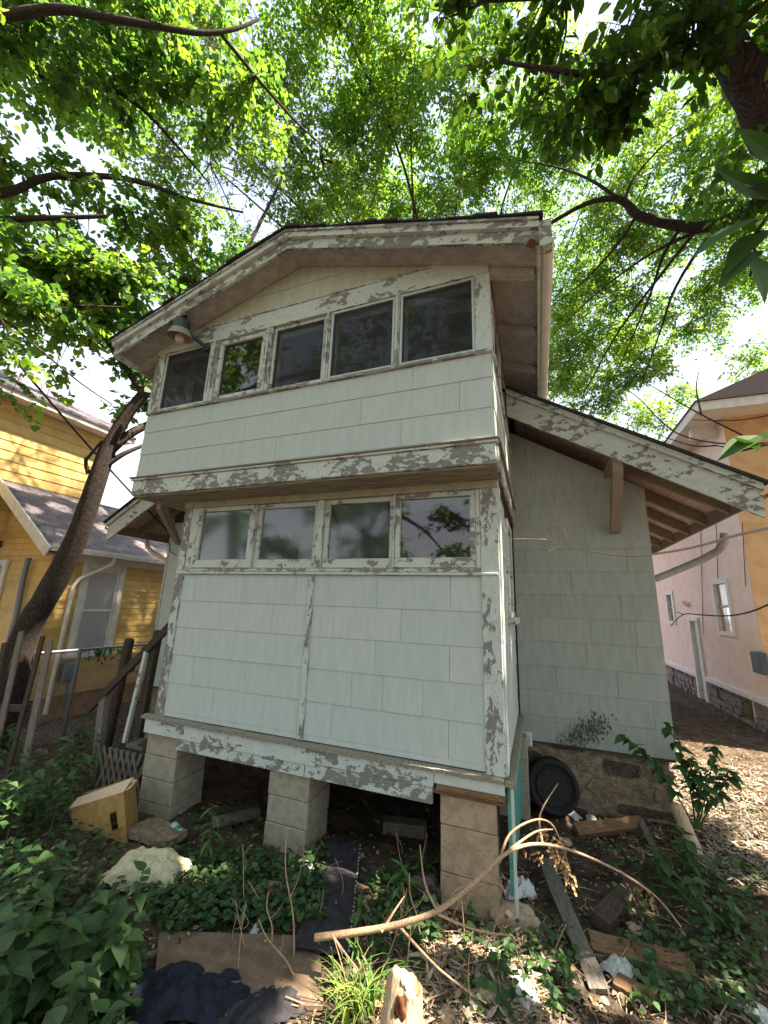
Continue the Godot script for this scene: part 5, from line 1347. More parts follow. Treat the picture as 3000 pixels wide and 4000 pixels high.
	limb(o, "limb", px([[400, 320, 5.6], [560, 430, 5.8], [700, 580, 6.2], [820, 720, 6.6]]), 0.035, 0.012, 7, "bark")
	limb(o, "limb", px([[860, 130, 4.9], [1000, 300, 5.2], [1150, 470, 5.6], [1250, 560, 6.0]]), 0.025, 0.01, 7, "bark")
	limb(o, "limb", [fork] + px([[-400, 800, 5.0], [0, 760, 5.1], [200, 690, 5.3], [500, 700, 5.5], [750, 780, 6.0], [950, 830, 6.5]]), 0.07, 0.015, 9, "bark")
	limb(o, "limb", [fork] + px([[-300, 900, 4.7], [0, 860, 4.8], [250, 850, 4.9], [420, 845, 5.0]]), 0.06, 0.02, 9, "bark")
	limb(o, "limb", [fork] + px([[-300, 1020, 4.9], [0, 1000, 5.0], [300, 1010, 5.2], [550, 1040, 5.4]]), 0.055, 0.015, 9, "bark")
	limb(o, "limb", [fork] + px([[-300, 1120, 4.4], [0, 1160, 4.4], [240, 1190, 4.6], [480, 1200, 4.8]]), 0.03, 0.01, 7, "bark")
	limb(o, "limb", [fork] + px([[-200, 1180, 4.1], [0, 1240, 4.2], [160, 1370, 4.4], [320, 1500, 4.7], [440, 1580, 4.9]]), 0.02, 0.006, 6, "bark")
	limb(o, "limb", [fork, Vector3(-3.4, 5.8, 3.0), Vector3(-0.6, 6.8, 3.0), Vector3(1.4, 7.2, 3.3)], 0.10, 0.02, 9, "bark")  # this and the next limbs carry the added canopy out of view
	limb(o, "limb", [fork, Vector3(-4.6, 5.4, 2.2), Vector3(-3.6, 6.6, 0.8)], 0.07, 0.02, 8, "bark")
	limb(o, "limb", [fork, Vector3(-2.4, 6.4, 4.6), Vector3(-0.6, 7.4, 6.0)], 0.08, 0.02, 8, "bark")
	crown(a, [[at_d(130, 180, 5.0), Vector3(1.0, 0.6, 0.9), at_d(0, 62, 4.4), 1500], [at_d(620, 160, 5.4), Vector3(1.0, 0.6, 0.9), at_d(620, 105, 4.6), 1500], [at_d(330, 330, 5.8), Vector3(1.1, 0.6, 0.9), at_d(420, 300, 5.6), 1300], [at_d(30, 560, 5.2), Vector3(0.35, 0.5, 0.8), at_d(0, 760, 5.1), 400], [at_d(380, 720, 5.5), Vector3(0.7, 0.3, 0.8), at_d(200, 690, 5.3), 200], [at_d(80, 1000, 5.0), Vector3(0.8, 0.5, 0.8), at_d(0, 1000, 5.0), 900], [at_d(420, 1090, 5.3), Vector3(0.8, 0.4, 0.7), at_d(300, 1010, 5.2), 700], [at_d(150, 1230, 4.6), Vector3(0.7, 0.3, 0.6), at_d(240, 1190, 4.6), 500], [at_d(-60, 1420, 3.6), Vector3(0.22, 0.2, 0.3), at_d(0, 1240, 4.2), 70], [at_d(900, 420, 6.0), Vector3(1.0, 0.7, 0.9), at_d(1000, 300, 5.2), 1300], [Vector3(-2.0, 6.6, 3.2), Vector3(1.6, 0.7, 1.5), Vector3(-3.4, 5.8, 3.0), 1500], [Vector3(0.6, 7.2, 3.4), Vector3(1.7, 0.7, 1.6), Vector3(-0.6, 6.8, 3.0), 1500], [Vector3(-4.0, 6.6, 0.8), Vector3(1.5, 0.7, 1.6), Vector3(-4.6, 5.4, 2.2), 1400], [Vector3(-1.0, 7.4, 6.0), Vector3(1.8, 0.7, 1.6), Vector3(-2.4, 6.4, 4.6), 1300]], 0.088, 1.0, G1, 103, 0.006, 0.3, 0.5, 1.7)  # last blobs: unseen overhead canopy, added to darken the yard
	# 4 near tree, trunk crossing the upper corner
	a = thing("near_tree", "close tree with a thick smooth trunk and large shade-darkened leaves above the roof", "tree", Vector3(7.0, -0.8, 1.2))
	o = a; limb_off = Transform3D(Basis(), -a.position)
	limb(o, "trunk", [Vector3(7.0, -1.0, 1.2), Vector3(6.6, 1.6, 1.0), Vector3(6.0, 3.2, 0.75)] + px([[3080, 560, 2.75], [2960, 380, 2.75], [2850, 200, 2.8], [2790, 60, 2.9], [2730, -160, 3.0], [2600, -500, 3.4]]), 0.16, 0.075, 16, "bark", 0.06)
	limb(o, "limb", px([[2860, 230, 2.8], [2700, 235, 2.75], [2500, 265, 2.7], [2300, 290, 2.7], [2140, 270, 2.7], [1950, 240, 2.8]]), 0.04, 0.01, 10, "bark")
	limb(o, "limb", px([[2870, 120, 2.9], [2950, 40, 2.9], [3100, -20, 3.0]]), 0.035, 0.02, 8, "bark")
	limb(o, "limb", px([[2790, -60, 2.9], [2500, -60, 2.9], [2200, -20, 2.8], [1900, 0, 2.8], [1700, 20, 3.0]]), 0.03, 0.01, 10, "bark")
	limb(o, "limb", [Vector3(6.4, 2.1, 0.9), Vector3(6.5, 3.5, -0.7)] + px([[3050, 800, 4.2], [2900, 840, 4.2], [2760, 885, 4.2], [2640, 880, 4.25], [2500, 845, 4.3], [2440, 790, 4.3], [2390, 775, 4.3], [2280, 800, 4.4], [2120, 890, 4.6]]), 0.085, 0.018, 12, "bark")
	for q in [[[2740, 900, 4.2], [2560, 980, 4.4], [2350, 1130, 4.8], [2180, 1290, 5.2]], [[2720, 900, 4.2], [2600, 1050, 4.4], [2420, 1290, 4.8], [2300, 1500, 5.1], [2270, 1560, 5.2]], [[2660, 890, 4.25], [2590, 1000, 4.4], [2540, 1150, 4.6], [2460, 1340, 4.9], [2390, 1500, 5.1]], [[2760, 930, 4.2], [2640, 1120, 4.4], [2580, 1290, 4.6], [2500, 1520, 4.9]], [[2480, 850, 4.3], [2430, 930, 4.4], [2300, 1080, 4.6], [2150, 1200, 5.0]], [[2440, 780, 4.3], [2480, 690, 4.5], [2600, 560, 4.8], [2720, 480, 5.0]], [[2420, 780, 4.3], [2300, 700, 4.4], [2160, 650, 4.6], [1980, 620, 4.8]]]:
		limb(o, "drooping_branch", px(q), 0.02, 0.005, 6, "bark")
	var sky := Vector3(7.2, 6.2, 0.6)
	limb(o, "limb", [Vector3(6.0, 3.2, 0.75), Vector3(6.6, 4.8, 0.9), sky], 0.12, 0.03, 10, "bark")
	limb(o, "limb", [Vector3(6.0, 3.2, 0.75), Vector3(5.8, 5.0, 2.2), Vector3(5.2, 6.2, 3.4)], 0.09, 0.03, 10, "bark")
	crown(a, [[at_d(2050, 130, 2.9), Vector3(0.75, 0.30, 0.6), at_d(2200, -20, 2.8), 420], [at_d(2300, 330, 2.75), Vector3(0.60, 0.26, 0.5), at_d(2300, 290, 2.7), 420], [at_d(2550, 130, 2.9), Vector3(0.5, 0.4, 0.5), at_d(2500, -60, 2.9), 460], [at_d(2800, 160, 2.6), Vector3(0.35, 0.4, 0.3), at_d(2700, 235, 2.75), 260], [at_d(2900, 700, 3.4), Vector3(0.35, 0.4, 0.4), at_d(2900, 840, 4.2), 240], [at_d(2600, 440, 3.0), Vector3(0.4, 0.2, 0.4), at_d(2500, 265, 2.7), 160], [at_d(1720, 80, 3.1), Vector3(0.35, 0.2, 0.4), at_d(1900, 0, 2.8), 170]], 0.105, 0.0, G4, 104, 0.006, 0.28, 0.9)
	crown(a, [[Vector3(7.3, 6.2, 0.8), Vector3(1.9, 1.2, 2.4), sky, 4800], [Vector3(8.6, 5.2, -0.4), Vector3(1.6, 1.2, 1.6), sky, 2600], [Vector3(6.2, 7.4, 1.4), Vector3(1.8, 1.0, 2.0), sky, 2600], [Vector3(5.2, 6.4, 3.6), Vector3(1.8, 1.0, 1.6), Vector3(5.2, 6.2, 3.4), 2000], [Vector3(9.0, 7.2, 1.4), Vector3(1.6, 1.2, 2.0), sky, 2000], [Vector3(3.2, 6.7, 2.8), Vector3(1.5, 0.6, 1.2), Vector3(4.6, 6.2, 3.0), 1500], [Vector3(3.4, 7.2, 5.6), Vector3(1.8, 0.7, 1.5), Vector3(5.2, 6.2, 3.4), 1400], [Vector3(6.8, 6.6, 4.6), Vector3(1.6, 0.9, 1.5), Vector3(5.2, 6.2, 3.4), 1200], [Vector3(5.6, 5.4, 0.2), Vector3(0.8, 0.8, 1.2), Vector3(6.0, 3.6, 0.75), 900], [Vector3(8.0, 4.2, -1.8), Vector3(1.3, 1.0, 1.3), Vector3(7.2, 4.6, 0.0), 1400], [Vector3(7.4, 7.6, -1.4), Vector3(1.6, 0.9, 1.4), sky, 1600]], 0.125, 0.0, G3, 114, 0.006, 0.3, 0.9, 2.0)  # unseen canopy, added and thickened to keep the sun off the yard
	var top := Vector3(6.6, 9.0, -0.8)
	limb(o, "limb", [sky, Vector3(6.9, 7.8, 0.0), top], 0.08, 0.03, 8, "bark")
	crown(a, [[Vector3(4.6, 10.2, 0.5), Vector3(1.9, 0.8, 1.6), top, 2600], [Vector3(7.4, 10.4, -0.6), Vector3(2.0, 0.9, 1.8), top, 3000], [Vector3(9.2, 8.2, -1.0), Vector3(1.8, 1.0, 1.7), Vector3(8.4, 7.2, -1.2), 2800], [Vector3(6.8, 9.6, 3.0), Vector3(2.0, 0.8, 1.7), top, 2600], [Vector3(2.6, 10.0, 2.6), Vector3(1.7, 0.7, 1.5), Vector3(4.0, 9.8, 0.0), 1800], [Vector3(9.4, 5.6, 0.4), Vector3(1.5, 1.2, 1.6), sky, 2200], [Vector3(9.4, 9.2, 2.2), Vector3(1.8, 1.0, 1.8), top, 2200], [Vector3(10.4, 7.0, -2.2), Vector3(1.6, 1.0, 1.5), Vector3(9.0, 7.0, -2.4), 1600]], 0.16, 0.0, G3, 115, 0.008, 0.36, 0.9, 1.3)  # higher unseen canopy with oversized leaves, added to block sun and sky
	# 5 tree across the path, filling the side
	a = thing("path_tree", "bright green fine-leaved tree standing beyond the side path", "tree", Vector3(3.8, -0.9, -13.5))
	o = a; limb_off = Transform3D(Basis(), -a.position)
	hub = Vector3(3.8, 6.5, -12.0)
	limb(o, "trunk", [Vector3(3.8, -1.2, -13.5), Vector3(3.9, 3.0, -12.8), hub], 0.32, 0.18, 14, "bark")
	var B := []
	for q in [[2380, 560, 10.0, 2.0, 1.2, 3000], [2640, 620, 9.0, 1.7, 1.1, 2600], [2260, 980, 11.0, 2.0, 1.4, 3200], [2480, 1080, 9.6, 1.6, 1.1, 2200], [2330, 1380, 11.5, 1.6, 1.2, 2200], [2850, 760, 8.6, 1.4, 1.0, 2200], [2800, 1180, 10.0, 1.3, 0.9, 1100], [2060, 760, 11.5, 1.6, 1.0, 2000], [2480, 1620, 12.0, 0.9, 0.6, 600], [2880, 300, 8.4, 1.6, 1.0, 2000], [2950, 1420, 9.0, 0.7, 0.5, 400], [2230, 1500, 12.0, 1.1, 0.8, 1100], [2300, 1200, 10.5, 1.3, 0.9, 1700], [2520, 1320, 10.5, 1.1, 0.8, 1200], [2180, 1250, 12.0, 0.9, 1.0, 1100], [2660, 900, 9.5, 1.2, 0.8, 1300], [2420, 850, 9.0, 1.2, 0.8, 1500], [2620, 1560, 12.0, 0.8, 0.5, 450], [2150, 1420, 10.0, 0.8, 0.7, 1000], [2340, 1540, 10.5, 0.9, 0.6, 1100], [2480, 1460, 9.6, 0.9, 0.6, 900], [2240, 1380, 9.8, 0.8, 0.7, 1000], [2560, 1660, 11.5, 0.7, 0.35, 350], [2860, 1080, 9.2, 1.1, 0.7, 1300], [2960, 900, 8.8, 1.0, 0.7, 1100], [2760, 1300, 10.0, 0.9, 0.5, 700]]:
		var e := at_d(q[0], q[1], q[2])
		if B.size() in [0, 2, 4, 7]: limb(o, "limb", [hub, hub.lerp(e, 0.5) + Vector3(rng.randf_range(-0.8, 0.8), 0.9, rng.randf_range(-0.8, 0.8)), e], 0.045, 0.010, 7, "bark")
		B.append([e, Vector3(q[3], q[4], q[3]), e + Vector3(rng.randf_range(-0.9, 0.9), 0.5, rng.randf_range(-0.5, 0.5)), q[5]])
	crown(a, B, 0.09, 0.0, G2, 105, 0.006, 0.34, 0.5, 1.8)
	# 6-8 trees at the back of the camera, mirrored in the windows
	for q in [[-6.5, 8.0, 2.6, "broad dark tree at the far yard corner by the yellow house"], [-1.0, 9.5, 2.8, "wide tree standing in the middle of the far yard edge"], [4.2, 10.5, 2.8, "tall tree on the far yard edge behind the stump"], [9.5, 8.5, 2.6, "rounded tree at the far yard corner beyond the near trunk"], [-4.0, 14.0, 2.8, "second-row tree behind the wide yard tree"], [1.6, 14.5, 2.6, "second-row tree filling the gap between two yard trees"], [7.2, 14.0, 2.8, "second-row tree behind the tall yard tree"]]:
		a = thing("yard_tree", q[3], "tree", Vector3(q[0], -0.6, q[1]))
		o = a; limb_off = Transform3D(Basis(), -a.position)
		hub = Vector3(q[0] + 0.2, 4.2, q[1] - 0.4)
		limb(o, "trunk", [Vector3(q[0], -0.9, q[1]), Vector3(q[0] + 0.1, 2.0, q[1]), hub], 0.3, 0.16, 12, "bark")
		var bl := []
		var rr := RandomNumberGenerator.new(); rr.seed = int(q[1] * 10 + q[0])
		for k in 9:
			var e := hub + Vector3(rr.randf_range(-q[2], q[2]), -2.2 + 1.05 * k + rr.randf_range(-0.4, 0.4), rr.randf_range(-1.4, 1.4))
			limb(o, "limb", [hub, hub.lerp(e, 0.5) + Vector3(0, 0.3, 0), e], 0.08, 0.015, 6, "bark")
			bl.append([e, Vector3(1.7, 0.9, 1.2), e.lerp(hub, 0.3), 900])
		crown(a, bl, 0.19, 0.0, G1, 200 + int(q[0]), 0.01, 0.4)
	limb_off = Transform3D()

# ---------------------------------------------------------------- small plants
func leaf_shape(ln: float, wd: float, bend: float, cl: Color, mname: String, lance: bool = false) -> ArrayMesh:
	var mb := MB.new()
	mb.use_col = true
	mb.col = cl
	var n := 6
	var prev_l := Vector3.ZERO; var prev_m := Vector3.ZERO; var prev_r := Vector3.ZERO
	for i in n + 1:
		var t := float(i) / n
		var w := wd * 0.5 * (sin(PI * pow(t, 0.62 if not lance else 0.8)) * (1.0 - 0.25 * t) + (0.05 if i == 0 else 0.0))
		var y := -bend * t * t * ln
		var m := Vector3(t * ln, y, 0)
		var l := m + Vector3(0, w * 0.25, -w); var r := m + Vector3(0, w * 0.25, w)
		if i > 0:
			var k := randf()
			mb.col = Color(cl.r, cl.g, cl.b)
			mb.quad(prev_m, m, l, prev_l); mb.quad(prev_r, r, m, prev_m)
		prev_l = l; prev_m = m; prev_r = r
	return mb.mesh(M[mname])
func rand_in(poly: PackedVector2Array, r: RandomNumberGenerator) -> Vector2:
	var lo := Vector2(1e9, 1e9); var hi := -lo
	for p in poly:
		lo = lo.min(p); hi = hi.max(p)
	for k in 200:
		var q := Vector2(r.randf_range(lo.x, hi.x), r.randf_range(lo.y, hi.y))
		if Geometry2D.is_point_in_polygon(q, poly): return q
	return (lo + hi) * 0.5
func weed(proto_leaves: Array, at: Vector3, h: float, pairs: int, ls: float, r: RandomNumberGenerator, called: String, label: String, group: String, lean: Vector3) -> void:
	var t := thing(called, label, "plant", at, group)
	var top := Vector3(lean.x * h, h, lean.z * h)
	var mb := MB.new()
	var bendv := Vector3(r.randf_range(-0.05, 0.05), 0, r.randf_range(-0.05, 0.05)) * h
	mb.tube([Vector3(0, -0.05, 0), top * 0.5 + bendv, top], [0.006, 0.005, 0.002], 5)
	part("stem", mb, M.stem_green, t)
	for k in pairs:
		var u := 0.25 + 0.75 * float(k + 1) / pairs
		var p := (top * 0.5 + bendv).lerp(top, (u - 0.5) * 2.0) if u > 0.5 else Vector3.ZERO.lerp(top * 0.5 + bendv, u * 2.0)
		var yaw := k * 1.57 + r.randf_range(-0.4, 0.4)
		for s in 2:
			var sc := ls * (1.15 - 0.55 * absf(u - 0.6)) * r.randf_range(0.75, 1.2)
			var b := Basis(Vector3.UP, yaw + PI * s + r.randf_range(-0.3, 0.3)) * Basis(Vector3(0, 0, 1), r.randf_range(-0.45, 0.5)) * Basis(Vector3(1, 0, 0), r.randf_range(-0.35, 0.35))
			put("leaf", proto_leaves[r.randi() % proto_leaves.size()], t, Transform3D(b.scaled(Vector3.ONE * sc), p))
func build_weeds() -> void:
	var r := RandomNumberGenerator.new(); r.seed = 31
	var broad := []
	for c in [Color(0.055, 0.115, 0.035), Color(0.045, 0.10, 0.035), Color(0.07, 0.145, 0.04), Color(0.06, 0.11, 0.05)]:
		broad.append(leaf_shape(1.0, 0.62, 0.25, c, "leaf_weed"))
	var lance := []
	for c in [Color(0.08, 0.17, 0.05), Color(0.10, 0.2, 0.055)]:
		lance.append(leaf_shape(1.0, 0.34, 0.3, c, "leaf_weed", true))
	var back := pv([-150, 2960, 330, 2960, 395, 3060, 300, 3260, -150, 3400])
	for k in 44:
		var q := rand_in(back, r)
		var p := at_ground(q.x, q.y)
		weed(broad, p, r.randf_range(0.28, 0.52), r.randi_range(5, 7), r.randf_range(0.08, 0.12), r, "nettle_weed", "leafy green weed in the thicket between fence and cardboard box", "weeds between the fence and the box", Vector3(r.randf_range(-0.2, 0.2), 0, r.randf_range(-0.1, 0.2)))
	var front := pv([-350, 3420, 150, 3420, 330, 3640, 520, 3840, 560, 4150, 300, 4500, -350, 4500])
	for k in 58:
		var q := rand_in(front, r)
		var p := at_ground(q.x, q.y)
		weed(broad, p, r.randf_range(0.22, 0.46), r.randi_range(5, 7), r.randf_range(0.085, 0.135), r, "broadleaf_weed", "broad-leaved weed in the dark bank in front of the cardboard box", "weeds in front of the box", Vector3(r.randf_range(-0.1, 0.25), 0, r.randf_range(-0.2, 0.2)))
	# seedlings by the piers
	for q in [[800, 3400, 0.42, 6, 0.11, "narrow-leaved seedling standing before the dark gap by the end pier"], [1560, 3560, 0.26, 5, 0.10, "seedling with fresh compound leaves beside the tan block pier"], [1630, 3440, 0.20, 4, 0.08, "small seedling in the gap next to the tan block pier"], [1250, 3340, 0.10, 3, 0.07, "low seedling at the foot of the middle pier"], [1400, 3640, 0.2, 4, 0.09, "small green weed beside the dark carpet strip"]]:
		weed(lance, at_ground(q[0], q[1]), q[2], q[3], q[4], r, "seedling", q[5], "", Vector3(0.05, 0, 0.05))
	for q in [[2640, 3420, 0.34, 6, 0.115], [2720, 3460, 0.3, 6, 0.11], [2590, 3500, 0.28, 5, 0.11], [2800, 3520, 0.24, 5, 0.10], [2680, 3580, 0.24, 5, 0.11], [2560, 3420, 0.2, 5, 0.10], [2850, 3640, 0.18, 4, 0.09], [2760, 3650, 0.18, 4, 0.09]]:
		weed(broad, at_ground(q[0], q[1]), q[2], q[3], q[4], r, "path_weed", "green weed in the clump past the scattered planks", "weeds past the planks", Vector3(r.randf_range(-0.3, 0.3), 0, 0.1))
	for q in [[1990, 3790], [2120, 3850], [2080, 3740], [2170, 3720], [1840, 3640], [2230, 3930], [2160, 3990], [2200, 3830]]:
		weed(broad, at_ground(q[0], q[1]), r.randf_range(0.1, 0.18), 4, 0.055, r, "small_weed", "small round-leaved weed growing on the rubbish heap by the grey plank", "weeds on the rubbish heap", Vector3(0, 0, 0.1))
	# sapling arching out in front of the far wall
	var sp := thing("sapling", "young sapling with heart-shaped leaves leaning past the stone footing corner", "sapling", at_ground(2720, 3250))
	var tips := [at_z(2430, 2868, -1.25), at_z(2600, 2820, -1.4), at_z(2790, 2900, -1.6), at_z(2860, 3010, -1.7), at_z(2700, 2960, -1.5)]
	for e in tips:
		var v: Vector3 = e - sp.position
		var mid := v * 0.5 + Vector3(0.08, 0.14, 0)
		var mb := MB.new()
		var path := []
		for k in 7:
			var t := k / 6.0
			path.append((mid * t).lerp(mid.lerp(v, t), t))
		mb.tube(path, [0.008, 0.007, 0.006, 0.005, 0.004, 0.003, 0.002], 5)
		part("stem", mb, M.stem_green, sp)
		for k in 34:
			var t := 0.35 + 0.65 * k / 33.0
			var p: Vector3 = (mid * t).lerp(mid.lerp(v, t), t)
			var b := Basis(Vector3.UP, r.randf_range(0, TAU)) * Basis(Vector3(0, 0, 1), r.randf_range(-0.8, 0.25)) * Basis(Vector3(1, 0, 0), r.randf_range(-0.4, 0.4))
			put("leaf", broad[r.randi() % 4], sp, Transform3D(b.scaled(Vector3.ONE * r.randf_range(0.08, 0.14)), p))
	# vine on the chain-link fence
	var vn := thing("vine", "leafy vine climbing the chain-link fence behind the handrail", "vine", Vector3(-2.98, -0.9, -1.9))
	var vs := MB.new()
	vs.tube([Vector3(0, 0, -0.1), Vector3(0.03, 0.5, 0.0), Vector3(0.04, 1.1, 0.05), Vector3(0.05, 1.22, 0.4), Vector3(0.05, 1.2, 0.8)], [0.008, 0.007, 0.006, 0.005, 0.003], 5)
	part("stem", vs, M.stem_green, vn)
	for k in 110:
		var z := r.randf_range(-0.9, 0.75)
		var y := 1.22 - absf(r.randfn()) * (0.10 if z > 0.1 else 0.42)
		if y < 0.1: y = 0.9
		var b := Basis(Vector3.UP, r.randf_range(0, TAU)) * Basis(Vector3(0, 0, 1), r.randf_range(-1.2, 0.0))
		put("leaf", broad[r.randi() % 4], vn, Transform3D(b.scaled(Vector3.ONE * r.randf_range(0.07, 0.12)), Vector3(r.randf_range(0.0, 0.14), y, z)))
	# large leaves hanging close by at the edge, on a branch of their own
	var nb := thing("leafy_branch", "branch with very large dark leaves hanging close beside the rake end", "branch", at_d(3150, 1650, 1.7))
	var bm := MB.new()
	bm.tube([Vector3.ZERO, at_d(3020, 1730, 1.7) - nb.position, at_d(2900, 1760, 1.72) - nb.position, at_d(2800, 1740, 1.75) - nb.position], [0.008, 0.006, 0.005, 0.003], 6)
	part("stem", bm, M.twig_dark, nb)
	for q in [[2960, 1700, 2800, 1790, 1.0], [2980, 1720, 3080, 1640, 1.0], [2960, 1760, 2850, 1690, 0.8], [3000, 1740, 3060, 1810, 0.8]]:
		var p0 := at_d(q[0], q[1], 1.7); var p1 := at_d(q[2], q[3], 1.68)
		big_leaf(nb, p0, p1, 0.62)
	var nb2 := thing("leafy_branch", "branch of huge drooping leaves hanging close beside the near trunk", "branch", at_d(3200, 700, 1.25))
	bm = MB.new()
	bm.tube([Vector3.ZERO, at_d(3060, 760, 1.2) - nb2.position, at_d(2960, 900, 1.2) - nb2.position, at_d(2930, 1080, 1.22) - nb2.position], [0.009, 0.007, 0.005, 0.003], 6)
	part("stem", bm, M.twig_dark, nb2)
	for q in [[2980, 840, 2690, 990], [3000, 780, 2800, 640], [2970, 900, 2830, 1060], [3010, 850, 3090, 1040], [3040, 760, 2900, 700], [2950, 980, 2800, 1120], [2950, 1000, 3000, 1180], [3060, 640, 2880, 480]]:
		big_leaf(nb2, at_d(q[0], q[1], 1.2), at_d(q[2], q[3], 1.16), 0.5)
var big_leaf_mesh: ArrayMesh
func big_leaf(parent: Node3D, p0: Vector3, p1: Vector3, w: float) -> void:
	if big_leaf_mesh == null: big_leaf_mesh = leaf_shape(1.0, 0.7, 0.12, Color(0.055, 0.12, 0.03), "leaf_weed")
	var x := p1 - p0
	var ln := x.length()
	x = x / ln
	var y := (Vector3(0.2, 1, 0.5) - x * x.dot(Vector3(0.2, 1, 0.5))).normalized()
	put("leaf", big_leaf_mesh, parent, Transform3D(Basis(x * ln, y * ln * w, x.cross(y) * ln * w * 1.3), p0 - parent.position))
func build_ground_cover() -> void:
	var r := RandomNumberGenerator.new(); r.seed = 41
	# low creeping leaves
	var iv := MB.new()
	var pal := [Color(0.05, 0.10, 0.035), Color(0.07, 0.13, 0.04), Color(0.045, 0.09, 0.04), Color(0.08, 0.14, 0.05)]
	for q in [[pv([560, 3330, 1280, 3360, 1260, 3640, 640, 3660, 520, 3520, 700, 3440]), 2100], [pv([1440, 3440, 1720, 3360, 1720, 3700, 1450, 3760]), 620], [pv([-200, 3000, 400, 3000, 560, 3700, 500, 4300, -300, 4300]), 2600], [pv([2350, 3350, 2990, 3400, 2990, 3990, 2500, 3990]), 900], [pv([760, 3180, 1020, 3240, 1020, 3320, 760, 3330]), 90], [pv([1800, 3640, 2250, 3650, 2260, 3990, 1800, 3990]), 220]]:
		for k in q[1]:
			var s := rand_in(q[0], r)
			var p := at_ground(s.x, s.y)
			p.y += r.randf_range(0.01, 0.09)
			var dir := Vector3(r.randfn(), r.randf_range(-0.5, 0.3), r.randfn()).normalized()
			var c: Color = pal[r.randi() % 4]
			var ln := r.randf_range(0.025, 0.06)
			iv.leaf(p, dir, Vector3(r.randfn() * 0.4, 1, r.randfn() * 0.4).normalized(), ln, ln * 0.75, c * r.randf_range(0.8, 1.2), 1.0, 0.12)
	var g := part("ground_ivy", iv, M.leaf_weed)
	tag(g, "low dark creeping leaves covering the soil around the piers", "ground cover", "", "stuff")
	# dead leaves and chips
	var lt := MB.new()
	var lp := [Color(0.18, 0.13, 0.09), Color(0.13, 0.095, 0.07), Color(0.25, 0.19, 0.14), Color(0.09, 0.07, 0.055), Color(0.36, 0.29, 0.22), Color(0.22, 0.19, 0.09)]
	for q in [[pv([0, 3100, 2990, 3100, 2990, 4100, 0, 4100]), 5200], [pv([2300, 2900, 2990, 2950, 2990, 3500, 2300, 3300]), 2600], [pv([1800, 3600, 2200, 3600, 2300, 4050, 1600, 4050]), 1500], [pv([200, 2760, 600, 2760, 560, 2900, 200, 2900]), 350], [pv([2560, 2650, 2990, 2800, 2990, 2950, 2600, 2950]), 500]]:
		for k in q[1]:
			var s := rand_in(q[0], r)
			var p := at_ground(s.x, s.y)
			if p.z < -14.0: continue
			p.y += r.randf_range(0.003, 0.02)
			var dir := Vector3(r.randfn(), r.randf_range(-0.25, 0.25), r.randfn()).normalized()
			var ln := r.randf_range(0.015, 0.055)
			var c: Color = lp[r.randi() % 6]
			lt.leaf(p, dir, Vector3(r.randfn() * 0.5, 1, r.randfn() * 0.5).normalized(), ln, ln * r.randf_range(0.2, 0.7), c * r.randf_range(0.7, 1.25), 0.0, r.randf_range(0.0, 0.3))
	for q in [[pv([2560, 2960, 2990, 3000, 2990, 3480, 2750, 3420]), 2400], [pv([1650, 3700, 2150, 3640, 2150, 4050, 1600, 4050]), 600]]:  # pale dry straw, added only in the sun patches to make them brighter
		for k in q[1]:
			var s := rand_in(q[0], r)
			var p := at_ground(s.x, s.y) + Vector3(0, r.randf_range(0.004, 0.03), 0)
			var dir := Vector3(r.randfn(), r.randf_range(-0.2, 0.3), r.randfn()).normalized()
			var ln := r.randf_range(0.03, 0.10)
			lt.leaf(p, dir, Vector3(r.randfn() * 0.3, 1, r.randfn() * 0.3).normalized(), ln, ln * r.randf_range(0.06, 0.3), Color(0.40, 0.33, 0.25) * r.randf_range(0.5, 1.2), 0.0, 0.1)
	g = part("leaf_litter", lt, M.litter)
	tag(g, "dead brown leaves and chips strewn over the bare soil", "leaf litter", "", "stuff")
	# small sticks
	var st := MB.new()
	for q in [[pv([900, 3500, 2990, 3300, 2990, 4050, 900, 4050]), 240], [pv([2500, 2980, 2990, 3020, 2990, 3450, 2500, 3350]), 160], [pv([1500, 3620, 2200, 3620, 2200, 4050, 1500, 4050]), 200]]:
		for k in q[1]:
			var s := rand_in(q[0], r)
			var p := at_ground(s.x, s.y) + Vector3(0, 0.012, 0)
			var d := Vector3(r.randfn(), r.randfn() * 0.12, r.randfn()).normalized() * r.randf_range(0.06, 0.26)
			st.tube([p - d * 0.5, p + Vector3(r.randfn(), r.randfn(), r.randfn()) * 0.012, p + d * 0.5], [0.003, 0.0035, 0.002], 4)
	g = part("fallen_sticks", st, M.twig_dry)
	tag(g, "thin dry sticks scattered over the soil", "sticks", "", "stuff")
	# pebbles and rubble crumbs
	var pb := MB.new()
	for k in 420:
		var s := Vector2(r.randf_range(900, 2990), r.randf_range(3250, 4050))
		var p := at_ground(s.x, s.y)
		var z := r.randf_range(0.006, 0.028)
		pb.xbox(Transform3D(Basis(Vector3(r.randfn(), r.randfn(), r.randfn()).normalized(), r.randf() * 3.0).scaled(Vector3(1, r.randf_range(0.5, 1), 1)), p), Vector3.ONE * z, z * 0.3)
	g = part("rubble_crumbs", pb, M.block)
	tag(g, "pale crumbs of rubble and pebbles in the soil", "rubble", "", "stuff")

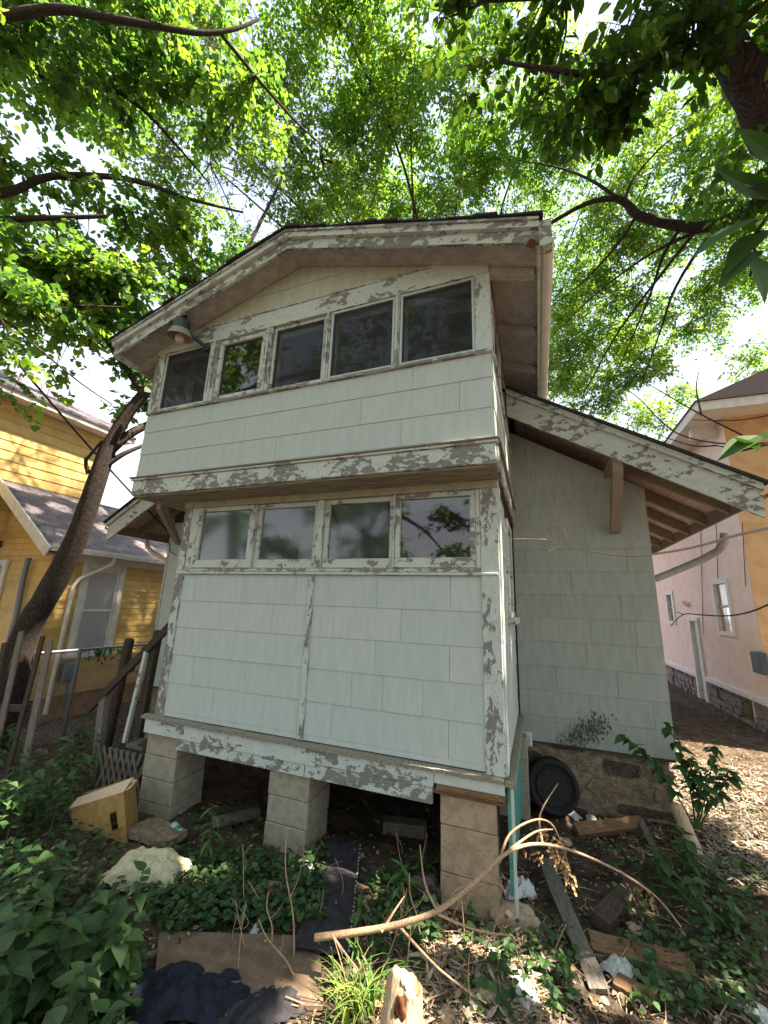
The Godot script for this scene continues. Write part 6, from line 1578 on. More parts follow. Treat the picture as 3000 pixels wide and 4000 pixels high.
# ---------------------------------------------------------------- things lying about
func smooth(mb: MB) -> void:
	var nn := PackedVector3Array(); nn.resize(mb.v.size())
	for k in range(0, mb.ix.size(), 3):
		var a := mb.v[mb.ix[k]]; var fn := (mb.v[mb.ix[k + 2]] - a).cross(mb.v[mb.ix[k + 1]] - a)
		for m in 3: nn[mb.ix[k + m]] += fn
	for k in nn.size(): mb.n[k] = nn[k].normalized() if nn[k].length() > 1e-12 else Vector3.UP
func lump(c: Vector3, s: Vector3, sd: int, amp: float, freq: float, nu: int, nv: int) -> MB:
	var f := FastNoiseLite.new(); f.seed = sd; f.frequency = freq; f.fractal_octaves = 3
	var mb := MB.new()
	for j in nv + 1:
		for i in nu:
			var th := PI * j / nv; var ph := TAU * i / nu
			var d := Vector3(sin(th) * cos(ph), cos(th), sin(th) * sin(ph))
			var k := 1.0 + amp * f.get_noise_3dv(d * 10.0)
			mb.v.append(c + Vector3(d.x * s.x, d.y * s.y, d.z * s.z) * k); mb.n.append(d)
	for j in nv:
		for i in nu:
			var a := j * nu + i; var b := j * nu + (i + 1) % nu
			for q in [a, a + nu, b, b, a + nu, b + nu]: mb.ix.append(q)
	smooth(mb)
	return mb
func plank(called: String, label: String, a: Array, b: Array, w: float, th: float, mname: String, roll: float = 0.0, lift: float = 0.0) -> void:
	var p := at_ground(a[0], a[1]) + Vector3(0, th * 0.5 + 0.01 + lift, 0); var q := at_ground(b[0], b[1]) + Vector3(0, th * 0.5 + 0.01, 0)
	var t := thing(called, label, "plank", (p + q) * 0.5)
	var x := (q - p).normalized()
	var side := x.cross(Vector3.UP).normalized().rotated(x, roll)
	var r := RandomNumberGenerator.new(); r.seed = a[0]
	var ln := p.distance_to(q)
	var mb := MB.new()
	var poly := ragged(Vector2(-ln * 0.5, -w * 0.5), Vector2(ln * 0.5, -w * 0.5), 8, 0.003, r) + ragged(Vector2(ln * 0.5 + 0.006, -w * 0.3), Vector2(ln * 0.5, w * 0.4), 3, 0.008, r) + ragged(Vector2(ln * 0.5, w * 0.5), Vector2(-ln * 0.5, w * 0.5), 8, 0.003, r) + ragged(Vector2(-ln * 0.5 - 0.006, w * 0.4), Vector2(-ln * 0.5, -w * 0.3), 3, 0.008, r)
	mb.prism(poly, -th * 0.5, th * 0.5)
	part("timber", mb, M[mname], t, Transform3D(Basis(x, side, x.cross(side)), Vector3.ZERO))
	for k in 2:
		var nl := MB.new()
		nl.tube([Vector3.ZERO, Vector3(0, 0, 0.012)], [0.004, 0.004], 6)
		part("nail", nl, M.rust, t, Transform3D(Basis(x, side, x.cross(side)), x * (ln * (0.42 - 0.84 * k)) + x.cross(side) * (th * 0.5 - 0.008)))
func rag(called: String, label: String, cat: String, c: Vector3, sx: float, sz: float, h: float, mname: String, sd: int, yaw: float) -> void:
	var t := thing(called, label, cat, c)
	var f := FastNoiseLite.new(); f.seed = sd; f.frequency = 0.5; f.fractal_octaves = 3
	var r := RandomNumberGenerator.new(); r.seed = sd
	var n := 24
	var mb := MB.new()
	var g := []
	for j in n + 1:
		for i in n + 1:
			var u := i / float(n) * 2.0 - 1.0; var v := j / float(n) * 2.0 - 1.0
			var an := atan2(v, u)
			var edge := 1.0 + 0.25 * f.get_noise_2d(cos(an) * 2.0, sin(an) * 2.0)
			var p := Vector3(u * sx * edge, 0, v * sz * edge).rotated(Vector3.UP, yaw)
			var gy := ground_y(c.x + p.x, c.z + p.z) - c.y
			var hh := h * maxf(0.0, 1.0 - u * u * 0.8 - v * v * 0.8) * (0.75 + 1.1 * absf(f.get_noise_2d(u * 3.0 + 7.0, v * 3.0)))
			p.y = gy + 0.008 + hh + 0.012 * absf(f.get_noise_2d(u * 7.0, v * 7.0))
			g.append(p)
	for p in g:
		mb.v.append(p); mb.n.append(Vector3.UP)
	for j in n:
		for i in n:
			var a := j * (n + 1) + i
			for q in [a, a + 1, a + n + 1, a + 1, a + n + 2, a + n + 1]: mb.ix.append(q)
	smooth(mb)
	part("cloth", mb, M[mname], t)
func build_junk() -> void:
	var r := RandomNumberGenerator.new(); r.seed = 61
	# cardboard box on its side
	var gp := at_ground(495, 3295)
	var bxn := thing("cardboard_box", "torn yellow-brown cardboard box with a hand hole among the weeds", "box", gp)
	var tr := at_z(482, 3093, gp.z) - gp
	var tl := at_z(268, 3159, gp.z + 0.06) - gp
	var bl := at_z(330, 3370, gp.z + 0.06) - gp
	var br := Vector3(0.01, -0.01, 0)
	var dp := Vector3(-0.21, -0.01, -0.27)
	var fr := MB.new()
	var u := tr - br
	# front panel with a hand hole, pieced round the hole
	var hx0 := 0.16; var hx1 := 0.30; var hy0 := 0.36; var hy1 := 0.68
	var P := func(s: float, v: float) -> Vector3: return br.lerp(bl, s).lerp(tr.lerp(tl, s), v)
	for q in [[0.0, hx0, 0.0, 1.0], [hx1, 1.0, 0.0, 1.0], [hx0, hx1, 0.0, hy0], [hx0, hx1, hy1, 1.0]]:
		for z in [Vector3.ZERO, Vector3(0.0, 0, -0.005)]:
			fr.quad(P.call(q[1], q[2]) + z, P.call(q[0], q[2]) + z, P.call(q[0], q[3]) + z, P.call(q[1], q[3]) + z)
	part("front_panel", fr, M.cardboard, bxn)
	var sd := MB.new()
	sd.quad(br, br + dp, tr + dp, tr); sd.quad(br + Vector3(-0.005, 0, 0), br + dp + Vector3(-0.005, 0, 0), tr + dp + Vector3(-0.005, 0, 0), tr + Vector3(-0.005, 0, 0))
	part("side_panel", sd, M.cardboard, bxn)
	var s2 := MB.new()
	s2.quad(bl, bl + dp, tl + dp, tl)
	part("side_panel", s2, M.cardboard, bxn)
	var bk := MB.new()
	bk.quad(br + dp, bl + dp, tl + dp, tr + dp)
	part("back_panel", bk, M.cardboard, bxn)
	var fp := MB.new()
	fp.quad(tl, tr, tr + dp * 0.55 + Vector3(0.03, 0.05, 0), tl + dp * 0.5 + Vector3(0, 0.02, 0))
	part("flap", fp, M.cardboard_pale, bxn)
	var f2 := MB.new()
	f2.quad(tr, tr + dp * 0.8, tr + dp * 0.7 + Vector3(0.07, 0.02, 0), tr + Vector3(0.05, 0.03, -0.02))
	part("flap", f2, M.cardboard_pale, bxn)
	# sack
	var sk := at_ground(570, 3440)
	var s := thing("sack", "lumpy cream-coloured sack lying beside the cardboard box", "sack", sk)
	var bg := MB.new()
	var fb := FastNoiseLite.new(); fb.seed = 9; fb.frequency = 0.7; fb.fractal_octaves = 3
	var N := 34
	for side in 2:
		for j in N + 1:
			for i in N + 1:
				var uu := i * 2.0 / N - 1.0; var vv := j * 2.0 / N - 1.0
				var pinch := 1.0 - 0.16 * (1.0 - absf(uu)) * vv * vv - 0.12 * (1.0 - absf(vv)) * uu * uu
				var env := (1.0 - pow(absf(uu), 3.0)) * (1.0 - pow(absf(vv), 3.0))
				var fold := 0.014 * sin(uu * 9.0 + 2.0 * vv + 3.0 * fb.get_noise_2d(uu * 2.0, vv * 2.0)) * (1.0 - env * 0.6) + 0.03 * fb.get_noise_2d(uu * 3.0 + 5.0, vv * 3.0)
				var yy := (0.15 * sqrt(env) + fold) if side == 0 else -0.05 * env
				bg.v.append(Vector3(uu * 0.25 * pinch, 0.03 + yy * 0.85, vv * 0.15 * pinch)); bg.n.append(Vector3.UP)
		var o0 := side * (N + 1) * (N + 1)
		for j in N:
			for i in N:
				var a := o0 + j * (N + 1) + i
				for q in ([a, a + 1, a + N + 1, a + 1, a + N + 2, a + N + 1] if side == 0 else [a, a + N + 1, a + 1, a + 1, a + N + 1, a + N + 2]): bg.ix.append(q)
	smooth(bg)
	part("bag", bg, M.sack, s, Transform3D(Basis(Vector3.UP, 0.35) * Basis(Vector3(0, 0, 1), -0.05), Vector3.ZERO))
	part("bag_end", lump(Vector3(-0.25, 0.03, 0.03), Vector3(0.05, 0.025, 0.05), 8, 0.5, 0.15, 14, 8), M.sack, s, Transform3D(Basis(Vector3.UP, 0.35), Vector3.ZERO))
	plank("plank", "short slate-blue board half under the cream sack", [590, 3480], [770, 3530], 0.14, 0.02, "carpet_dark")
	# concrete slab, bottle, litter
	var cs := thing("concrete_slab", "flat dirty concrete slab at the foot of the end pier", "slab", at_ground(600, 3270) + Vector3(0, 0.01, 0))
	slab("slab_body", ragged(Vector2(-0.22, -0.12), Vector2(0.25, -0.10), 5, 0.015, r) + ragged(Vector2(0.26, 0.1), Vector2(-0.2, 0.14), 5, 0.015, r), 0.0, 0.05, M.stone, cs, Transform3D(Basis(Vector3(1, 0, 0), Vector3(0, 0, -1), Vector3(0, 1, 0)), Vector3.ZERO))
	var bt := thing("plastic_cup", "white and green paper cup lying beside the end pier", "cup", at_ground(690, 3268) + Vector3(0, 0.042, 0))
	var t := Transform3D(Basis(Vector3(0, 0, 1), 1.35) * Basis(Vector3(1, 0, 0), 0.2), Vector3.ZERO)
	t = Transform3D(Basis(Vector3.UP, -0.5) * t.basis, Vector3.ZERO)
	var cp := MB.new()
	cp.lathe(PackedVector2Array([Vector2(0.0, 0.075), Vector2(0.033, 0.075), Vector2(0.036, 0.02)]), 18, t)
	part("cup_base", cp, M.white_plastic, bt)
	cp = MB.new()
	cp.lathe(PackedVector2Array([Vector2(0.0361, 0.02), Vector2(0.039, -0.035)]), 18, t)
	part("cup_band", cp, M.green_plastic, bt)
	cp = MB.new()
	cp.lathe(PackedVector2Array([Vector2(0.039, -0.035), Vector2(0.041, -0.085), Vector2(0.038, -0.084), Vector2(0.034, 0.06), Vector2(0.0, 0.06)]), 18, t)
	part("cup_mouth", cp, M.white_plastic, bt)
	var can := thing("tin_can", "rusty tan tin can lying open among the creeping leaves", "can", at_ground(1080, 3500) + Vector3(0, 0.04, 0))
	cp = MB.new()
	t = Transform3D(Basis(Vector3.UP, 0.8) * Basis(Vector3(0, 0, 1), 1.3), Vector3.ZERO)
	cp.lathe(PackedVector2Array([Vector2(0.0, 0.06), Vector2(0.038, 0.06), Vector2(0.039, 0.05), Vector2(0.039, -0.05), Vector2(0.040, -0.055), Vector2(0.036, -0.055), Vector2(0.035, 0.05), Vector2(0.0, 0.05)]), 18, t)
	part("can_body", cp, M.board_tan, can)
	cp = MB.new()
	cp.lathe(PackedVector2Array([Vector2(0.0, -0.075), Vector2(0.037, -0.073), Vector2(0.037, -0.07), Vector2(0.0, -0.071)]), 16, t)
	part("can_lid", cp, M.rust, can)
	for q in [[1190, 3385, 0.07, 0.05, 0.03, "crumpled pale blue-white scrap beside the dark carpet strip"], [2230, 3180, 0.09, 0.05, 0.035, "torn white paper scrap at the foot of the black drum"], [2310, 3200, 0.06, 0.05, 0.03, "small white paper scrap against the stone footing"], [2380, 3235, 0.06, 0.03, 0.02, "white crushed scrap on the brown beam"], [2050, 3870, 0.11, 0.06, 0.03, "large crumpled white plastic sheet on the rubbish heap"], [2420, 3800, 0.09, 0.07, 0.04, "silvery crumpled foil beside the wide brown plank"], [2960, 3960, 0.07, 0.05, 0.02, "pale scrap at the edge of the weedy path"], [2020, 3490, 0.07, 0.12, 0.08, "limp white plastic bag under the dry branch"], [1000, 3640, 0.05, 0.03, 0.02, "tiny white scrap above the tan board"]]:
		rag("litter_scrap", q[5], "litter", at_ground(q[0], q[1]), q[2], q[3], q[4], "white_plastic", q[0], r.randf() * 3.0)
	# strip of carpet with a row of tacks
	var ca := at_ground(1330, 3345); var cb := at_ground(1262, 3700)
	var cst := thing("carpet_strip", "long dark strip of old carpet edged with pale tacks", "carpet", (ca + cb) * 0.5)
	var ax := (cb - ca).normalized(); var sdv := ax.cross(Vector3.UP).normalized()
	var cm := MB.new()
	var nseg := 14
	var prev := []
	for k in nseg + 1:
		var c := (ca - ax * 0.1).lerp(cb + ax * 0.12, k / float(nseg))
		var row := []
		for j in 5:
			var p := c + sdv * (0.15 - j * 0.075 + 0.006 * sin(k * 2.1 + j))
			p.y = ground_y(p.x, p.z) + 0.045 + 0.01 * sin(k * 1.3 + j * 0.7)
			row.append(p - cst.position)
		if k > 0:
			for j in 4: cm.quad(prev[j], prev[j + 1], row[j + 1], row[j])
			cm.quad(prev[4], prev[4] + Vector3(0, -0.05, 0), row[4] + Vector3(0, -0.05, 0), row[4])
			cm.quad(row[0], row[0] + Vector3(0, -0.05, 0), prev[0] + Vector3(0, -0.05, 0), prev[0])
		prev = row
	part("carpet", cm, M.carpet_dark, cst)
	for k in 30:
		var c := (ca - ax * 0.08).lerp(cb + ax * 0.1, k / 29.0) - sdv * 0.152
		c.y = ground_y(c.x, c.z) + 0.05
		bx("tack", c - cst.position - Vector3(0.006, 0.004, 0.006), c - cst.position + Vector3(0.006, 0.006, 0.006), M.lamp_rim, cst, 0.002)
	# flat tan board
	var b0 := at_ground(620, 3660); var b1 := at_ground(1245, 3680); var b2 := at_ground(1262, 3960); var b3 := at_ground(590, 3960)
	var tb := thing("flat_board", "square tan fibreboard sheet lying flat in front of the carpet strip", "board", (b0 + b1 + b2 + b3) * 0.25)
	var tm := MB.new()
	var up := Vector3(0, 0.03, 0); var dn := Vector3(0, 0.012, 0)
	var cor := [b0 - tb.position, b1 - tb.position, b2 - tb.position, b3 - tb.position]
	tm.quad(cor[3] + up, cor[2] + up, cor[1] + up, cor[0] + up)
	for k in 4: tm.quad(cor[k] + dn, cor[k] + up, cor[(k + 1) % 4] + up, cor[(k + 1) % 4] + dn)
	tm.quad(cor[0] + dn, cor[1] + dn, cor[2] + dn, cor[3] + dn)
	part("sheet", tm, M.board_tan, tb)
	for q in [[730, 3670, 0.035], [800, 3740, 0.03], [1030, 3700, 0.03], [880, 3800, 0.045]]:
		var yl := MB.new(); yl.use_col = false
		var p := at_ground(q[0], q[1]) + Vector3(0, 0.036, 0)
		yl.leaf(Vector3.ZERO, Vector3(0.8, 0.05, 0.5).normalized(), Vector3.UP, q[2], q[2] * 0.5, Color(0.45, 0.36, 0.05), 0.0, 0.1)
		var ly := thing("fallen_leaf", "yellow fallen leaf lying on the tan board", "leaf", p, "yellow leaves on the board")
		part("blade", yl, M.litter, ly)
	rag("navy_cloth", "heap of crumpled navy clothing on the near corner of the tan board", "cloth", at_ground(720, 3900), 0.30, 0.17, 0.07, "cloth_navy", 12, 0.4)
	rag("dark_rag", "flat dark rag beside the navy clothing heap", "cloth", at_ground(1010, 3950), 0.20, 0.11, 0.035, "carpet_dark", 15, 1.0)
	# split stump post
	var sp := at_ground(1560, 4080)
	var su := thing("split_stump", "pale sun-bleached split stump with a broken hollow face", "stump", sp)
	var topy := -0.43
	var f := FastNoiseLite.new(); f.seed = 4; f.frequency = 0.9
	var sm := MB.new()
	var rows := 14; var cols := 36
	for j in rows + 1:
		var v := j / float(rows)
		for i in cols:
			var an := TAU * i / cols
			var ridge := 1.0 + 0.10 * f.get_noise_2d(cos(an) * 4.0, sin(an) * 4.0) + 0.05 * sin(an * 9.0) + 0.03 * f.get_noise_2d(an * 9.0, v * 3.0)
			var front := maxf(0.0, cos(an - 1.4))      # broken hollow towards the camera
			var cut := 1.0 - 0.55 * pow(front, 3.0) * smoothstep(0.42, 0.8, v) * (1.0 - smoothstep(0.92, 1.0, v) * 0.6)
			var rad := 0.088 * (1.18 - 0.40 * pow(v, 1.6) - 0.25 * smoothstep(0.86, 1.0, v)) * ridge * cut
			var y := lerpf(-0.1, topy - sp.y, v) - (0.06 * (1.0 - cos(an - 2.6)) * smoothstep(0.8, 1.0, v))
			sm.v.append(Vector3(cos(an) * rad * 0.95 + 0.02 * v, y, sin(an) * rad)); sm.n.append(Vector3(cos(an), 0, sin(an)))
	for j in rows:
		for i in cols:
			var a := j * cols + i; var b := j * cols + (i + 1) % cols
			for q in [a, b, a + cols, b, b + cols, a + cols]: sm.ix.append(q)
	var kc := sm.v.size()
	sm.v.append(Vector3(0.03, topy - sp.y - 0.03, 0)); sm.n.append(Vector3.UP)
	for i in cols:
		for q in [kc, rows * cols + i, rows * cols + (i + 1) % cols]: sm.ix.append(q)
	smooth(sm)
	part("trunk", sm, M.wood_pale, su)
	part("heartwood", lump(Vector3(0.012, topy - sp.y - 0.13, 0.045), Vector3(0.03, 0.05, 0.02), 6, 0.5, 0.2, 12, 8), M.rust, su)
	# grass tuft
	var gt := thing("grass_tuft", "tuft of long bright grass blades growing by the split stump", "grass tuft", at_ground(1400, 3960))
	var gm := []
	for c in [Color(0.14, 0.26, 0.05), Color(0.2, 0.3, 0.06), Color(0.10, 0.2, 0.05), Color(0.32, 0.32, 0.09)]:
		var mb := MB.new(); mb.use_col = true; mb.col = c
		var pl := Vector3.ZERO; var prr := Vector3.ZERO
		for k in 8:
			var tt := k / 7.0
			var p := Vector3(0.75 * tt * tt, 0.9 * tt - 0.42 * tt * tt * tt, 0)
			var w := 0.016 * (1.0 - tt * tt) + 0.0005
			var l := p + Vector3(0, 0, -w); var rr := p + Vector3(0, 0, w)
			if k > 0: mb.quad(pl, prr, rr, l)
			pl = l; prr = rr
		gm.append(mb.mesh(M.leaf_weed))
	for k in 96:
		var b := Basis(Vector3.UP, r.randf() * TAU).scaled(Vector3(r.randf_range(0.6, 1.3), 1, r.randf_range(0.7, 1.1)) * r.randf_range(0.16, 0.40))
		put("blade", gm[r.randi() % 4], gt, Transform3D(b, Vector3(r.randfn() * 0.055, -0.02, r.randfn() * 0.055)))
	# planks past the porch corner
	plank("plank", "long grey weathered plank lying across the rubbish heap", [2130, 3400], [2345, 3890], 0.10, 0.024, "wood_grey", 0.2, 0.05)
	plank("plank", "brown beam lying in front of the stone footing", [2250, 3265], [2510, 3235], 0.11, 0.06, "wood_brown", 0.5)
	plank("plank", "thin grey lath leaning on the end of the brown beam", [2505, 3235], [2580, 3370], 0.05, 0.02, "wood_grey", 0.3, 0.05)
	plank("plank", "pale grey board crossing the top of the long plank", [2165, 3425], [2440, 3390], 0.07, 0.03, "wood_grey", 0.6, 0.02)
	plank("plank", "short thick dark beam between the long plank and the weeds", [2345, 3640], [2490, 3480], 0.11, 0.07, "wood_dark", 0.2)
	plank("plank", "wide splintered brown plank with a bright broken edge", [2310, 3700], [2710, 3800], 0.13, 0.03, "wood_brown", 0.15)
	plank("plank", "small brown board end at the bottom of the rubbish heap", [2410, 3850], [2560, 3930], 0.09, 0.025, "wood_brown", 0.1)
	plank("plank", "rough timber lying under the porch opening", [1500, 3250], [1660, 3270], 0.12, 0.10, "wood_grey")
	plank("plank", "rotten grey timber lying between the end pier and middle pier", [830, 3230], [1010, 3190], 0.10, 0.05, "wood_grey")
	plank("plank", "dark slat lying across the creeping leaves", [1110, 3520], [1290, 3420], 0.04, 0.02, "wood_dark", 0.0, 0.03)
	plank("plank", "grey slat beside the tin can", [1060, 3600], [1280, 3560], 0.06, 0.02, "carpet_dark", 0.0, 0.02)
	for q in [[2010, 3610, 0.13, "large tan rock at the foot of the tan block pier"], [2070, 3630, 0.08, "flat grey rock beside the large tan rock"], [2480, 3640, 0.05, "small tan stone beside the dark beam"], [1660, 3490, 0.12, "grey rubble lump between the carpet strip and the tan pier"], [1900, 3900, 0.05, "round pale stone on the rubbish heap"], [2210, 3300, 0.06, "rounded brown stone beside the brown beam"], [1760, 3990, 0.05, "pinkish lump of brick beside the stump"]]:
		var st := thing("rock", q[3], "rock", at_ground(q[0], q[1]))
		part("stone", lump(Vector3(0, q[2] * 0.25, 0), Vector3(q[2], q[2] * 0.6, q[2] * 0.8), int(q[0]), 0.5, 0.12, 16, 10), M.block_tan if q[0] != 1660 else M.stone_dark, st)
	# pale pipe by the footing corner
	var pl := thing("pale_log", "short pale bleached log standing by the footing corner", "log", at_ground(2700, 3330))
	limb(pl, "log_body", [Vector3(0.03, -0.05, 0.06), Vector3(0.0, 0.12, 0.0), Vector3(-0.06, 0.32, -0.08)], 0.06, 0.05, 12, "wood_pale", 0.1)
	# black drum on its side
	var dr := thing("black_drum", "black plastic drum lying with its lid outward against the footing", "drum", Vector3(3.62, -0.63, -1.86))
	var dt := Transform3D(Basis(Vector3(1, 0, 0), PI * 0.5 - 0.18) * Basis(Vector3(0, 0, 1), -0.12), Vector3(0, 0, 0.1))
	var dm := MB.new()
	dm.lathe(PackedVector2Array([Vector2(0.0, 0.10), Vector2(0.19, 0.10), Vector2(0.195, 0.125), Vector2(0.215, 0.13), Vector2(0.235, 0.125), Vector2(0.245, 0.10), Vector2(0.245, 0.06), Vector2(0.235, 0.05), Vector2(0.24, -0.04), Vector2(0.25, -0.05), Vector2(0.25, -0.07), Vector2(0.24, -0.08), Vector2(0.22, -0.2), Vector2(0.0, -0.2)]), 40, dt)
	part("shell", dm, M.rubber, dr)
	dm = MB.new()
	dm.lathe(PackedVector2Array([Vector2(0.0, 0.112), Vector2(0.15, 0.112), Vector2(0.155, 0.118), Vector2(0.165, 0.118), Vector2(0.17, 0.1005)]), 40, dt)
	part("lid", dm, M.rubber, dr)
	dm = MB.new()
	dm.tube([dt * Vector3(-0.20, 0.06, -0.14), dt * Vector3(-0.27, 0.08, -0.14), dt * Vector3(-0.28, 0.08, -0.04), dt * Vector3(-0.22, 0.06, -0.02)], [0.012, 0.012, 0.012, 0.012], 8)
	part("handle", dm, M.rubber, dr)
	# dead branch with withered leaves
	var base := at_ground(1235, 3700)
	var db := thing("dead_branch", "long dry broken branch with withered hanging leaves in front of the piers", "branch", base)
	var K := [at_z(1230, 3662, 0.98), at_z(1400, 3640, 0.92), at_z(1560, 3610, 0.86), at_z(1700, 3562, 0.80), at_z(1800, 3495, 0.74), at_z(1900, 3405, 0.66), at_z(1990, 3325, 0.58), at_z(2100, 3297, 0.46), at_z(2240, 3325, 0.32), at_z(2420, 3405, 0.16), at_z(2560, 3500, 0.05), at_z(2660, 3620, 0.0)]
	for k in K.size(): K[k] -= base
	limb(db, "stem", K, 0.017, 0.004, 8, "twig_dry", 0.08)
	var side := [[[1710, 3560, 0.80], [1660, 3450, 0.7], [1640, 3300, 0.62]], [[1710, 3570, 0.8], [1850, 3630, 0.78], [2000, 3655, 0.75]], [[1560, 3620, 0.86], [1720, 3790, 0.95], [1900, 3920, 1.0]], [[1950, 3370, 0.62], [1990, 3260, 0.5], [2080, 3205, 0.42], [2150, 3215, 0.36], [2195, 3300, 0.34], [2230, 3420, 0.32]], [[1990, 3320, 0.58], [2090, 3250, 0.45], [2160, 3240, 0.4]], [[1870, 3440, 0.68], [1780, 3480, 0.66], [1760, 3520, 0.66]], [[1490, 3640, 0.9], [1540, 3560, 0.84], [1580, 3500, 0.8]], [[1300, 3660, 0.97], [1360, 3740, 1.0], [1400, 3790, 1.0]], [[2120, 3300, 0.44], [2110, 3180, 0.2], [2180, 3060, 0.0]], [[2430, 3410, 0.16], [2520, 3470, 0.1], [2540, 3500, 0.08]]]
	for q in side:
		var pts := []
		for w in q: pts.append(at_z(w[0], w[1], w[2]) - base)
		limb(db, "twig", pts, 0.008, 0.0025, 6, "twig_dry", 0.05)
	var dl := MB.new(); dl.use_col = true; dl.col = Color(0.36, 0.19, 0.08)
	dl.c = PackedColorArray()
	for k in 4:      # shrivelled leaf: crumpled strip
		dl.col = Color(0.33 + 0.03 * k, 0.21 + 0.02 * k, 0.11)
		dl.quad(Vector3(-0.10 + 0.02 * (k % 2), -0.25 * k, 0.05 * (k % 2)), Vector3(0.10, -0.25 * k, -0.06 * (k % 2)), Vector3(0.12 - 0.02 * k, -0.25 * (k + 1), 0.06 - 0.06 * (k % 2)), Vector3(-0.12 + 0.02 * k, -0.25 * (k + 1), -0.05 + 0.1 * (k % 2)))
	var dlm := dl.mesh(M.litter)
	for q in [[2110, 3225, 2230, 3420, 46, 0.36], [2150, 3240, 2200, 3380, 26, 0.35], [2420, 3420, 2560, 3520, 22, 0.1], [1880, 3470, 1990, 3400, 10, 0.64], [2060, 3320, 2130, 3330, 10, 0.46], [2180, 3260, 2230, 3440, 20, 0.34]]:
		for k in q[4]:
			var tt := r.randf()
			var p := at_z(lerpf(q[0], q[2], tt) + r.randf_range(-22, 22), lerpf(q[1], q[3], tt) + r.randf_range(-8, 30), q[5] + r.randf_range(-0.03, 0.03))
			put("withered_leaf", dlm, db, Transform3D((Basis(Vector3.UP, r.randf() * TAU) * Basis(Vector3(1, 0, 0), r.randfn() * 0.55) * Basis(Vector3(0, 0, 1), r.randfn() * 0.5)).scaled(Vector3(1.5, 1, 1.5) * r.randf_range(0.018, 0.05)), p - base))
	# dry stalks
	for q in [[1150, 3760, 1118, 3270, 0.7, "tall dry stalk rising from the tan board edge"], [1180, 3860, 1010, 3590, 0.9, "forked dry stalk leaning over the tan board"], [1060, 3700, 1050, 3480, 0.8, "thin brown stalk beside the tin can"], [1720, 3560, 1595, 3420, 0.6, "reddish dry stalk in front of the tan pier"], [1640, 3700, 1600, 3410, 0.7, "upright dry stalk beyond the grass tuft"], [2060, 3600, 1985, 3440, 0.4, "bent dry stalk curling beside the teal skirting"], [1000, 3830, 760, 3860, 1.2, "thick dry stem lying over the navy clothing"], [1560, 3640, 1580, 3500, 0.8, "short dry stalk behind the long dead branch"]]:
		var p := at_ground(q[0], q[1])
		var sk2 := thing("dry_stalk", q[5], "stalk", p)
		var e := at_z(q[2], q[3], p.z - 0.05) - p
		limb(sk2, "stalk", [Vector3(0, -0.03, 0), e * 0.35 + Vector3(0.012, 0, 0), e * 0.7 + Vector3(-0.012, 0, 0.01), e], 0.006, 0.003, 6, "twig_dry", 0.1)
		limb(sk2, "side_twig", [e * 0.5, e * 0.62 + Vector3(0.05, 0.01, 0), e * 0.75 + Vector3(0.09, 0.03, 0)], 0.003, 0.0015, 5, "twig_dry", 0.1)
	for k in 26:
		var q := rand_in(pv([880, 3420, 2150, 3380, 2150, 3980, 900, 3960]), r)
		var p := at_ground(q.x, q.y)
		var sk3 := thing("dry_weed_stem", "thin dry weed stem sticking up among the rubbish before the piers", "stem", p, "dry weed stems before the piers")
		var e := Vector3(r.randf_range(-0.16, 0.16), r.randf_range(0.12, 0.34), r.randf_range(-0.12, 0.12))
		limb(sk3, "stem", [Vector3(0, -0.02, 0), e * 0.5 + Vector3(r.randfn() * 0.015, 0, 0.01), e], 0.0038, 0.0018, 5, "twig_dry", 0.1)
		limb(sk3, "side_twig", [e * 0.6, e * 0.75 + Vector3(r.randf_range(-0.05, 0.05), 0.01, 0.02), e * 0.9 + Vector3(r.randf_range(-0.09, 0.09), 0.03, 0.02)], 0.002, 0.001, 4, "twig_dry", 0.1)
	# bare twigs reaching in from the side
	var tw := thing("bare_branch", "bare thin branch reaching across the wall below the knee brace", "branch", at_d(3120, 2040, 3.0))
	var pts := px([[3120, 2040, 3.0], [2900, 2085, 3.0], [2700, 2140, 3.05], [2500, 2170, 3.1], [2380, 2165, 3.15], [2260, 2145, 3.2], [2150, 2110, 3.25], [2000, 2105, 3.3]])
	for k in pts.size(): pts[k] -= tw.position
	limb(tw, "stem", pts, 0.012, 0.003, 7, "twig_grey", 0.05)
	for q in [[[2225, 2130, 3.2], [2200, 2060, 3.18], [2195, 2020, 3.15], [2208, 1980, 3.15]], [[2225, 2130, 3.2], [2240, 2070, 3.2], [2255, 2042, 3.2]], [[2200, 2130, 3.2], [2150, 2150, 3.18], [2110, 2180, 3.15]], [[2160, 2115, 3.25], [2135, 2090, 3.25]]]:
		var b := px(q)
		for k in b.size(): b[k] -= tw.position
		limb(tw, "twig", b, 0.004, 0.002, 5, "twig_grey", 0.05)
	var tw2 := thing("bare_branch", "short bare twig crossing before the pink house window", "branch", at_d(3100, 2310, 3.2))
	pts = px([[3100, 2310, 3.2], [2960, 2380, 3.25], [2850, 2405, 3.3], [2740, 2402, 3.3], [2670, 2400, 3.3], [2620, 2445, 3.3]])
	for k in pts.size(): pts[k] -= tw2.position
	limb(tw2, "stem", pts, 0.008, 0.003, 6, "twig_dark", 0.05)
	limb(tw2, "twig", [pts[4], pts[4] + Vector3(-0.05, 0.02, 0)], 0.004, 0.002, 5, "twig_dark", 0.05)
	var tw3 := thing("bare_branch", "tangle of bare dark twigs above the rake before the pink house", "branch", at_d(3100, 1720, 3.6))
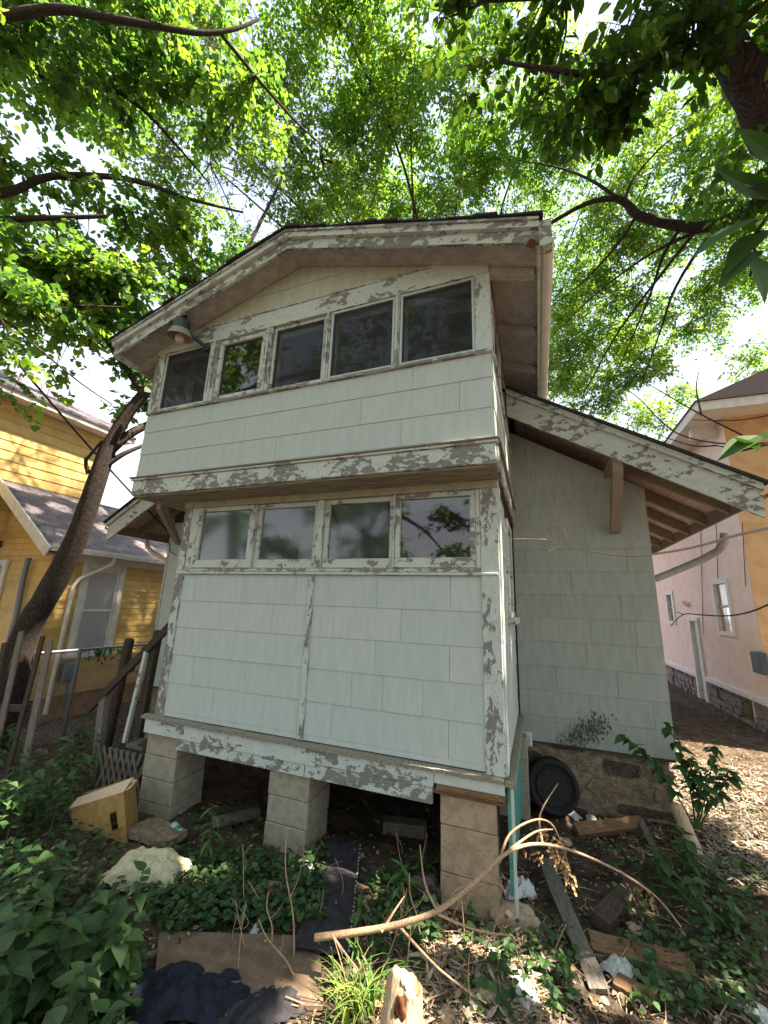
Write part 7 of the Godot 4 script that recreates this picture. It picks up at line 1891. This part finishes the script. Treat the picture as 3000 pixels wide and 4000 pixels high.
	for q in [[[3100, 1720, 3.6], [2850, 1735, 3.7], [2640, 1690, 3.8], [2500, 1560, 4.0], [2420, 1500, 4.1]], [[2900, 1700, 3.65], [2740, 1620, 3.8], [2600, 1540, 3.9], [2500, 1480, 4.0]], [[2800, 1740, 3.7], [2700, 1740, 3.8], [2550, 1690, 3.9]], [[2740, 1620, 3.8], [2720, 1520, 3.8], [2730, 1450, 3.8]], [[3100, 1600, 3.5], [2900, 1640, 3.6], [2700, 1640, 3.7]]]:
		var b := px(q)
		for k in b.size(): b[k] -= tw3.position
		limb(tw3, "twig", b, 0.009, 0.003, 6, "twig_dark", 0.05)
	# mould patch on the lowest course: soot stain flakes as thin crust
	var mo := MB.new()
	for k in 1300:
		var u2 := r.randf(); var c := at_z(lerpf(2210, 2350, u2) + r.randfn() * 30, lerpf(2905, 2825, u2) + r.randfn() * 26, -1.898)
		var z := 0.001 + 0.008 * pow(r.randf(), 3.0)
		var poly := PackedVector2Array()
		for m in 5:
			var an := TAU * m / 5
			poly.append(Vector2(c.x, c.y) + Vector2(cos(an), sin(an) * 1.8) * z * r.randf_range(0.5, 1.2))
		mo.prism(poly, -1.900, -1.8965 + r.randf_range(0, 0.0015))
	var ms := part("mould_stain", mo, M.soot, house)
	ms.set_meta("kind", "stuff")

func _ready() -> void:
	rng.seed = 7
	gnoise.seed = 3
	gnoise.frequency = 0.02
	# camera
	var cam := Camera3D.new()
	cam.name = "camera"
	cam.fov = 104.58
	cam.near = 0.05
	cam.far = 400.0
	cam.transform = Transform3D(Basis(CR, CU, -CF), CAM)
	add_child(cam)
	cam.current = true
	# sky, exposure
	var sm := ProceduralSkyMaterial.new()
	sm.sky_top_color = Color(0.74, 0.80, 0.90)
	sm.sky_horizon_color = Color(0.95, 0.95, 0.95)
	sm.sky_curve = 0.25
	sm.ground_bottom_color = Color(0.25, 0.23, 0.2)
	sm.ground_horizon_color = Color(0.6, 0.6, 0.58)
	sm.sun_angle_max = 1.0
	sm.energy_multiplier = 0.4
	var sky := Sky.new()
	sky.sky_material = sm
	var env := Environment.new()
	env.background_mode = Environment.BG_SKY
	env.sky = sky
	env.tonemap_mode = Environment.TONE_MAPPER_LINEAR
	env.tonemap_exposure = 5.7
	env.ambient_light_source = Environment.AMBIENT_SOURCE_SKY
	env.sdfgi_enabled = true
	env.ssao_enabled = true
	env.ssil_enabled = true
	var we := WorldEnvironment.new()
	we.name = "world_environment"
	we.environment = env
	add_child(we)
	# sun
	var sun := DirectionalLight3D.new()
	sun.name = "sun"
	sun.light_energy = 1.6
	sun.light_color = Color(1.0, 0.95, 0.86)
	sun.light_angular_distance = 0.55
	sun.shadow_enabled = true
	add_child(sun)
	sun.look_at_from_position(SUN * 30.0, Vector3.ZERO, Vector3.FORWARD)
	var t0 := Time.get_ticks_msec()
	make_materials()
	print("materials ", Time.get_ticks_msec() - t0)
	build_ground()
	build_house()
	build_yellow_house()
	build_pink_house()
	print("buildings ", Time.get_ticks_msec() - t0)
	build_trees()
	print("trees ", Time.get_ticks_msec() - t0)
	build_fences()
	build_weeds()
	build_ground_cover()
	build_junk()
	print("all ", Time.get_ticks_msec() - t0)
